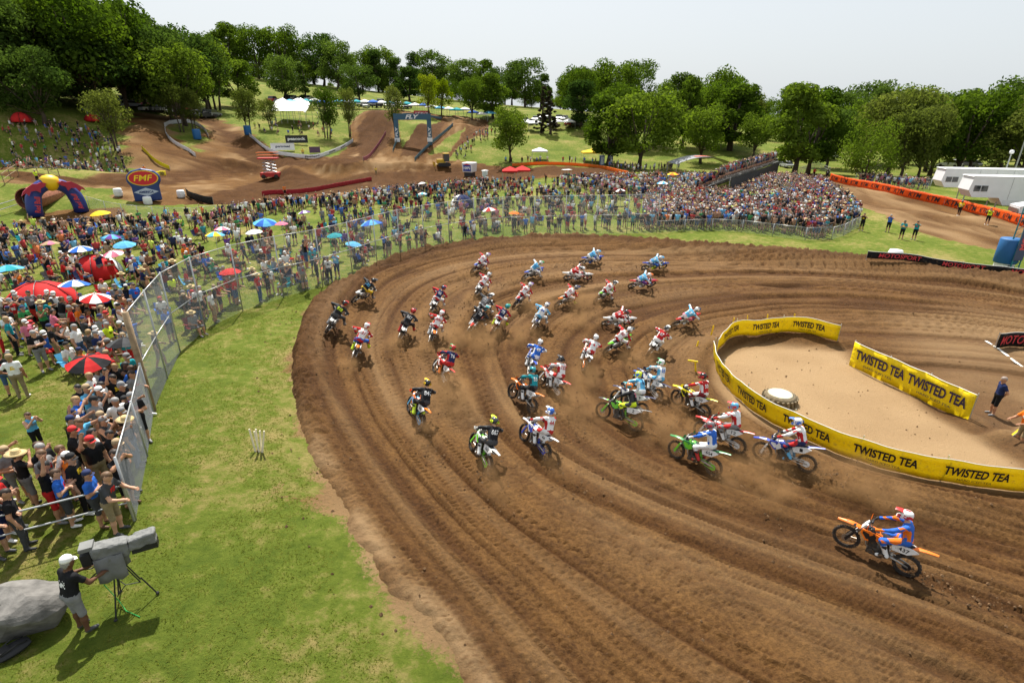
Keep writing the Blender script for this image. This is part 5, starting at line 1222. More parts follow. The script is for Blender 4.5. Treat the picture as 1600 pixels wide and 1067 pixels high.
rail_fence([(8, 290), (27, 275), (62, 268), (95, 282)], 1.5, 'weathered wooden railing above the rusty pipe')
rail_fence([(0, 338), (40, 325)], 1.3, 'metal railing left of the rusty pipe', STEEL)
rail_fence([(1247, 272), (1275, 262), (1296, 272)], 1.3, 'pale handrail on the ramp top at the end of the orange banner', STEEL, (.55, .97), 1.5)
# ================================================================== chain link fence
WIRE = mat('fence_wire', (.36, .37, .37), .45, metal=.5)
def chain_fence(pts, h, label, gap=3.0, cell=.075, rails=(1.0, .5), wire=.0028, bury=.1, z0=None, wood_first=False):
    p = line_px(pts, 4); L_ = path_len(p); e = empty('chain_link_fence', tuple(p[0])); k = max(2, int(round(L_ / gap)) + 1)
    P = [along(p, L_ * i / (k - 1))[0] - p[0] for i in range(k)]
    for i, q in enumerate(P):
        m = MB(); big = wood_first and i == 0
        m.tube([q - Vector((0, 0, bury + .2)), q + Vector((0, 0, h + .05))], .10 if big else .034, 8); m.build('post', WOOD if big else STEEL, e, True)
    for f in rails:
        for i in range(k - 1): m = MB(); m.tube([P[i] + Vector((0, 0, h * f)), P[i + 1] + Vector((0, 0, h * f))], .022, 6); m.build('rail', STEEL, e, True)
    V = []; Fq = []
    for i in range(k - 1):
        a, b = P[i], P[i + 1]; d = b - a; l = math.hypot(d.x, d.y); n = max(1, int(l / cell))
        for sg in (1, -1):
            t0 = -h if sg > 0 else 0.0
            for j in range(int((l + h) / cell) + 1):
                s0 = -h + j * cell if sg > 0 else j * cell; z_a, z_b = 0.0, h
                s1 = s0 + h * sg if sg > 0 else s0 - h
                pa, pb = (s0, 0.0), (s1, h)
                # clip to the panel 0..l
                def clip(u, v):
                    (x0, y0), (x1, y1) = u, v
                    if x1 == x0: return None
                    t_lo, t_hi = 0.0, 1.0
                    for bnd, sgn in ((0.0, 1), (l, -1)):
                        f0 = (x0 - bnd) * sgn; f1 = (x1 - bnd) * sgn
                        if f0 < 0 and f1 < 0: return None
                        if f0 < 0: t_lo = max(t_lo, f0 / (f0 - f1))
                        if f1 < 0: t_hi = min(t_hi, f0 / (f0 - f1))
                    if t_hi - t_lo < 1e-3: return None
                    return [(x0 + (x1 - x0) * t, y0 + (y1 - y0) * t) for t in (t_lo, t_hi)]
                c = clip(pa, pb)
                if not c: continue
                (x0, y0), (x1, y1) = c; u = d / l
                A = a + u * x0 + Vector((0, 0, y0)); Bq = a + u * x1 + Vector((0, 0, y1)); nn = Vector((u.y, -u.x, 0)) * wire; ww = (Bq - A).normalized().cross(nn.normalized()) * wire
                o_ = len(V); V += [A + nn, A - nn * .5 + ww, A - nn * .5 - ww, Bq + nn, Bq - nn * .5 + ww, Bq - nn * .5 - ww]
                Fq += [(o_, o_ + 1, o_ + 4, o_ + 3), (o_ + 1, o_ + 2, o_ + 5, o_ + 4), (o_ + 2, o_, o_ + 3, o_ + 5)]
    me = np_mesh('wire_mesh', [tuple(q) for q in V], Fq, WIRE, False); w = obj('wire_mesh', me, e); w['kind'] = 'stuff'
    tag(e, label, 'fence'); return e
FENCE_TALL = [(240, 642), (284, 546), (326, 512), (382, 485), (448, 463), (520, 443), (590, 415), (660, 392), (760, 373), (863, 368), (960, 366), (1026, 364)]
chain_fence(FENCE_TALL, 3.7, 'tall galvanised chain link fence sweeping round the outside of the turn', 3.1, wire=.0023, wood_first=True)
chain_fence([(212, 812), (223, 767), (240, 644)], 1.9, 'lower chain link fence beside the packed crowd at the lawn', 2.8, .06, (1.0,), .0021)
rail_fence([(0, 872), (100, 843), (210, 814)], 1.15, 'low pipe barrier in front of the lower left crowd', STEEL, (.52, .98), 2.3, .028, 'pipe_barrier')
chain_fence([(1026, 364), (1140, 361), (1281, 377), (1341, 356)], 1.15, 'low chain link fence in front of the packed stand crowd', 2.8, .10, (1.0,), .0026)
chain_fence([(1335, 287), (1400, 292), (1452, 297)], 1.6, 'chain link fence behind the orange banner', 3.0, .12, (1.0,), .003)
chain_fence([(140, 325), (200, 338), (290, 345), (340, 340)], 1.4, 'wire fence between the crowd field and the blue inflatable', 3.2, .12, (1.0,), .003)
# ================================================================== equipment and furniture
CLOTH = mat('awning_cloth', prop='c_main', rough=.8, spec=.15, noise=.08, scale=2)
CLOTH2 = mat('awning_cloth_second', prop='c_second', rough=.8, spec=.15, noise=.08, scale=2)
def umbrella(px, py, r, c1, c2, label, lift=1.75, tilt=0.0, name='umbrella'):
    p = on1(px, py, lift); g = hz(p.x, p.y); e = empty(name, (p.x, p.y, g), random.random() * 3); n = 8; H = p.z - g + .1
    for k in range(n):
        m = MB(); rows = []
        for f in (0, .35, .7, 1.0):
            row = []
            for t in (0, .5, 1):
                a = 2 * math.pi * (k + t) / n; rr = r * f * (1 - .05 * (t == .5) * f); row.append((rr * math.cos(a), rr * math.sin(a), H + r * .38 * (1 - f ** 1.7) - .04 * (t == .5) * f))
            rows.append(row)
        m.sheet(rows, .012); m.build('panel', CLOTH if k % 2 == 0 else CLOTH2, e, False)
    m = MB(); m.tube([(0, 0, -.1), (0, 0, H + r * .38 + .08)], .018, 6); m.build('pole', STEEL, e)
    e.rotation_euler = (tilt, tilt * .4, e.rotation_euler[2]); setprops(e, c_main=PAL[c1], c_second=PAL[c2]); tag(e, label, 'umbrella'); return e
UMB = [(160, 336, 1.7, 'yellow', 'yellow', 'large yellow umbrella in front of the blue inflatable'), (171, 373, 1.1, 'purple', 'light blue', 'purple and blue umbrella in the left field'), (196, 384, 1.3, 'light blue', 'light blue', 'plain sky blue umbrella in the left field'),
       (127, 393, 1.3, 'blue', 'white', 'blue and white striped beach umbrella'), (183, 397, 1.1, 'white', 'pink', 'white and pink umbrella below the sky blue one'), (16, 425, 1.4, 'teal', 'light blue', 'aqua umbrella at the left picture edge'), (112, 450, 1.3, 'blue', 'white', 'blue starred and white umbrella beside the red tent'),
       (141, 468, 1.2, 'red', 'white', 'red and white striped umbrella right of the red tent'), (136, 566, 1.25, 'red', 'black', 'red and black golf umbrella above the packed fence crowd'), (192, 542, 1.1, 'black', 'dark grey', 'plain black umbrella beside the tall fence post'), (80, 384, 1.1, 'pink', 'tan', 'faded pink umbrella in the left field'),
       (335, 370, 1.3, 'light blue', 'yellow', 'umbrella of many pale colours in mid field'), (346, 361, 1.1, 'white', 'pink', 'white and pink umbrella touching the many-coloured one'), (361, 428, 1.1, 'red', 'red', 'plain red umbrella just behind the chain link fence'), (585, 352, 1.8, 'blue', 'light blue', 'big blue beach shelter behind the fence'),
       (413, 349, 1.8, 'light blue', 'blue', 'pale blue beach shelter in mid field'), (768, 330, 1.4, 'red', 'white', 'red and white umbrella behind the fence in the middle'), (662, 288, 1.1, 'white', 'white', 'small white umbrella at the far edge of the field'), (971, 300, 1.3, 'white', 'black', 'black and white umbrella left of the stand crowd'),
       (803, 335, 1.0, 'orange', 'orange', 'orange umbrella behind the fence'), (1051, 274, 1.8, 'orange', 'yellow', 'orange yellow sunshade in the stand crowd'), (1035, 288, 1.5, 'light blue', 'white', 'pale blue and white sunshade in the stand crowd'), (136, 172, 1.5, 'blue', 'blue', 'blue umbrella on the left crowd slope'), (480, 334, 1.1, 'purple', 'white', 'lilac umbrella at the far crowd row'),
       (660, 305, 1.1, 'light blue', 'white', 'pale umbrella in the far crowd'), (440, 352, 1.0, 'pink', 'pink', 'pink umbrella right of the pale blue shelter'), (400, 365, 1.2, 'white', 'white', 'white umbrella near mid fence'), (525, 370, 1.1, 'teal', 'teal', 'teal umbrella behind mid fence'), (545, 384, 1.1, 'light blue', 'light blue', 'light blue umbrella close behind mid fence')]
for u in UMB: umbrella(u[0], u[1], u[2] * .54, *u[3:], tilt=random.uniform(-.18, .18))
def dome(px, py, w, h, c1, c2, label, rz=0.0):
    p = on1(px, py); e = empty('dome_tent', tuple(p), rz)
    for k in range(6):
        m = MB(); rows = []
        for f in np.linspace(0, 1, 6):
            rows.append([(w / 2 * math.cos(f * math.pi / 2) * math.cos(a), w / 2 * math.cos(f * math.pi / 2) * math.sin(a), h * math.sin(f * math.pi / 2)) for a in np.linspace(2 * math.pi * k / 6, 2 * math.pi * (k + 1) / 6, 5)])
        m.sheet(rows); b = m.build('panel', CLOTH if k % 3 else CLOTH2, e, True); b.modifiers.new('thickness', 'SOLIDIFY').thickness = .01
    for k in range(6):
        a = 2 * math.pi * k / 6; m = MB(); m.tube([(w / 2 * 1.01 * math.cos(f) * math.cos(a), w / 2 * 1.01 * math.cos(f) * math.sin(a), h * 1.01 * math.sin(f)) for f in np.linspace(0, math.pi / 2, 7)], .02, 4); m.build('pole', mBlk, e)
    setprops(e, c_main=PAL[c1], c_second=PAL[c2]); tag(e, label, 'tent')
dome(72, 487, 3.6, 1.7, 'red', 'red', 'large red dome tent near the left picture edge'); dome(152, 432, 3.2, 1.5, 'red', 'white', 'red dome shelter with white window in the left field'); dome(722, 324, 3.0, 1.6, 'navy', 'white', 'navy and white dome tent in the far field')
dome(145, 312 - 122, 3.0, 1.5, 'red', 'red', 'red dome tent on the left crowd slope'); dome(35, 191, 3.4, 1.7, 'red', 'dark red', 'red shelter under the trees at the upper left')
def canopy(p, w, h, col, label, rz=0.0, group=None, peak=.8, name='pop_up_canopy'):
    e = empty(name, tuple(p), rz)
    m = MB(); q = w / 2
    m.add([(-q, -q, h), (q, -q, h), (q, q, h), (-q, q, h), (0, 0, h + peak), (-q, -q, h - .3), (q, -q, h - .3), (q, q, h - .3), (-q, q, h - .3)], [(0, 1, 4), (1, 2, 4), (2, 3, 4), (3, 0, 4), (0, 5, 6, 1), (1, 6, 7, 2), (2, 7, 8, 3), (3, 8, 5, 0)]); m.build('roof', CLOTH, e)
    for a, b in ((-q, -q), (q, -q), (q, q), (-q, q)): m = MB(); m.tube([(a * .98, b * .98, -.2), (a * .98, b * .98, h)], .035, 5); m.build('leg', STEEL, e)
    setprops(e, c_main=PAL[col] if isinstance(col, str) else col); tag(e, label, 'canopy', group)
canopy(on1(797, 286), 3.2, 2.5, 'red', 'red pop-up canopy beside the lone round tree'); canopy(on1(816, 284), 3.2, 2.4, 'red', 'second red pop-up canopy, right of its twin'); canopy(on1(924, 253), 5, 2.4, 'yellow', 'yellow pop-up canopy below the leaning green tree'); canopy(on1(843, 250), 4, 2.3, 'white', 'white pop-up canopy at the far crowd row')
canopy(on1(837, 206), 4.5, 2.6, 'white', 'white pop-up canopy beside the conifers')
def marquee():
    a, b = on1(433, 190), on1(491, 190); w = (b - a).length; e = empty('marquee', tuple(a)); m = MB(); n = 25; rows = []
    for j, (y, hz_) in enumerate(((-5, 2.6), (-2.5, 3.6), (0, 5.0), (2.5, 3.6), (5, 2.6))):
        rows.append([(w * i / (n - 1), y, hz_ + (0 if j in (0, 4) else (.9 if j == 2 else .35) * max(0, 1 - abs(((i / (n - 1) * 3) % 1.5) - .75) * 2.4)) - (.5 if i in (0, n - 1) else 0)) for i in range(n)])
    m.sheet(rows, .03); m.build('roof', mat('marquee_white', (.80, .80, .78), .7), e, True)
    for i in range(7):
        for y in (-5, 5): m = MB(); m.tube([(w * i / 6, y, -.5), (w * i / 6, y, 2.6)], .06, 5); m.build('pole', STEEL, e)
    tag(e, 'big white peaked marquee on the hillside lawn', 'tent')
marquee()
# camp chairs
def chair_mesh():
    m = MB()
    rows = [[(x_, y, z - .05 * (1 - abs(x_) / .26)) for x_ in (-.26, 0, .26)] for y, z in ((.25, .42), (-.15, .38), (-.22, .50), (-.34, .92))]
    m.sheet(rows, .02, 0)
    for s in (-1, 1): m.sheet([[(s * .28, y, .62), (s * .35, y, .62)] for y in (-.26, .24)], .02, 0)
    for x_, y0, y1 in ((-.28, .26, -.26), (.28, .26, -.26), (-.28, -.26, .26), (.28, -.26, .26)): m.tube([(x_, y0, 0), (x_, y1 * .9, .42)], .012, 4, 1)
    for s in (-1, 1): m.tube([(s * .28, -.24, .1), (s * .27, -.34, .92)], .012, 4, 1); m.tube([(s * .30, .25, .0), (s * .32, .24, .62)], .012, 4, 1)
    return m.mesh('camp_chair', [CLOTH, mBlk])
CHAIR = chair_mesh()
# ---- television camera, cameraman, rock, bag
def rumple(o):
    b = o.modifiers.new('round', 'BEVEL'); b.width = .05; b.segments = 2
    sb = o.modifiers.new('split', 'SUBSURF'); sb.subdivision_type = 'SIMPLE'; sb.levels = sb.render_levels = 4
    tx_ = bpy.data.textures.new('folds', 'CLOUDS'); tx_.noise_scale = .22; d = o.modifiers.new('folds', 'DISPLACE'); d.texture = tx_; d.strength = .10; d.mid_level = .5
def tv_camera():
    p = on1(206, 940); e = empty('video_camera', tuple(p), R(-62)); H = 1.30; e.scale = (.78, .78, .90)      # lens looks along +Y of the empty
    grey = mat('rain_cover', (.155, .158, .152), .75, noise=.15, scale=3, bump=.9, bscale=5)
    for k in range(3):
        a = R(90 + 120 * k); f = Vector((math.cos(a) * .62, math.sin(a) * .62, 0)); m = MB(); t_ = Vector((0, 0, H)) + f * .1
        for s in (-1, 1): sd = Vector((-math.sin(a), math.cos(a), 0)) * .05 * s; m.tube([t_ + sd, f * .55 + Vector((0, 0, .55)) + sd], .018, 6)
        m.tube([f * .6 + Vector((0, 0, .62)), f], .02, 6); m.tube([f * .55 + Vector((0, 0, .5)), Vector((0, 0, .55))], .012, 5); m.lathe([(.045, 0), (.045, .04), (.02, .06)], 8, 0, tuple(f)); m.build('tripod_leg', mBlk, e)
    m = MB(); m.lathe([(.10, 0), (.12, .06), (.07, .14)], 12, 0, (0, 0, H)); m.build('tripod_head', mBlk, e)
    m = MB(); m.prism([(-.45, H + .12), (.35, H + .12), (.40, H + .52), (-.42, H + .60)], -.19, .19); rc = m.build('body', grey, e); rumple(rc)
    m = MB(); m.prism([(.36, H + .22), (1.0, H + .28), (1.0, H + .58), (.36, H + .52)], -.17, .17); rc = m.build('lens_hood', grey, e); rumple(rc)
    m = MB(); m.box((0, .70, H + .20), (.26, .60, .16)); m.build('lens', mBlk, e)
    m = MB()
    for x_ in (-.21, .21):
        rows = [[(x_ * (1 + .25 * t) + .03 * math.sin(i * 2.3 + t), -.42 + i * .16, H + .30 - .62 * t - .06 * (i % 2) * t) for i in range(5)] for t in (0, .35, .7, 1)]; m.sheet(rows)
    rc = m.build('cover_flap', grey, e, True); rc.modifiers.new('thickness', 'SOLIDIFY').thickness = .012
    m = MB(); m.box((0, -.56, H + .32), (.30, .22, .30)); m.build('viewfinder', mBlk, e); m = MB(); m.box((-.02, -.50, H + .60), (.34, .30, .10)); m.build('viewfinder_hood', grey, e)
    for s in (-1, 1): m = MB(); m.tube([(.12 * s, -.25, H + .05), (.22 * s, -.62, H - .15), (.22 * s, -.80, H - .12)], .016, 6); m.build('pan_handle', mBlk, e)
    m = MB(); m.tube([(0, -.3, H + .1), (-.05, -.45, .7), (0, -.25, .12), (.3, -.1, .02), (.7, .25, .015)], .012, 5); m.build('cable', mat('green_cable', (.02, .28, .06), .6), e)
    tag(e, 'television camera in grey rain cover on a black tripod on the lawn', 'camera'); return e
tv_camera()
def rock():
    p = on1(42, 975); g = np.random.default_rng(5); bm = bmesh.new(); bmesh.ops.create_icosphere(bm, subdivisions=4, radius=1)
    pl = [(g.normal(size=3), .58 + .30 * g.random()) for _ in range(15)]; pl = [(n / np.linalg.norm(n), d) for n, d in pl]
    for v in bm.verts:
        c = np.array(v.co)
        for n, d in pl:
            s_ = c @ n - d
            if s_ > 0: c = c - n * s_ * .99
        c = c * (1 + .05 * float(vnoise(np.array(c[0] * 4 + 9), np.array(c[1] * 4 + c[2] * 3))))
        v.co = (c[0] * 1.05, c[1] * .72, c[2] * .70 + .38)
    me = bpy.data.meshes.new('boulder'); bm.to_mesh(me); bm.free(); me.materials.append(mat('granite', (.135, .128, .118), .9, noise=.35, scale=5, bump=.9, bscale=10)); o = obj('boulder', me); o.location = (p.x, p.y, p.z - .08); o.rotation_euler = (0, 0, R(28))
    q = Matrix.Rotation(R(-28), 3, 'Z') @ (Vector((0, 0, CZ)) - p).normalized(); u = Vector((0, 0, 1)).cross(q).normalized(); v = q.cross(u)
    dm = decal_on(me, '/5/', Vector((0, 0, .45)) - u * .45 + v * .12, u + v * .15, v - u * .15, .55, .26, bold=.01, off=.012); dm.materials.append(mInkB); obj('lettering', dm, o)
    tag(o, 'pale grey boulder with painted dark characters at the lower left', 'rock')
rock()
def bag():
    p = on1(22, 1020); e = empty('backpack', tuple(p), R(-30)); m = MB(); rows = [[(.17 * (1 - abs(t) ** 3 * .35) * math.cos(a), t * .27, .10 + .10 * math.sin(a) * (1 - abs(t) ** 3 * .5)) for a in np.linspace(0, 2 * math.pi, 13)] for t in np.linspace(-1, 1, 9)]
    m.sheet(rows); m.build('body', mat('bag_nylon', (.018, .018, .02), .7, bump=.5, bscale=12), e, True); m = MB(); m.box((0, -.12, .20), (.20, .18, .05)); m.build('pocket', mBlk, e)
    for s in (-1, 1): m = MB(); m.tube([(.09 * s, .22, .17), (.12 * s, .05, .235), (.10 * s, -.2, .18)], .014, 5); m.build('strap', mBlk, e)
    m = MB(); m.box((.04, -.255, .12), (.09, .02, .05)); m.build('reflector', ink((.85, .16, .02)), e); tag(e, 'black backpack with small orange patch below the boulder', 'backpack')
bag()
LATH = mat('pale_wood_lath', (.74, .68, .52), .85, noise=.12, scale=9)
c0 = on1(405, 706)
for k, (dx, lx) in enumerate(((-.16, -.10), (-.07, .06), (0, -.02), (.07, .05), (.14, .12))):
    q = Vector((c0.x + dx * .7, c0.y + .05 * (k % 2), hz(c0.x + dx, c0.y))); m = MB(); m.box((0, 0, .34), (.055, .03, .9), taper=.9); o = m.build('wooden_stake', LATH); o.location = q; o.rotation_euler = (R(-6 + 4 * k), lx * 1.2, .3 * k)
    tag(o, ['leftmost', 'second', 'middle', 'fourth', 'rightmost'][k] + ' pale wooden stake of the small bundle stuck in the lawn', 'stake', 'bundle of stakes on the lawn')
YST = mat('yellow_stake', (.82, .55, .01), .55)
for k, (sx_, sy_) in enumerate(((1087, 549), (1111, 524), (1143, 511), (1167, 508), (1198, 506), (1240, 505), (1087, 582))):
    q = on1(sx_, sy_); m = MB(); m.box((0, 0, .26), (.07, .05, .62)); m.tube([(0, 0, .55), (.0, 0, .60)], .03, 5)
    if k == 6: m.box((.12, 0, .58), (.50, .05, .07))
    o = m.build('marker_stake', YST); o.location = q; o.rotation_euler = (R(4 * (k % 3 - 1)), R(8), .4 * k)
    tag(o, ['yellow marker stake left of the banner bend', 'second yellow marker stake up from the banner bend', 'third yellow marker stake above the banner', 'fourth yellow marker stake above the banner', 'fifth yellow marker stake above the banner', 'last yellow marker stake behind the short banner', 'T-shaped yellow marker stake beside the banner bend'][k], 'stake', 'yellow stakes round the banner')
def tyre():
    p = on1(1217, 628); e = empty('tractor_tyre', tuple(p)); m = MB(); m.lathe([(.38, .40), (.56, .42), (.66, .34), (.68, .12), (.64, -.1), (.4, -.1)], 30); m.build('carcass', mat('dusty_rubber', (.16, .125, .075), .95, noise=.3, scale=5), e, True)
    for k in range(22): m = MB(); a = 2 * math.pi * k / 22; m.box((.70, 0, .17), (.07, .10, .34), 0, M=Matrix.Rotation(a, 4, 'Z') @ Matrix.Rotation(R(15), 4, 'X')); m.build('lug', mat('dusty_rubber'), e)
    m = MB(); m.lathe([(0, .455), (.42, .44), (.55, .415)], 24); m.build('sand_fill', mat('pale_sand', (.58, .52, .38), .95, noise=.15, scale=6, bump=.5, bscale=20), e, True); tag(e, 'sand filled tractor tyre lying in the sandy infield', 'tyre')
tyre()
# ---- right edge: truss pillar, pad
def truss():
    p = on1(1577, 424); e = empty('truss_pillar', tuple(p)); teal = mat('truss_teal', (.04, .22, .25), .5, metal=.3); H = 6.5
    for a, b in ((-.3, -.3), (.3, -.3), (.3, .3), (-.3, .3)): m = MB(); m.tube([(a, b, -.2), (a, b, H)], .045, 6); m.build('chord', teal, e)
    for i in range(11):
        z = i * .6
        for (a, b), (c_, d) in (((-.3, -.3), (.3, -.3)), ((.3, -.3), (.3, .3)), ((-.3, .3), (-.3, -.3))): m = MB(); m.tube([(a, b, z), (c_, d, z + .6)], .022, 4); m.build('brace', teal, e)
    m = MB(); m.box((-.02, -.36, 3.6), (.70, .03, 5.4)); m.build('panel', ink((.06, .08, .14)), e); obj('lettering', flat_text('MOTOSPORT', (0, -.385, 3.6), (0, 0, 1), (-1, 0, 0), 3.8, .42, ink((.7, .1, .1)), bold=.04), e)
    tag(e, 'teal truss pillar with lettered panel at the right edge', 'pillar')
    q = on1(1566, 421); e = empty('crash_pad', tuple(q)); m = MB(); m.lathe([(.70, .55), (.74, .6), (.74, 2.3), (.70, 2.36), (0, 2.36)], 20); m.build('blue_wrap', mat('pad_blue', (.012, .10, .27), .6, bump=.6, bscale=8), e, True); m = MB(); m.lathe([(.62, 0), (.62, .54), (0, .54)], 16); m.build('white_barrel', ink(WHT), e)
    obj('lettering', flat_text('5', (-.15, -.64, .28), (1, 0, 0), (0, 0, 1), .25, .36, ink(BLK), bold=.05), e); tag(e, 'blue cylindrical pad on a white barrel at the foot of the truss pillar', 'pad')
truss()
cl = line_px([(1540, 533), (1566, 551), (1600, 576), (1640, 606)], 6, .03); m = MB(); rows = [[], []]
for i, q in enumerate(cl):
    t_ = (cl[min(i + 1, len(cl) - 1)] - cl[max(i - 1, 0)]).normalized(); nn = Vector((t_.y, -t_.x, 0)) * (.07 + .02 * math.sin(i * 2.1)); rows[0].append(q + nn); rows[1].append(q - nn)
m.sheet(rows); cl_o = m.build('chalk_line', mat('chalk', (.62, .60, .55), .95, noise=.25, scale=4)); cl_o['kind'] = 'structure'
# ---- trailers and truck
WHP = mat('white_coachwork', (.70, .71, .72), .35, noise=.05, scale=1)
GLS = mat('dark_glass', (.02, .022, .025), .1, spec=.7)
def wheel(e, c, r=.5, w=.3):
    m = MB(); m.lathe([(r * .45, -w / 2), (r * .95, -w / 2), (r, -w * .3), (r, w * .3), (r * .95, w / 2), (r * .45, w / 2)], 16, 0, (0, 0, 0), Matrix.Translation(c) @ Matrix.Rotation(math.pi / 2, 4, 'X')); o = m.build('wheel', mRub, e, True)
    m = MB(); m.lathe([(0, -w * .4), (r * .5, -w * .46), (r * .5, w * .46), (0, w * .4)], 10, 0, (0, 0, 0), Matrix.Translation(c) @ Matrix.Rotation(math.pi / 2, 4, 'X')); m.build('rim', mAl, o)
def trailer(px, py, rz, L_, label):
    p = on1(px, py); e = empty('race_trailer', tuple(p), rz); z0, z1 = 1.15, 4.0
    m = MB(); m.prism([(.55, z0 + .5), (0, z0 + 1.3), (.25, z1), (L_, z1), (L_, z0 - .35), (3.9, z0 - .35), (3.3, z0 + .5)], 0, 2.6, axis='y'); m.build('body', WHP, e)
    m = MB(); m.prism([(.1, z1), (L_, z1), (L_, z1 + .06), (.2, z1 + .06)], -.03, 2.63, axis='y'); m.build('roof', WHP, e)
    for k in range(2):
        m = MB(); m.prism([(.50 + .75 * k, 2.35), (1.15 + .75 * k, 2.35), (1.15 + .75 * k, 3.0), (.50 + .75 * k, 3.0)], -.03, -.004, axis='y'); w = m.build('window', GLS, e)
        m = MB(); m.tube([(.50 + .75 * k, -.02, 2.35), (1.15 + .75 * k, -.02, 2.35), (1.15 + .75 * k, -.02, 3.0), (.50 + .75 * k, -.02, 3.0)], .03, 4, closed=True); m.build('frame', STEEL, w)
    for k in range(5): m = MB(); m.box((4.2 + k * 1.9, -.012, 2.4), (.03, .02, 3.1)); m.build('panel_joint', STEEL, e)
    for k in range(3): m = MB(); m.box((4.6 + 2.2 * k, -.015, 1.15), (1.6, .02, .55)); m.build('locker_door', ink((.62, .63, .64)), e)
    for x_ in (L_ - 3.2, L_ - 2.0):
        for y in (.2, 2.4): wheel(e, (x_, y, .5))
    for y in (.4, 2.2): m = MB(); m.tube([(3.4, y, -.1), (3.4, y, z0)], .07, 6); m.build('landing_leg', STEEL, e)
    tag(e, label, 'trailer')
trailer(1503, 330, R(-14), 14, 'nearer long white race trailer with two nose windows')
trailer(1462, 312, R(-14), 15, 'farther long white race trailer half hidden by the nearer one')
def tractor_cab():
    p = on1(1618, 346); e = empty('truck', tuple(p), R(160)); m = MB(); m.prism([(-1.2, .9), (2.2, .9), (2.25, 1.6), (1.0, 1.9), (.7, 2.9), (-1.2, 3.1)], -1.15, 1.15, axis='y'); m.build('cab', WHP, e)
    m = MB(); m.prism([(1.02, 1.95), (.75, 2.75), (.68, 2.75), (.95, 1.95)], -1.0, 1.0, axis='y'); m.build('windscreen', GLS, e)
    for y in (-1.17, 1.17): m = MB(); m.box((.2, y, 2.3), (.8, .03, .6)); m.build('side_window', GLS, e)
    m = MB(); m.box((-2.6, 0, .85), (3.0, 1.0, .3)); m.build('chassis', mBlk, e)
    for x_ in (1.5, -2.4, -3.5):
        for y in (-1.0, 1.0): wheel(e, (x_, y, .5))
    m = MB(); m.box((2.3, 0, 1.15), (.1, 2.0, .45)); m.build('bumper', mAl, e); tag(e, 'white truck cab in front of the trailers at the right edge', 'truck')
tractor_cab()
def pole_(px, py, h, label, ball=False):
    p = on1(px, py); e = empty('light_pole', tuple(p)); m = MB(); m.tube([(0, 0, -.3), (0, 0, h)], [.12, .07], 8); m.build('mast', STEEL, e); m = MB()
    if ball: m.lathe([(0, h), (.25, h + .1), (.28, h + .3), (.2, h + .5), (0, h + .55)], 12)
    else: m.box((0, -.3, h), (.5, .9, .2))
    m.build('lamp', ink(WHT), e, ball); tag(e, label, 'pole')
pole_(1574, 300, 12, 'tall grey lighting mast behind the trailers'); pole_(1556, 312, 6, 'thin pole with white ball lamp behind the trailers', True)
# ---- bleachers
A_, B_ = on1(1138, 312), on1(1213, 277); u_ = (B_ - A_); u_.z = 0; LB = u_.length; u_.normalize(); nb = Vector((-u_.y, u_.x, 0))
def bleacher():
    e = empty('bleachers', tuple(A_), math.atan2(u_.y, u_.x)); alu = mat('bleacher_plank', (.10, .09, .08), .8, noise=.2)
    for k in range(7): m = MB(); m.box((LB / 2, 5.6 - .8 * k, .30 + .44 * k), (LB, .60, .06)); m.build('tread', alu, e)
    n = int(LB / .5)
    for k in range(n): m = MB(); m.box((LB * (k + .5) / n, -.02, 1.35), (LB / n * .86, .04, 2.7)); m.build('slat', mat('dark_slat', (.035, .034, .036), .8, noise=.3, scale=1), e)
    for k in range(8):
        m = MB(); m.tube([(LB * k / 7, .15, -.3), (LB * k / 7, .15, 3.0)], .05, 5); m.tube([(LB * k / 7, .15, 2.9), (LB * k / 7, 5.7, .2)], .05, 5); m.build('support', STEEL, e)
    m = MB(); m.tube([(0, 0, 2.8), (LB, 0, 2.8)], .05, 6); m.build('top_rail', mBlk, e); tag(e, 'raised bleachers with dark slatted back wall in the crowd', 'bleachers')
bleacher()
def stage():
    p = on1(1056, 272); e = empty('stage_roof', tuple(p), R(4)); m = MB(); W_ = 13; rows = [[(W_ * t, y, .8 + 2.6 * math.sin(math.pi * (.12 + .80 * t)) ** .8) for t in np.linspace(0, 1, 15)] for y in (0, 3, 6)]
    m.sheet(rows, .06); m.build('shell', mat('stage_grey', (.22, .23, .25), .5), e, True)
    m = MB(); m.sheet([[(W_ * t, y, .89 + 2.6 * math.sin(math.pi * (.12 + .80 * t)) ** .8) for t in np.linspace(.35, .68, 8)] for y in (1.0, 3.2)]); m.build('emblem', ink((.5, .10, .06)), e, True)
    for x_ in (.1, W_ - .1):
        for y in (.1, 5.9): m = MB(); m.tube([(x_, y, -.4), (x_, y, 2.0)], .08, 5); m.build('post', STEEL, e)
    tag(e, 'curved grey stage roof with red emblem behind the crowd', 'stage')
stage()
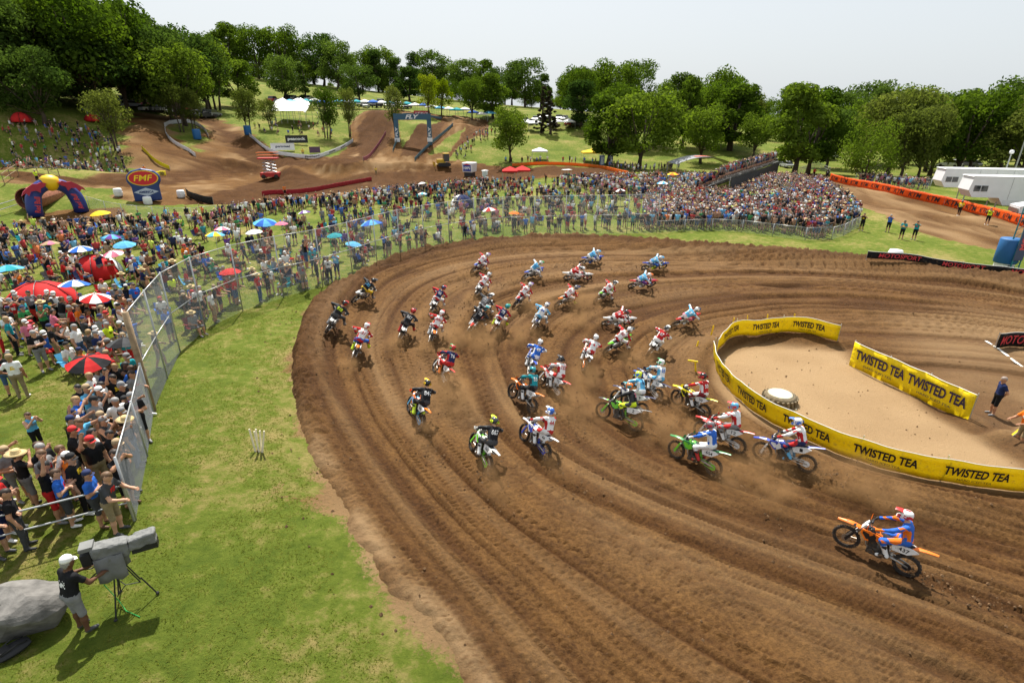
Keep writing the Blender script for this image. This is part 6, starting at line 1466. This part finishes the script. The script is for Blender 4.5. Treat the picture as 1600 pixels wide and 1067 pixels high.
# ---- machines on the far track
def scissor():
    p = on1(424, 279); e = empty('scissor_lift', tuple(p), R(10)); rd = mat('machine_red', (.45, .03, .025), .5, noise=.15)
    m = MB(); m.box((0, 0, .75), (3.6, 1.8, .8)); m.build('chassis', rd, e)
    for x_ in (-1.2, 1.2):
        for y in (-.9, .9): wheel(e, (x_, y, .42), .42, .3)
    for k in range(4):
        for s in (-1, 1): m = MB(); m.tube([(-1.2 * s, -.5, 1.2 + .62 * k), (1.2 * s, -.5, 1.82 + .62 * k)], .07, 5); m.tube([(-1.2 * s, .5, 1.2 + .62 * k), (1.2 * s, .5, 1.82 + .62 * k)], .07, 5); m.build('scissor_arm', STEEL, e)
    m = MB(); m.box((0, 0, 3.85), (3.8, 1.9, .25)); m.build('platform', rd, e)
    for z in (.5, 1.0): m = MB(); m.tube([(-1.9, -.95, 3.95 + z), (1.9, -.95, 3.95 + z), (1.9, .95, 3.95 + z), (-1.9, .95, 3.95 + z)], .04, 5, closed=True); m.build('guard_rail', ink((.75, .2, .03)), e)
    tag(e, 'red scissor lift raised beside the far track', 'lift')
scissor()
def dozer():
    p = on1(693, 260); e = empty('bulldozer', tuple(p), R(200)); yl = mat('machine_yellow', (.55, .34, .02), .5, noise=.15)
    for y in (-1.0, 1.0): m = MB(); m.prism([(-1.7, .35), (-1.3, 0), (1.3, 0), (1.7, .4), (1.3, .85), (-1.3, .85)], y - .28, y + .28, axis='y'); m.build('track', mBlk, e)
    m = MB(); m.box((.6, 0, 1.2), (2.0, 1.2, .9)); m.build('body', yl, e); m = MB(); m.box((-.7, 0, 2.0), (1.3, 1.5, 1.7)); m.build('cab', mat('cab_dark', (.05, .05, .045), .3), e); m = MB(); m.box((-.7, 0, 2.95), (1.6, 1.8, .14)); m.build('roof', yl, e)
    m = MB(); m.sheet([[(2.3 + .2 * abs(z - .6), y, z) for y in np.linspace(-1.6, 1.6, 5)] for z in (.05, .35, .7, 1.1)], .05); m.build('blade', yl, e); m = MB(); m.tube([(1.2, .9, .6), (2.35, .9, .5)], .09, 5); m.tube([(1.2, -.9, .6), (2.35, -.9, .5)], .09, 5); m.build('push_arm', yl, e)
    tag(e, 'yellow bulldozer parked beside the far track', 'bulldozer')
dozer()
for k, (a, b, lab) in enumerate(((758, 284, 'pale portable toilet near the white inflatable cube'), (940, 258, 'dark blue portable toilet right of the yellow canopy'), (953, 258, 'second dark blue portable toilet beside the meadow trees'))):
    p = on1(a, b); e = empty('portable_toilet', tuple(p)); m = MB(); m.box((0, 0, 1.1), (1.15, 1.15, 2.2)); m.build('cabin', ink((.55, .60, .62) if k == 0 else (.03, .08, .22)), e); m = MB(); m.lathe([(.82, 2.2), (.7, 2.36), (0, 2.42)], 4, 0); m.build('roof', ink(WHT), e); m = MB(); m.box((0, -.59, 1.05), (.75, .03, 1.9)); d_ = m.build('door', ink((.45, .5, .52)), e); m = MB(); m.box((.28, -.62, 1.1), (.05, .03, .14)); m.build('handle', mBlk, d_); tag(e, lab, 'toilet')
for k, (a, b, lab) in enumerate(((186, 307, 'white round barrel on the grass left of the navy inflatable'), (232, 320, 'white barrel in front of the navy inflatable'), (284, 309, 'white barrel at the end of the black banner'), (1570 - 175, 411, 'white ball-shaped marker behind the black and red rim banner'))):
    p = on1(a, b); m = MB(); m.lathe([(.45, 0), (.52, .2), (.52, .85), (.45, 1.05), (0, 1.08)], 14); m.tube([(.53 * math.cos(t), .53 * math.sin(t), .55) for t in np.linspace(0, 6.28, 15)[:-1]], .03, 4, closed=True); o = m.build('barrel', ink(WHT), None, True); o.location = p; tag(o, lab, 'barrel')
for k, (a, b, lab) in enumerate(((309, 218, 'blue pad wrapped round the island tree'), (388, 211, 'blue pad wrapped round the slender tree'))):
    p = on1(a, b); m = MB(); m.lathe([(.75, 0), (.8, .1), (.8, 2.0), (.72, 2.1), (.3, 2.1)], 14); o = m.build('trunk_pad', mat('pad_blue'), None, True); o.location = p; tag(o, lab, 'pad')
# ---- cars and stalls on the hill
def car_proto():
    e = empty('parked_car'); paint = mat('car_paint', prop='c_main', rough=.3, spec=.6)
    m = MB(); m.prism([(-2.2, .35), (2.2, .35), (2.25, .75), (1.3, .92), (.6, 1.0), (-1.9, 1.0), (-2.25, .8)], -.88, .88, axis='y'); m.build('body', paint, e)
    m = MB(); m.prism([(1.0, .98), (.35, 1.50), (-1.5, 1.52), (-2.0, 1.0)], -.74, .74, axis='y'); m.build('cabin_glass', GLS, e); m = MB(); m.prism([(.38, 1.49), (-1.5, 1.51), (-1.45, 1.56), (.3, 1.55)], -.72, .72, axis='y'); m.build('roof', paint, e)
    for x_ in (-1.35, 1.35):
        for y in (-.8, .8): wheel(e, (x_, y, .33), .33, .22)
    return e
CARP = car_proto(); first = [True]
CARCOL = [('white', (.7, .7, .7)), ('silver', (.42, .43, .44)), ('black', (.015, .015, .017)), ('grey', (.14, .145, .15)), ('red', (.35, .02, .02)), ('blue', (.03, .07, .22)), ('dark blue', (.012, .02, .06))]
def car(p, rz, where, group):
    cn, cc = CARCOL[int(rng.integers(len(CARCOL)) * rng.random() ** .4)]
    e = CARP if first[0] else copy_tree(CARP); first[0] = False
    e.location = p; e.rotation_euler = (0, 0, rz); setprops(e, c_main=cc); s_ = random.uniform(.95, 1.2); e.scale = (s_, s_, s_ * random.uniform(1, 1.2)); tag(e, '%s car parked %s' % (cn, where), 'car', group)
for x_ in np.arange(186, 336, 9): car(at_dist(x_, 160, random.uniform(168, 176)) + Vector((0, 0, .05)), R(80 + random.uniform(-15, 15)), 'in the row under the left wood', 'cars under the left wood')
for x_ in np.arange(428, 640, 8): car(at_dist(x_, 160, random.uniform(205, 222)), R(85 + random.uniform(-15, 15)), 'in the hilltop row behind the marquee', 'cars on the hilltop')
for x_ in np.arange(812, 914, 9): car(at_dist(x_, 160, random.uniform(188, 205)), R(60 + random.uniform(-20, 20)), 'on the crest by the two conifers', 'cars by the conifers')
for a, b, w_ in ((1482, 262, 'under the trees behind the trailers'), (1512, 262, 'right of another car behind the trailers'), (1213, 258, 'on the meadow right of the bleachers'), (1228, 262, 'beside the slanting tree trunk')): car(on1(a, b), R(random.uniform(20, 160)), w_, None)
for i, x_ in enumerate(np.arange(440, 770, 13)):
    if 505 < x_ < 520: continue
    cn = ['white', 'light blue', 'white', 'teal', 'white', 'blue'][i % 6]; canopy(at_dist(x_, 160, random.uniform(196, 203)), 3.4, 2.3, cn, '%s pop-up canopy in the row of hilltop stalls' % cn, random.random(), 'hilltop stalls', .7)
for i, x_ in enumerate((825, 872, 890)): canopy(at_dist(x_, 160, 186), 3.2, 2.3, 'white', 'white pop-up canopy among the cars by the conifers', .3, 'stalls by the conifers')
# camper and golf cart
def camper():
    p = on1(1288, 249); e = empty('camper_van', tuple(p), R(8)); m = MB(); m.prism([(-3, .5), (3, .5), (3, 1.5), (2.2, 2.1), (2.0, 3.0), (-3, 3.0)], -1.1, 1.1, axis='y'); m.build('body', WHP, e); m = MB(); m.box((.2, -1.12, 2.0), (2.2, .03, .7)); m.build('window', GLS, e)
    for x_ in (-1.8, 1.9):
        for y in (-1, 1): wheel(e, (x_, y, .4), .4, .25)
    m = MB(); m.box((-.5, -1.9, 2.6), (4.0, 1.6, .05)); m.build('awning', ink(WHT), e); tag(e, 'white camper with awning on the right meadow', 'camper')
camper()
def cart():
    p = on1(885, 281); e = empty('golf_cart', tuple(p), R(30)); m = MB(); m.box((0, 0, .6), (2.4, 1.2, .45)); m.build('body', ink(WHT), e); m = MB(); m.box((0, 0, 1.9), (1.9, 1.2, .06)); m.build('roof', ink(WHT), e); m = MB(); m.box((-.2, 0, 1.0), (.5, 1.1, .4)); m.build('seat', mBlk, e)
    for x_ in (-.8, .8):
        for y in (-.55, .55): wheel(e, (x_, y, .25), .25, .2); m = MB(); m.tube([(x_, y, .8), (x_ * .95, y, 1.9)], .025, 5); m.build('roof_post', STEEL, e)
    tag(e, 'white golf cart beside the far bend', 'cart')
cart()
# ================================================================== people
def face_to(x, y, tx_, ty_): return math.atan2(-(tx_ - x), ty_ - y)
def P1(px, py, pose, shirt, pants, hat, hatcol, label, face=None, scale=1.0, dz=0.0, **k):
    q = on1(px, py); rz = face_to(q.x, q.y, *(face or (8, 24))); return person((q.x, q.y, q.z + dz), rz, pose, shirt, pants, hat, hatcol, label, None, scale, **k)
vp = on1(200, 938)
P1(133, 985, 'leaning', 'black', 'grey', 'cap', 'white', 'camera operator in black shirt, grey shorts and white cap behind the tripod', (vp.x, vp.y + .1), 1.03, skin=SKINS[4], shoe='dark grey')
P1(1549, 648, 'behind', 'navy', 'black', None, None, 'heavy man in navy and white shirt and black shorts on the right dirt', (-6, 30), 1.05, hair=(.25, .2, .17))
P1(1590, 697, 'front' if 'front' in POSE else 'leaning', 'orange', 'khaki', None, None, 'track official in orange shirt holding a folded yellow flag at the right edge', (0, 18))
fl = on1(1578, 693); m = MB(); m.tube([(0, 0, .35), (.35, -.1, 1.0)], .02, 5, 1); m.sheet([[(0 + .28 * t, -.08 * t + .05 * s_, .35 + .55 * t) for t in (0, .5, 1)] for s_ in (0, 1, 2)], .02, 0); fo = m.build('flag', [ink((.82, .60, .02)), STEEL]); fo.location = fl; tag(fo, 'folded yellow flag held by the official in orange', 'flag')
P1(1345, 361, 'photographing', 'black', 'black', None, None, 'photographer in black, leftmost of the four on the far grass', (10, 30)); P1(1386, 363, 'photographing', 'blue', 'black', None, None, 'photographer in blue vest, second of the four on the far grass', (10, 30))
P1(1407, 374, 'front' if 'front' in POSE else 'folded', 'teal', 'black', None, None, 'man in turquoise shirt, third of the four on the far grass', (10, 30)); P1(1427, 375, 'photographing', 'teal', 'black', None, None, 'man in turquoise shirt, rightmost of the four on the far grass', (10, 30))
P1(1497, 338, 'walking', 'yellow', 'black', None, None, 'official in yellow shirt walking beside the orange banner', (20, 40)); P1(1541, 352, 'photographing', 'neon yellow', 'black', None, None, 'person in neon vest in front of the orange banner', (20, 40))
P1(1271, 277, 'hips', 'red', 'black', None, None, 'person in red shirt on the ramp top', (20, 60)); P1(1291, 281, 'relaxed', 'black', 'black', None, None, 'person in black on the ramp top beside the orange banner', (20, 60))
P1(588, 274, 'hips', 'yellow', 'khaki', None, None, 'flag marshal in yellow on the far track', (0, 60)); P1(446, 307, 'relaxed', 'orange', 'black', None, None, 'marshal in orange behind the dark red banner', (0, 60)); P1(60, 287, 'relaxed', 'neon yellow', 'black', None, None, 'marshal in neon yellow above the rusty pipe', (0, 60))
P1(228, 276, 'relaxed', 'orange', 'black', None, None, 'marshal in orange left of the short yellow banner', (0, 60)); P1(474, 245, 'relaxed', 'yellow', 'khaki', None, None, 'marshal in yellow inside the dirt bowl', (0, 60))
P1(485, 452, 'cheering', 'black', 'denim', None, None, 'man in black clinging high up on the chain link fence', (-4, 40), 1.05, 1.35)
P1(38, 622, 'hips', 'white', 'khaki', 'cap', 'tan', 'man in white shirt and tan cap standing apart at the left edge', (-25, 30)); P1(22, 618, 'relaxed', 'black', 'denim', None, None, 'woman in black top beside the man in white shirt', (-25, 30)); P1(65, 706, 'front' if 'front' in POSE else 'phone', 'light blue', 'black', None, None, 'boy in blue and white patterned shirt alone on the grass', (0, 12), .80)
P1(187, 832, 'leaning', 'dark grey', 'khaki', None, None, 'bearded man in charcoal shirt at the fence corner', (3, 12), 1.04)
P1(60, 505, 'hips', 'grey', 'black', None, None, 'man in grey shirt before the big red tent', (5, 20)); P1(88, 512, 'folded', 'dark grey', 'black', None, None, 'man in charcoal shirt before the big red tent', (5, 20))
SHIRTS = ['black'] * 11 + ['dark grey'] * 6 + ['grey'] * 4 + ['white'] * 7 + ['red'] * 4 + ['dark red'] + ['navy'] * 3 + ['blue'] * 3 + ['light blue'] * 2 + ['teal'] + ['orange'] + ['green'] + ['neon yellow'] + ['pink'] + ['tan', 'skin', 'skin', 'purple']
PANTSL = ['black'] * 4 + ['dark grey'] * 2 + ['khaki'] * 3 + ['denim'] * 3 + ['grey'] * 2 + ['tan', 'navy', 'red']
ZONES = [  # outline in photo pixels of where feet stand, people per square metre, facing point, sit share, words
 ([(0, 876), (100, 846), (203, 818), (214, 772), (234, 655), (222, 615), (170, 620), (130, 690), (112, 745), (60, 768), (0, 772)], 2.9, (4, 16), 0.0, 'in the packed crowd behind the low barrier'),
 ([(0, 560), (60, 575), (140, 610), (200, 625), (228, 610), (215, 520), (200, 490), (90, 500), (0, 520)], 1.35, (6, 22), .25, 'on the grass left of the tall fence post'),
 ([(246, 622), (290, 544), (330, 508), (390, 480), (460, 457), (530, 437), (525, 428), (450, 446), (380, 468), (315, 495), (270, 530), (238, 600)], 1.1, (6, 26), .15, 'right behind the chain link fence'),
 ([(540, 432), (600, 410), (680, 387), (780, 369), (900, 364), (1020, 361), (1020, 352), (900, 354), (760, 362), (660, 381), (580, 405), (530, 425)], .55, (6, 34), .1, 'behind the far part of the chain link fence'),
 ([(0, 520), (200, 490), (280, 520), (380, 465), (520, 425), (660, 380), (860, 352), (1000, 345), (1000, 300), (880, 288), (760, 285), (700, 296), (560, 315), (420, 328), (340, 343), (200, 345), (130, 356), (0, 372)], .37, (6, 30), .5, 'out on the open crowd field'),
 ([(0, 378), (130, 362), (330, 352), (330, 420), (250, 474), (200, 488), (0, 516)], .30, (6, 30), .4, 'in the left half of the crowd field'),
 ([(340, 343), (420, 328), (560, 313), (700, 293), (760, 283), (765, 290), (700, 302), (560, 322), (420, 337), (345, 350)], .50, (-5, 120), .05, 'in the far crowd row'),
 ([(1000, 362), (1140, 358), (1280, 374), (1338, 353), (1340, 335), (1296, 298), (1240, 284), (1205, 284), (1140, 312), (1060, 300), (1010, 312)], 2.0, (10, 40), 0.0, 'in the packed stand crowd'),
 ([(1010, 312), (1060, 300), (1120, 306), (1100, 282), (1000, 282), (880, 284), (900, 296)], .9, (10, 40), .1, 'left of the bleachers'),
 ([(0, 268), (120, 267), (205, 268), (190, 242), (150, 205), (60, 196), (0, 196)], .52, (-30, 100), .55, 'on the left crowd slope'),
 ([(395, 200), (440, 192), (520, 196), (530, 212), (470, 214), (420, 212)], .16, (-30, 100), .5, 'on the marquee lawn'),
 ([(705, 248), (730, 222), (760, 208), (775, 212), (740, 232), (725, 252)], .35, (-10, 120), .1, 'beside the hill track'),
 ([(780, 256), (880, 253), (960, 258), (1000, 266), (1060, 262), (1060, 268), (990, 272), (940, 262), (880, 257), (790, 260)], .30, (5, 130), 0.0, 'along the far bend'),
 ([(1340, 290), (1450, 298), (1450, 293), (1345, 284)], .8, (40, 80), 0.0, 'behind the orange banner')]
cand = []
for zi, (pl, dens, fc, sit_, words) in enumerate(ZONES):
    w = on_px([p[0] for p in pl], [p[1] for p in pl]); x0, y0 = w[:, 0].min(), w[:, 1].min(); x1, y1 = w[:, 0].max(), w[:, 1].max()
    wp = [tuple(q[:2]) for q in w]; area = (x1 - x0) * (y1 - y0); s_ = 1 / math.sqrt(dens)
    gx, gy = np.meshgrid(np.arange(x0, x1, s_), np.arange(y0, y1, s_)); gx = gx + rng.uniform(-.42, .42, gx.shape) * s_; gy = gy + rng.uniform(-.42, .42, gy.shape) * s_
    clump = vnoise(gx * .35 + zi * 9, gy * .35) if dens < .4 else np.ones(gx.shape)
    k = in_poly(gx, gy, wp) & (clump > -.12)
    X, Y = gx[k], gy[k]; Z = surf_h(X, Y)
    qx, qy = to_px(np.stack([X, Y, Z + .9], -1)); v = (qx > -40) & (qx < 1640) & (qy < 1090)
    for a, b, c in zip(X[v], Y[v], Z[v]): cand.append((a, b, c, zi))
# on the bleacher treads
for k in range(7):
    for j in range(int(LB / .52)):
        if rng.random() < .97:
            q = A_ + u_ * (LB * (j + rng.random()) / int(LB / .52)) + nb * (5.6 - .8 * k); cand.append((q.x, q.y, A_.z + .33 + .44 * k, 99))
cand.sort(key=lambda c: c[0] ** 2 + c[1] ** 2 + (CZ - c[2]) ** 2)
N_IND = 238
POSES_S = ['relaxed', 'folded', 'hips', 'raised', 'phone', 'pointing', 'leaning', 'walking', 'photographing', 'behind', 'relaxed', 'folded']
LAND = [('the fence corner', on1(205, 815)), ('the tall fence post', on1(240, 642)), ('the red and black umbrella', on1(136, 600)), ('the big red dome tent', on1(72, 487)), ('the boy on the grass', on1(65, 706)), ('the left picture edge', on1(4, 800)), ('the left edge of the grass', on1(5, 600)), ('the fence bend', on1(300, 528)),
        ('the man on the fence', on1(485, 452)), ('the striped red umbrella', on1(141, 500)), ('the blue starred umbrella', on1(112, 485)), ('the black umbrella', on1(192, 575)), ('the plain red umbrella', on1(361, 455)), ('the middle of the low barrier', on1(100, 846)), ('the red shelter with white window', on1(152, 432)), ('the end of the outer bank', on1(540, 440))]
n_chair = 0; low = []; used_lab = {}
CHC = ['blue', 'red', 'black', 'green', 'teal', 'dark grey', 'navy', 'light blue', 'dark red']
def chair(x, y, z, rz, near):
    c = CHC[int(rng.integers(len(CHC)))]; o = obj('camp_chair', CHAIR); o.location = (x, y, z); o.rotation_euler = (0, 0, rz); setprops(o, c_main=PAL[c]); tag(o, '%s folding camp chair %s' % (c, near), 'chair', 'camp chairs in the crowd')
for i, (x, y, z, zi) in enumerate(cand):
    fc, sit_, words = (ZONES[zi][2], ZONES[zi][3], ZONES[zi][4]) if zi != 99 else ((20, 45), 0, 'on the bleachers')
    rz = face_to(x, y, *fc) + rng.normal() * (.35 if zi in (0, 7) else .7)
    st = rng.random() < sit_; shirt = SHIRTS[rng.integers(len(SHIRTS))]; pants = PANTSL[rng.integers(len(PANTSL))]
    hat = None if rng.random() < .45 else ('cap' if rng.random() < .90 else 'straw hat'); hc = ['white', 'black', 'grey', 'red', 'navy', 'tan'][rng.integers(6)]
    near = min(LAND, key=lambda l: (l[1].x - x) ** 2 + (l[1].y - y) ** 2)[0]
    if i < N_IND:
        ps = ('seated' if rng.random() < .6 else 'lounging') if st else POSES_S[rng.integers(len(POSES_S))]
        wear = 'bare chested' if shirt == 'skin' else shirt + ' shirt'
        hw = '' if not hat else (', straw hat' if hat == 'straw hat' else ', %s cap' % hc)
        lab = 'person, %s, %s shorts%s, %s near %s' % (wear, pants, hw, POSE_WORDS[ps].replace('standing ', '').replace('both hands out', 'hands out'), near)
        person((x, y, z), rz, ps, shirt, pants, hat, hc, ' '.join(lab.split()[:16]), 'spectators', rng.uniform(.92, 1.05))
        if st: chair(x + .06 * math.sin(rz), y - .06 * math.cos(rz), z, rz, 'near ' + near); n_chair += 1
    else:
        low.append((x, y, z, rz, st, shirt, pants, hat, hc))
        if st and n_chair < 285 and rng.random() < .8: chair(x + .06 * math.sin(rz), y - .06 * math.cos(rz), z, rz, words); n_chair += 1
# the mass of the crowd: every figure real geometry, joined
def low_person(st, arm):
    m = MB(); J = sit('front', arm) if st else stand('down' if arm == 'down' else 'front', arm)
    g = lambda k: Vector(J[k])
    m.tube([g('pelvis') - Vector((0, 0, .06)), (g('pelvis') + g('chest')) / 2, g('chest') + Vector((0, 0, .10)), g('neck')], [.15, .145, .165, .06], 7, SHIRT)
    m.v = [(x * 1.25, y * .85 + (0 if not st else 0), z) for x, y, z in m.v]
    m.tube([g('neck'), g('head') - Vector((0, 0, .03)), g('head') + Vector((0, 0, .05))], [.05, .085, .092], 6, SKIN); m.tube([g('head') + Vector((0, -.012, .03)), g('head') + Vector((0, -.01, .115))], [.103, .055], 6, HAIR)
    for s in 'lr':
        e2 = g('s' + s) + (g('e' + s) - g('s' + s)) * .6
        m.tube([g('s' + s) + Vector((0, 0, .03)), e2], [.075, .062], 5, SHIRT); m.tube([e2, g('e' + s), g('w' + s), g('w' + s) + (g('w' + s) - g('e' + s)) * .3], [.05, .045, .036, .03], 5, SKIN)
        m.tube([g('h' + s) + Vector((0, 0, .05)), g('k' + s)], [.105, .075], 5, PANTS); m.tube([g('k' + s), g('a' + s)], [.06, .042], 5, SKIN); m.tube([g('a' + s) - Vector((0, .05, .02)), g('t' + s)], [.05, .045], 4, SHOE)
    tri = []; reg = []
    for f, r_ in zip(m.f, m.m):
        for q in range(1, len(f) - 1): tri.append((f[0], f[q], f[q + 1])); reg.append(r_)
    return np.array(m.v), np.array(tri), np.array(reg)
LOWP = {(st, a): low_person(st, a) for st in (False, True) for a in ('down', 'up', 'phone', 'fold')}
STR = MB(); STR.lathe([(.24, .075), (.11, .09), (.10, .16), (0, .19)], 9)
str_t = np.array([(f[0], f[q], f[q + 1]) for f in STR.f for q in range(1, len(f) - 1)]); str_v = np.array(STR.v)
VV, TT, CC = [], [], []; off = 0
for x, y, z, rz, st, shirt, pants, hat, hc in low:
    V, T, G = LOWP[(st, ['down', 'down', 'fold', 'phone', 'up'][rng.integers(5)])]
    sc = rng.uniform(.92, 1.06); c_, s_ = math.cos(rz) * sc, math.sin(rz) * sc
    sk = np.array(SKINS[min(int(rng.exponential(1.1)), 4)]); sh = np.array(PAL.get(shirt, sk)); tab = np.array([sk, sh, PAL[pants], PAL['dark grey'], PAL[hc] if hat == 'cap' else HAIRS[rng.integers(6)]])
    def put(V, T, cols):
        global off
        W = np.stack([V[:, 0] * c_ - V[:, 1] * s_ + x, V[:, 0] * s_ + V[:, 1] * c_ + y, V[:, 2] * sc + z], -1); VV.append(W); TT.append(T + off); CC.append(cols); off += len(V)
    tab = tab * .8 + .2 * tab.mean(1, keepdims=True)
    put(V, T, tab[np.minimum(G, 4)])
    if hat == 'straw hat':
        hh = np.array(sit()['head'] if st else stand()['head']) + np.array([0, 0, -.03]); put(str_v + hh, str_t, np.tile([.56, .42, .2], (len(str_t), 1)))
cm = bpy.data.materials.new('crowd_clothes'); N, L = nodes_of(cm); a = N.new('ShaderNodeAttribute'); a.attribute_name = 'cloth'; L.new(a.outputs['Color'], N['Principled BSDF'].inputs['Base Color']); N['Principled BSDF'].inputs['Roughness'].default_value = .8; N['Principled BSDF'].inputs['Specular IOR Level'].default_value = .15
me = np_mesh('crowd', np.concatenate(VV), np.concatenate(TT), cm, True)
C4 = np.concatenate(CC); at_ = me.attributes.new('cloth', 'FLOAT_COLOR', 'FACE'); at_.data.foreach_set('color', np.c_[C4, np.ones(len(C4))].astype(np.float32).ravel())
crowd = obj('crowd', me); tag(crowd, 'mass of spectators filling the field, the stand and the slopes', 'crowd', kind='stuff')
print('people', len(cand), 'low', len(low), 'tris', len(C4), 'chairs', n_chair)
# ================================================================== grass blades on the near lawn
g = np.random.default_rng(3); n = 260000
gx = g.uniform(-26, 2, n); gy = g.uniform(4.5, 36, n)
d_, _ = edge_d(gx, gy); wv = np.interp(gy, [5, 9, 13, 18, 30, 50], [1.0, .9, .55, .15, .1, .1])
k = (d_ < -wv + 1.2 * vnoise(gx * .55, gy * .55) + .7 * vnoise(gx * 2, gy * 2)) & (d_ < -.05) & (vnoise(gx * .9, gy * .9) + .6 * vnoise(gx * 3.1, gy * 3.1) > -.22); qx, qy = to_px(np.stack([gx, gy, np.full(n, 1.2)], -1)); k &= (qx > -60) & (qx < 900) & (qy < 1120)
gx, gy = gx[k], gy[k]; gz = ground_h(gx, gy); n = len(gx); hh = g.uniform(.012, .045, n); an = g.uniform(0, 2 * math.pi, n); wdt = g.uniform(.010, .022, n); lx = g.normal(size=n) * .05; ly = g.normal(size=n) * .05
Vg = np.stack([np.stack([gx - np.cos(an) * wdt, gy - np.sin(an) * wdt, gz - .01], -1), np.stack([gx + np.cos(an) * wdt, gy + np.sin(an) * wdt, gz - .01], -1), np.stack([gx + lx, gy + ly, gz + hh], -1)], 1).reshape(-1, 3)
gl = leaf_mat('grass_blade', (.078, .114, .010), (.200, .205, .042))
go = obj('grass', np_mesh('grass', Vg, np.arange(3 * n).reshape(n, 3), gl, False)); tag(go, 'short mown grass of the lawn beside the turn', 'grass', kind='stuff')
# dust hanging behind the pack, and the soil thrown up by the rear tyres
g = np.random.default_rng(21); bm = bmesh.new(); bmesh.ops.create_icosphere(bm, subdivisions=2, radius=1); pme = bpy.data.meshes.new('puff'); bm.to_mesh(pme); bm.free()
dm_ = bpy.data.materials.new('dust_cloud'); N, L = nodes_of(dm_); N.clear(); vo_ = N.new('ShaderNodeVolumePrincipled'); vo_.inputs['Color'].default_value = (.56, .32, .14, 1); ou = N.new('ShaderNodeOutputMaterial'); L.new(vo_.outputs[0], ou.inputs['Volume'])
tc = N.new('ShaderNodeTexCoord'); ln = N.new('ShaderNodeVectorMath'); ln.operation = 'LENGTH'; L.new(tc.outputs['Object'], ln.inputs[0]); mr = N.new('ShaderNodeMapRange'); mr.interpolation_type = 'SMOOTHSTEP'; mr.inputs['From Min'].default_value = 1.0; mr.inputs['From Max'].default_value = .1; mr.inputs['To Max'].default_value = 1.0; L.new(ln.outputs['Value'], mr.inputs['Value'])
nz = N.new('ShaderNodeTexNoise'); nz.inputs['Scale'].default_value = 1.6; nz.inputs['Detail'].default_value = 3; ge = N.new('ShaderNodeNewGeometry'); L.new(ge.outputs['Position'], nz.inputs['Vector']); nm = N.new('ShaderNodeMapRange'); nm.inputs['From Min'].default_value = .38; nm.inputs['From Max'].default_value = .68; nm.inputs['To Max'].default_value = 1.5; L.new(nz.outputs['Fac'], nm.inputs['Value'])
mu = N.new('ShaderNodeMath'); mu.operation = 'MULTIPLY'; L.new(mr.outputs[0], mu.inputs[0]); L.new(nm.outputs[0], mu.inputs[1]); L.new(mu.outputs[0], vo_.inputs['Density']); pme.materials.append(dm_)
do = empty('dust', (2, 24, 0)); tag(do, 'brown dust kicked up behind the racing bikes', 'dust', kind='stuff')
for i, (bx, by, bz, hd) in enumerate(BIKE_POS):
    if i in (0, 15, 16, 29, 32): continue
    big = i in (1, 2, 4, 6, 12, 13, 23, 24, 27, 28, 31, 34, 36, 38)
    L_ = 1.5 if big else 1.0; sx_, sy_, sz_ = (1.25, 2.1, .85) if big else (.75, 1.4, .6); f = g.uniform(.85, 1.15)
    q = obj('puff', pme, do); q['kind'] = 'stuff'; q.location = (bx + math.sin(hd) * L_ - 2, by - math.cos(hd) * L_ - 24, bz + sz_ * .5); q.rotation_euler = (0, 0, hd); q.scale = (sx_ * f, sy_ * f, sz_ * f)
rx, ry, rz_ = [], [], []
for i, (bx, by, bz, hd) in enumerate(BIKE_POS):
    n = 130; t = g.random(n) ** 1.3 * 2.6 + .15; lat = g.normal(size=n) * .16 * (1 + t); up_ = np.abs(g.normal(size=n)) * .36 * np.sqrt(t) * np.maximum(0, 2.8 - t) * .6
    rx.append(bx + math.sin(hd) * t + math.cos(hd) * lat); ry.append(by - math.cos(hd) * t + math.sin(hd) * lat); rz_.append(bz + .02 + up_)
rx, ry, rz_ = map(np.concatenate, (rx, ry, rz_))
# loose clods on the dirt
g = np.random.default_rng(8); n = 9000; cx_ = g.uniform(-13, 40, n); cy_ = g.uniform(5, 52, n); d_, _ = edge_d(cx_, cy_); k = ((d_ > .1) & ((d_ < 1.5) | (g.random(n) < .4))) | ((d_ > -1.6) & (d_ <= .1)); cx_, cy_ = cx_[k], cy_[k]; czz = surf_h(cx_, cy_); cx_ = np.r_[cx_, rx]; cy_ = np.r_[cy_, ry]; czz = np.r_[czz, rz_]; n = len(cx_)
octv = np.array([(1, 0, 0), (-1, 0, 0), (0, 1, 0), (0, -1, 0), (0, 0, 1), (0, 0, -1)], float); octf = np.array([(0, 2, 4), (2, 1, 4), (1, 3, 4), (3, 0, 4), (2, 0, 5), (1, 2, 5), (3, 1, 5), (0, 3, 5)])
sz = (.012 + .045 * g.random(n) ** 3)[:, None, None]; Vc = (octv[None] * (.7 + .6 * g.random((n, 6, 1))) * sz + np.stack([cx_, cy_, czz + .01], -1)[:, None]).reshape(-1, 3); Fc = (octf[None] + 6 * np.arange(n)[:, None, None]).reshape(-1, 3)
co = obj('clods', np_mesh('clods', Vc, Fc, mat('clod_soil', (.15, .085, .038), .95, noise=.4, scale=3), False)); tag(co, 'loose clods of soil scattered over the dirt track', 'soil', kind='stuff')
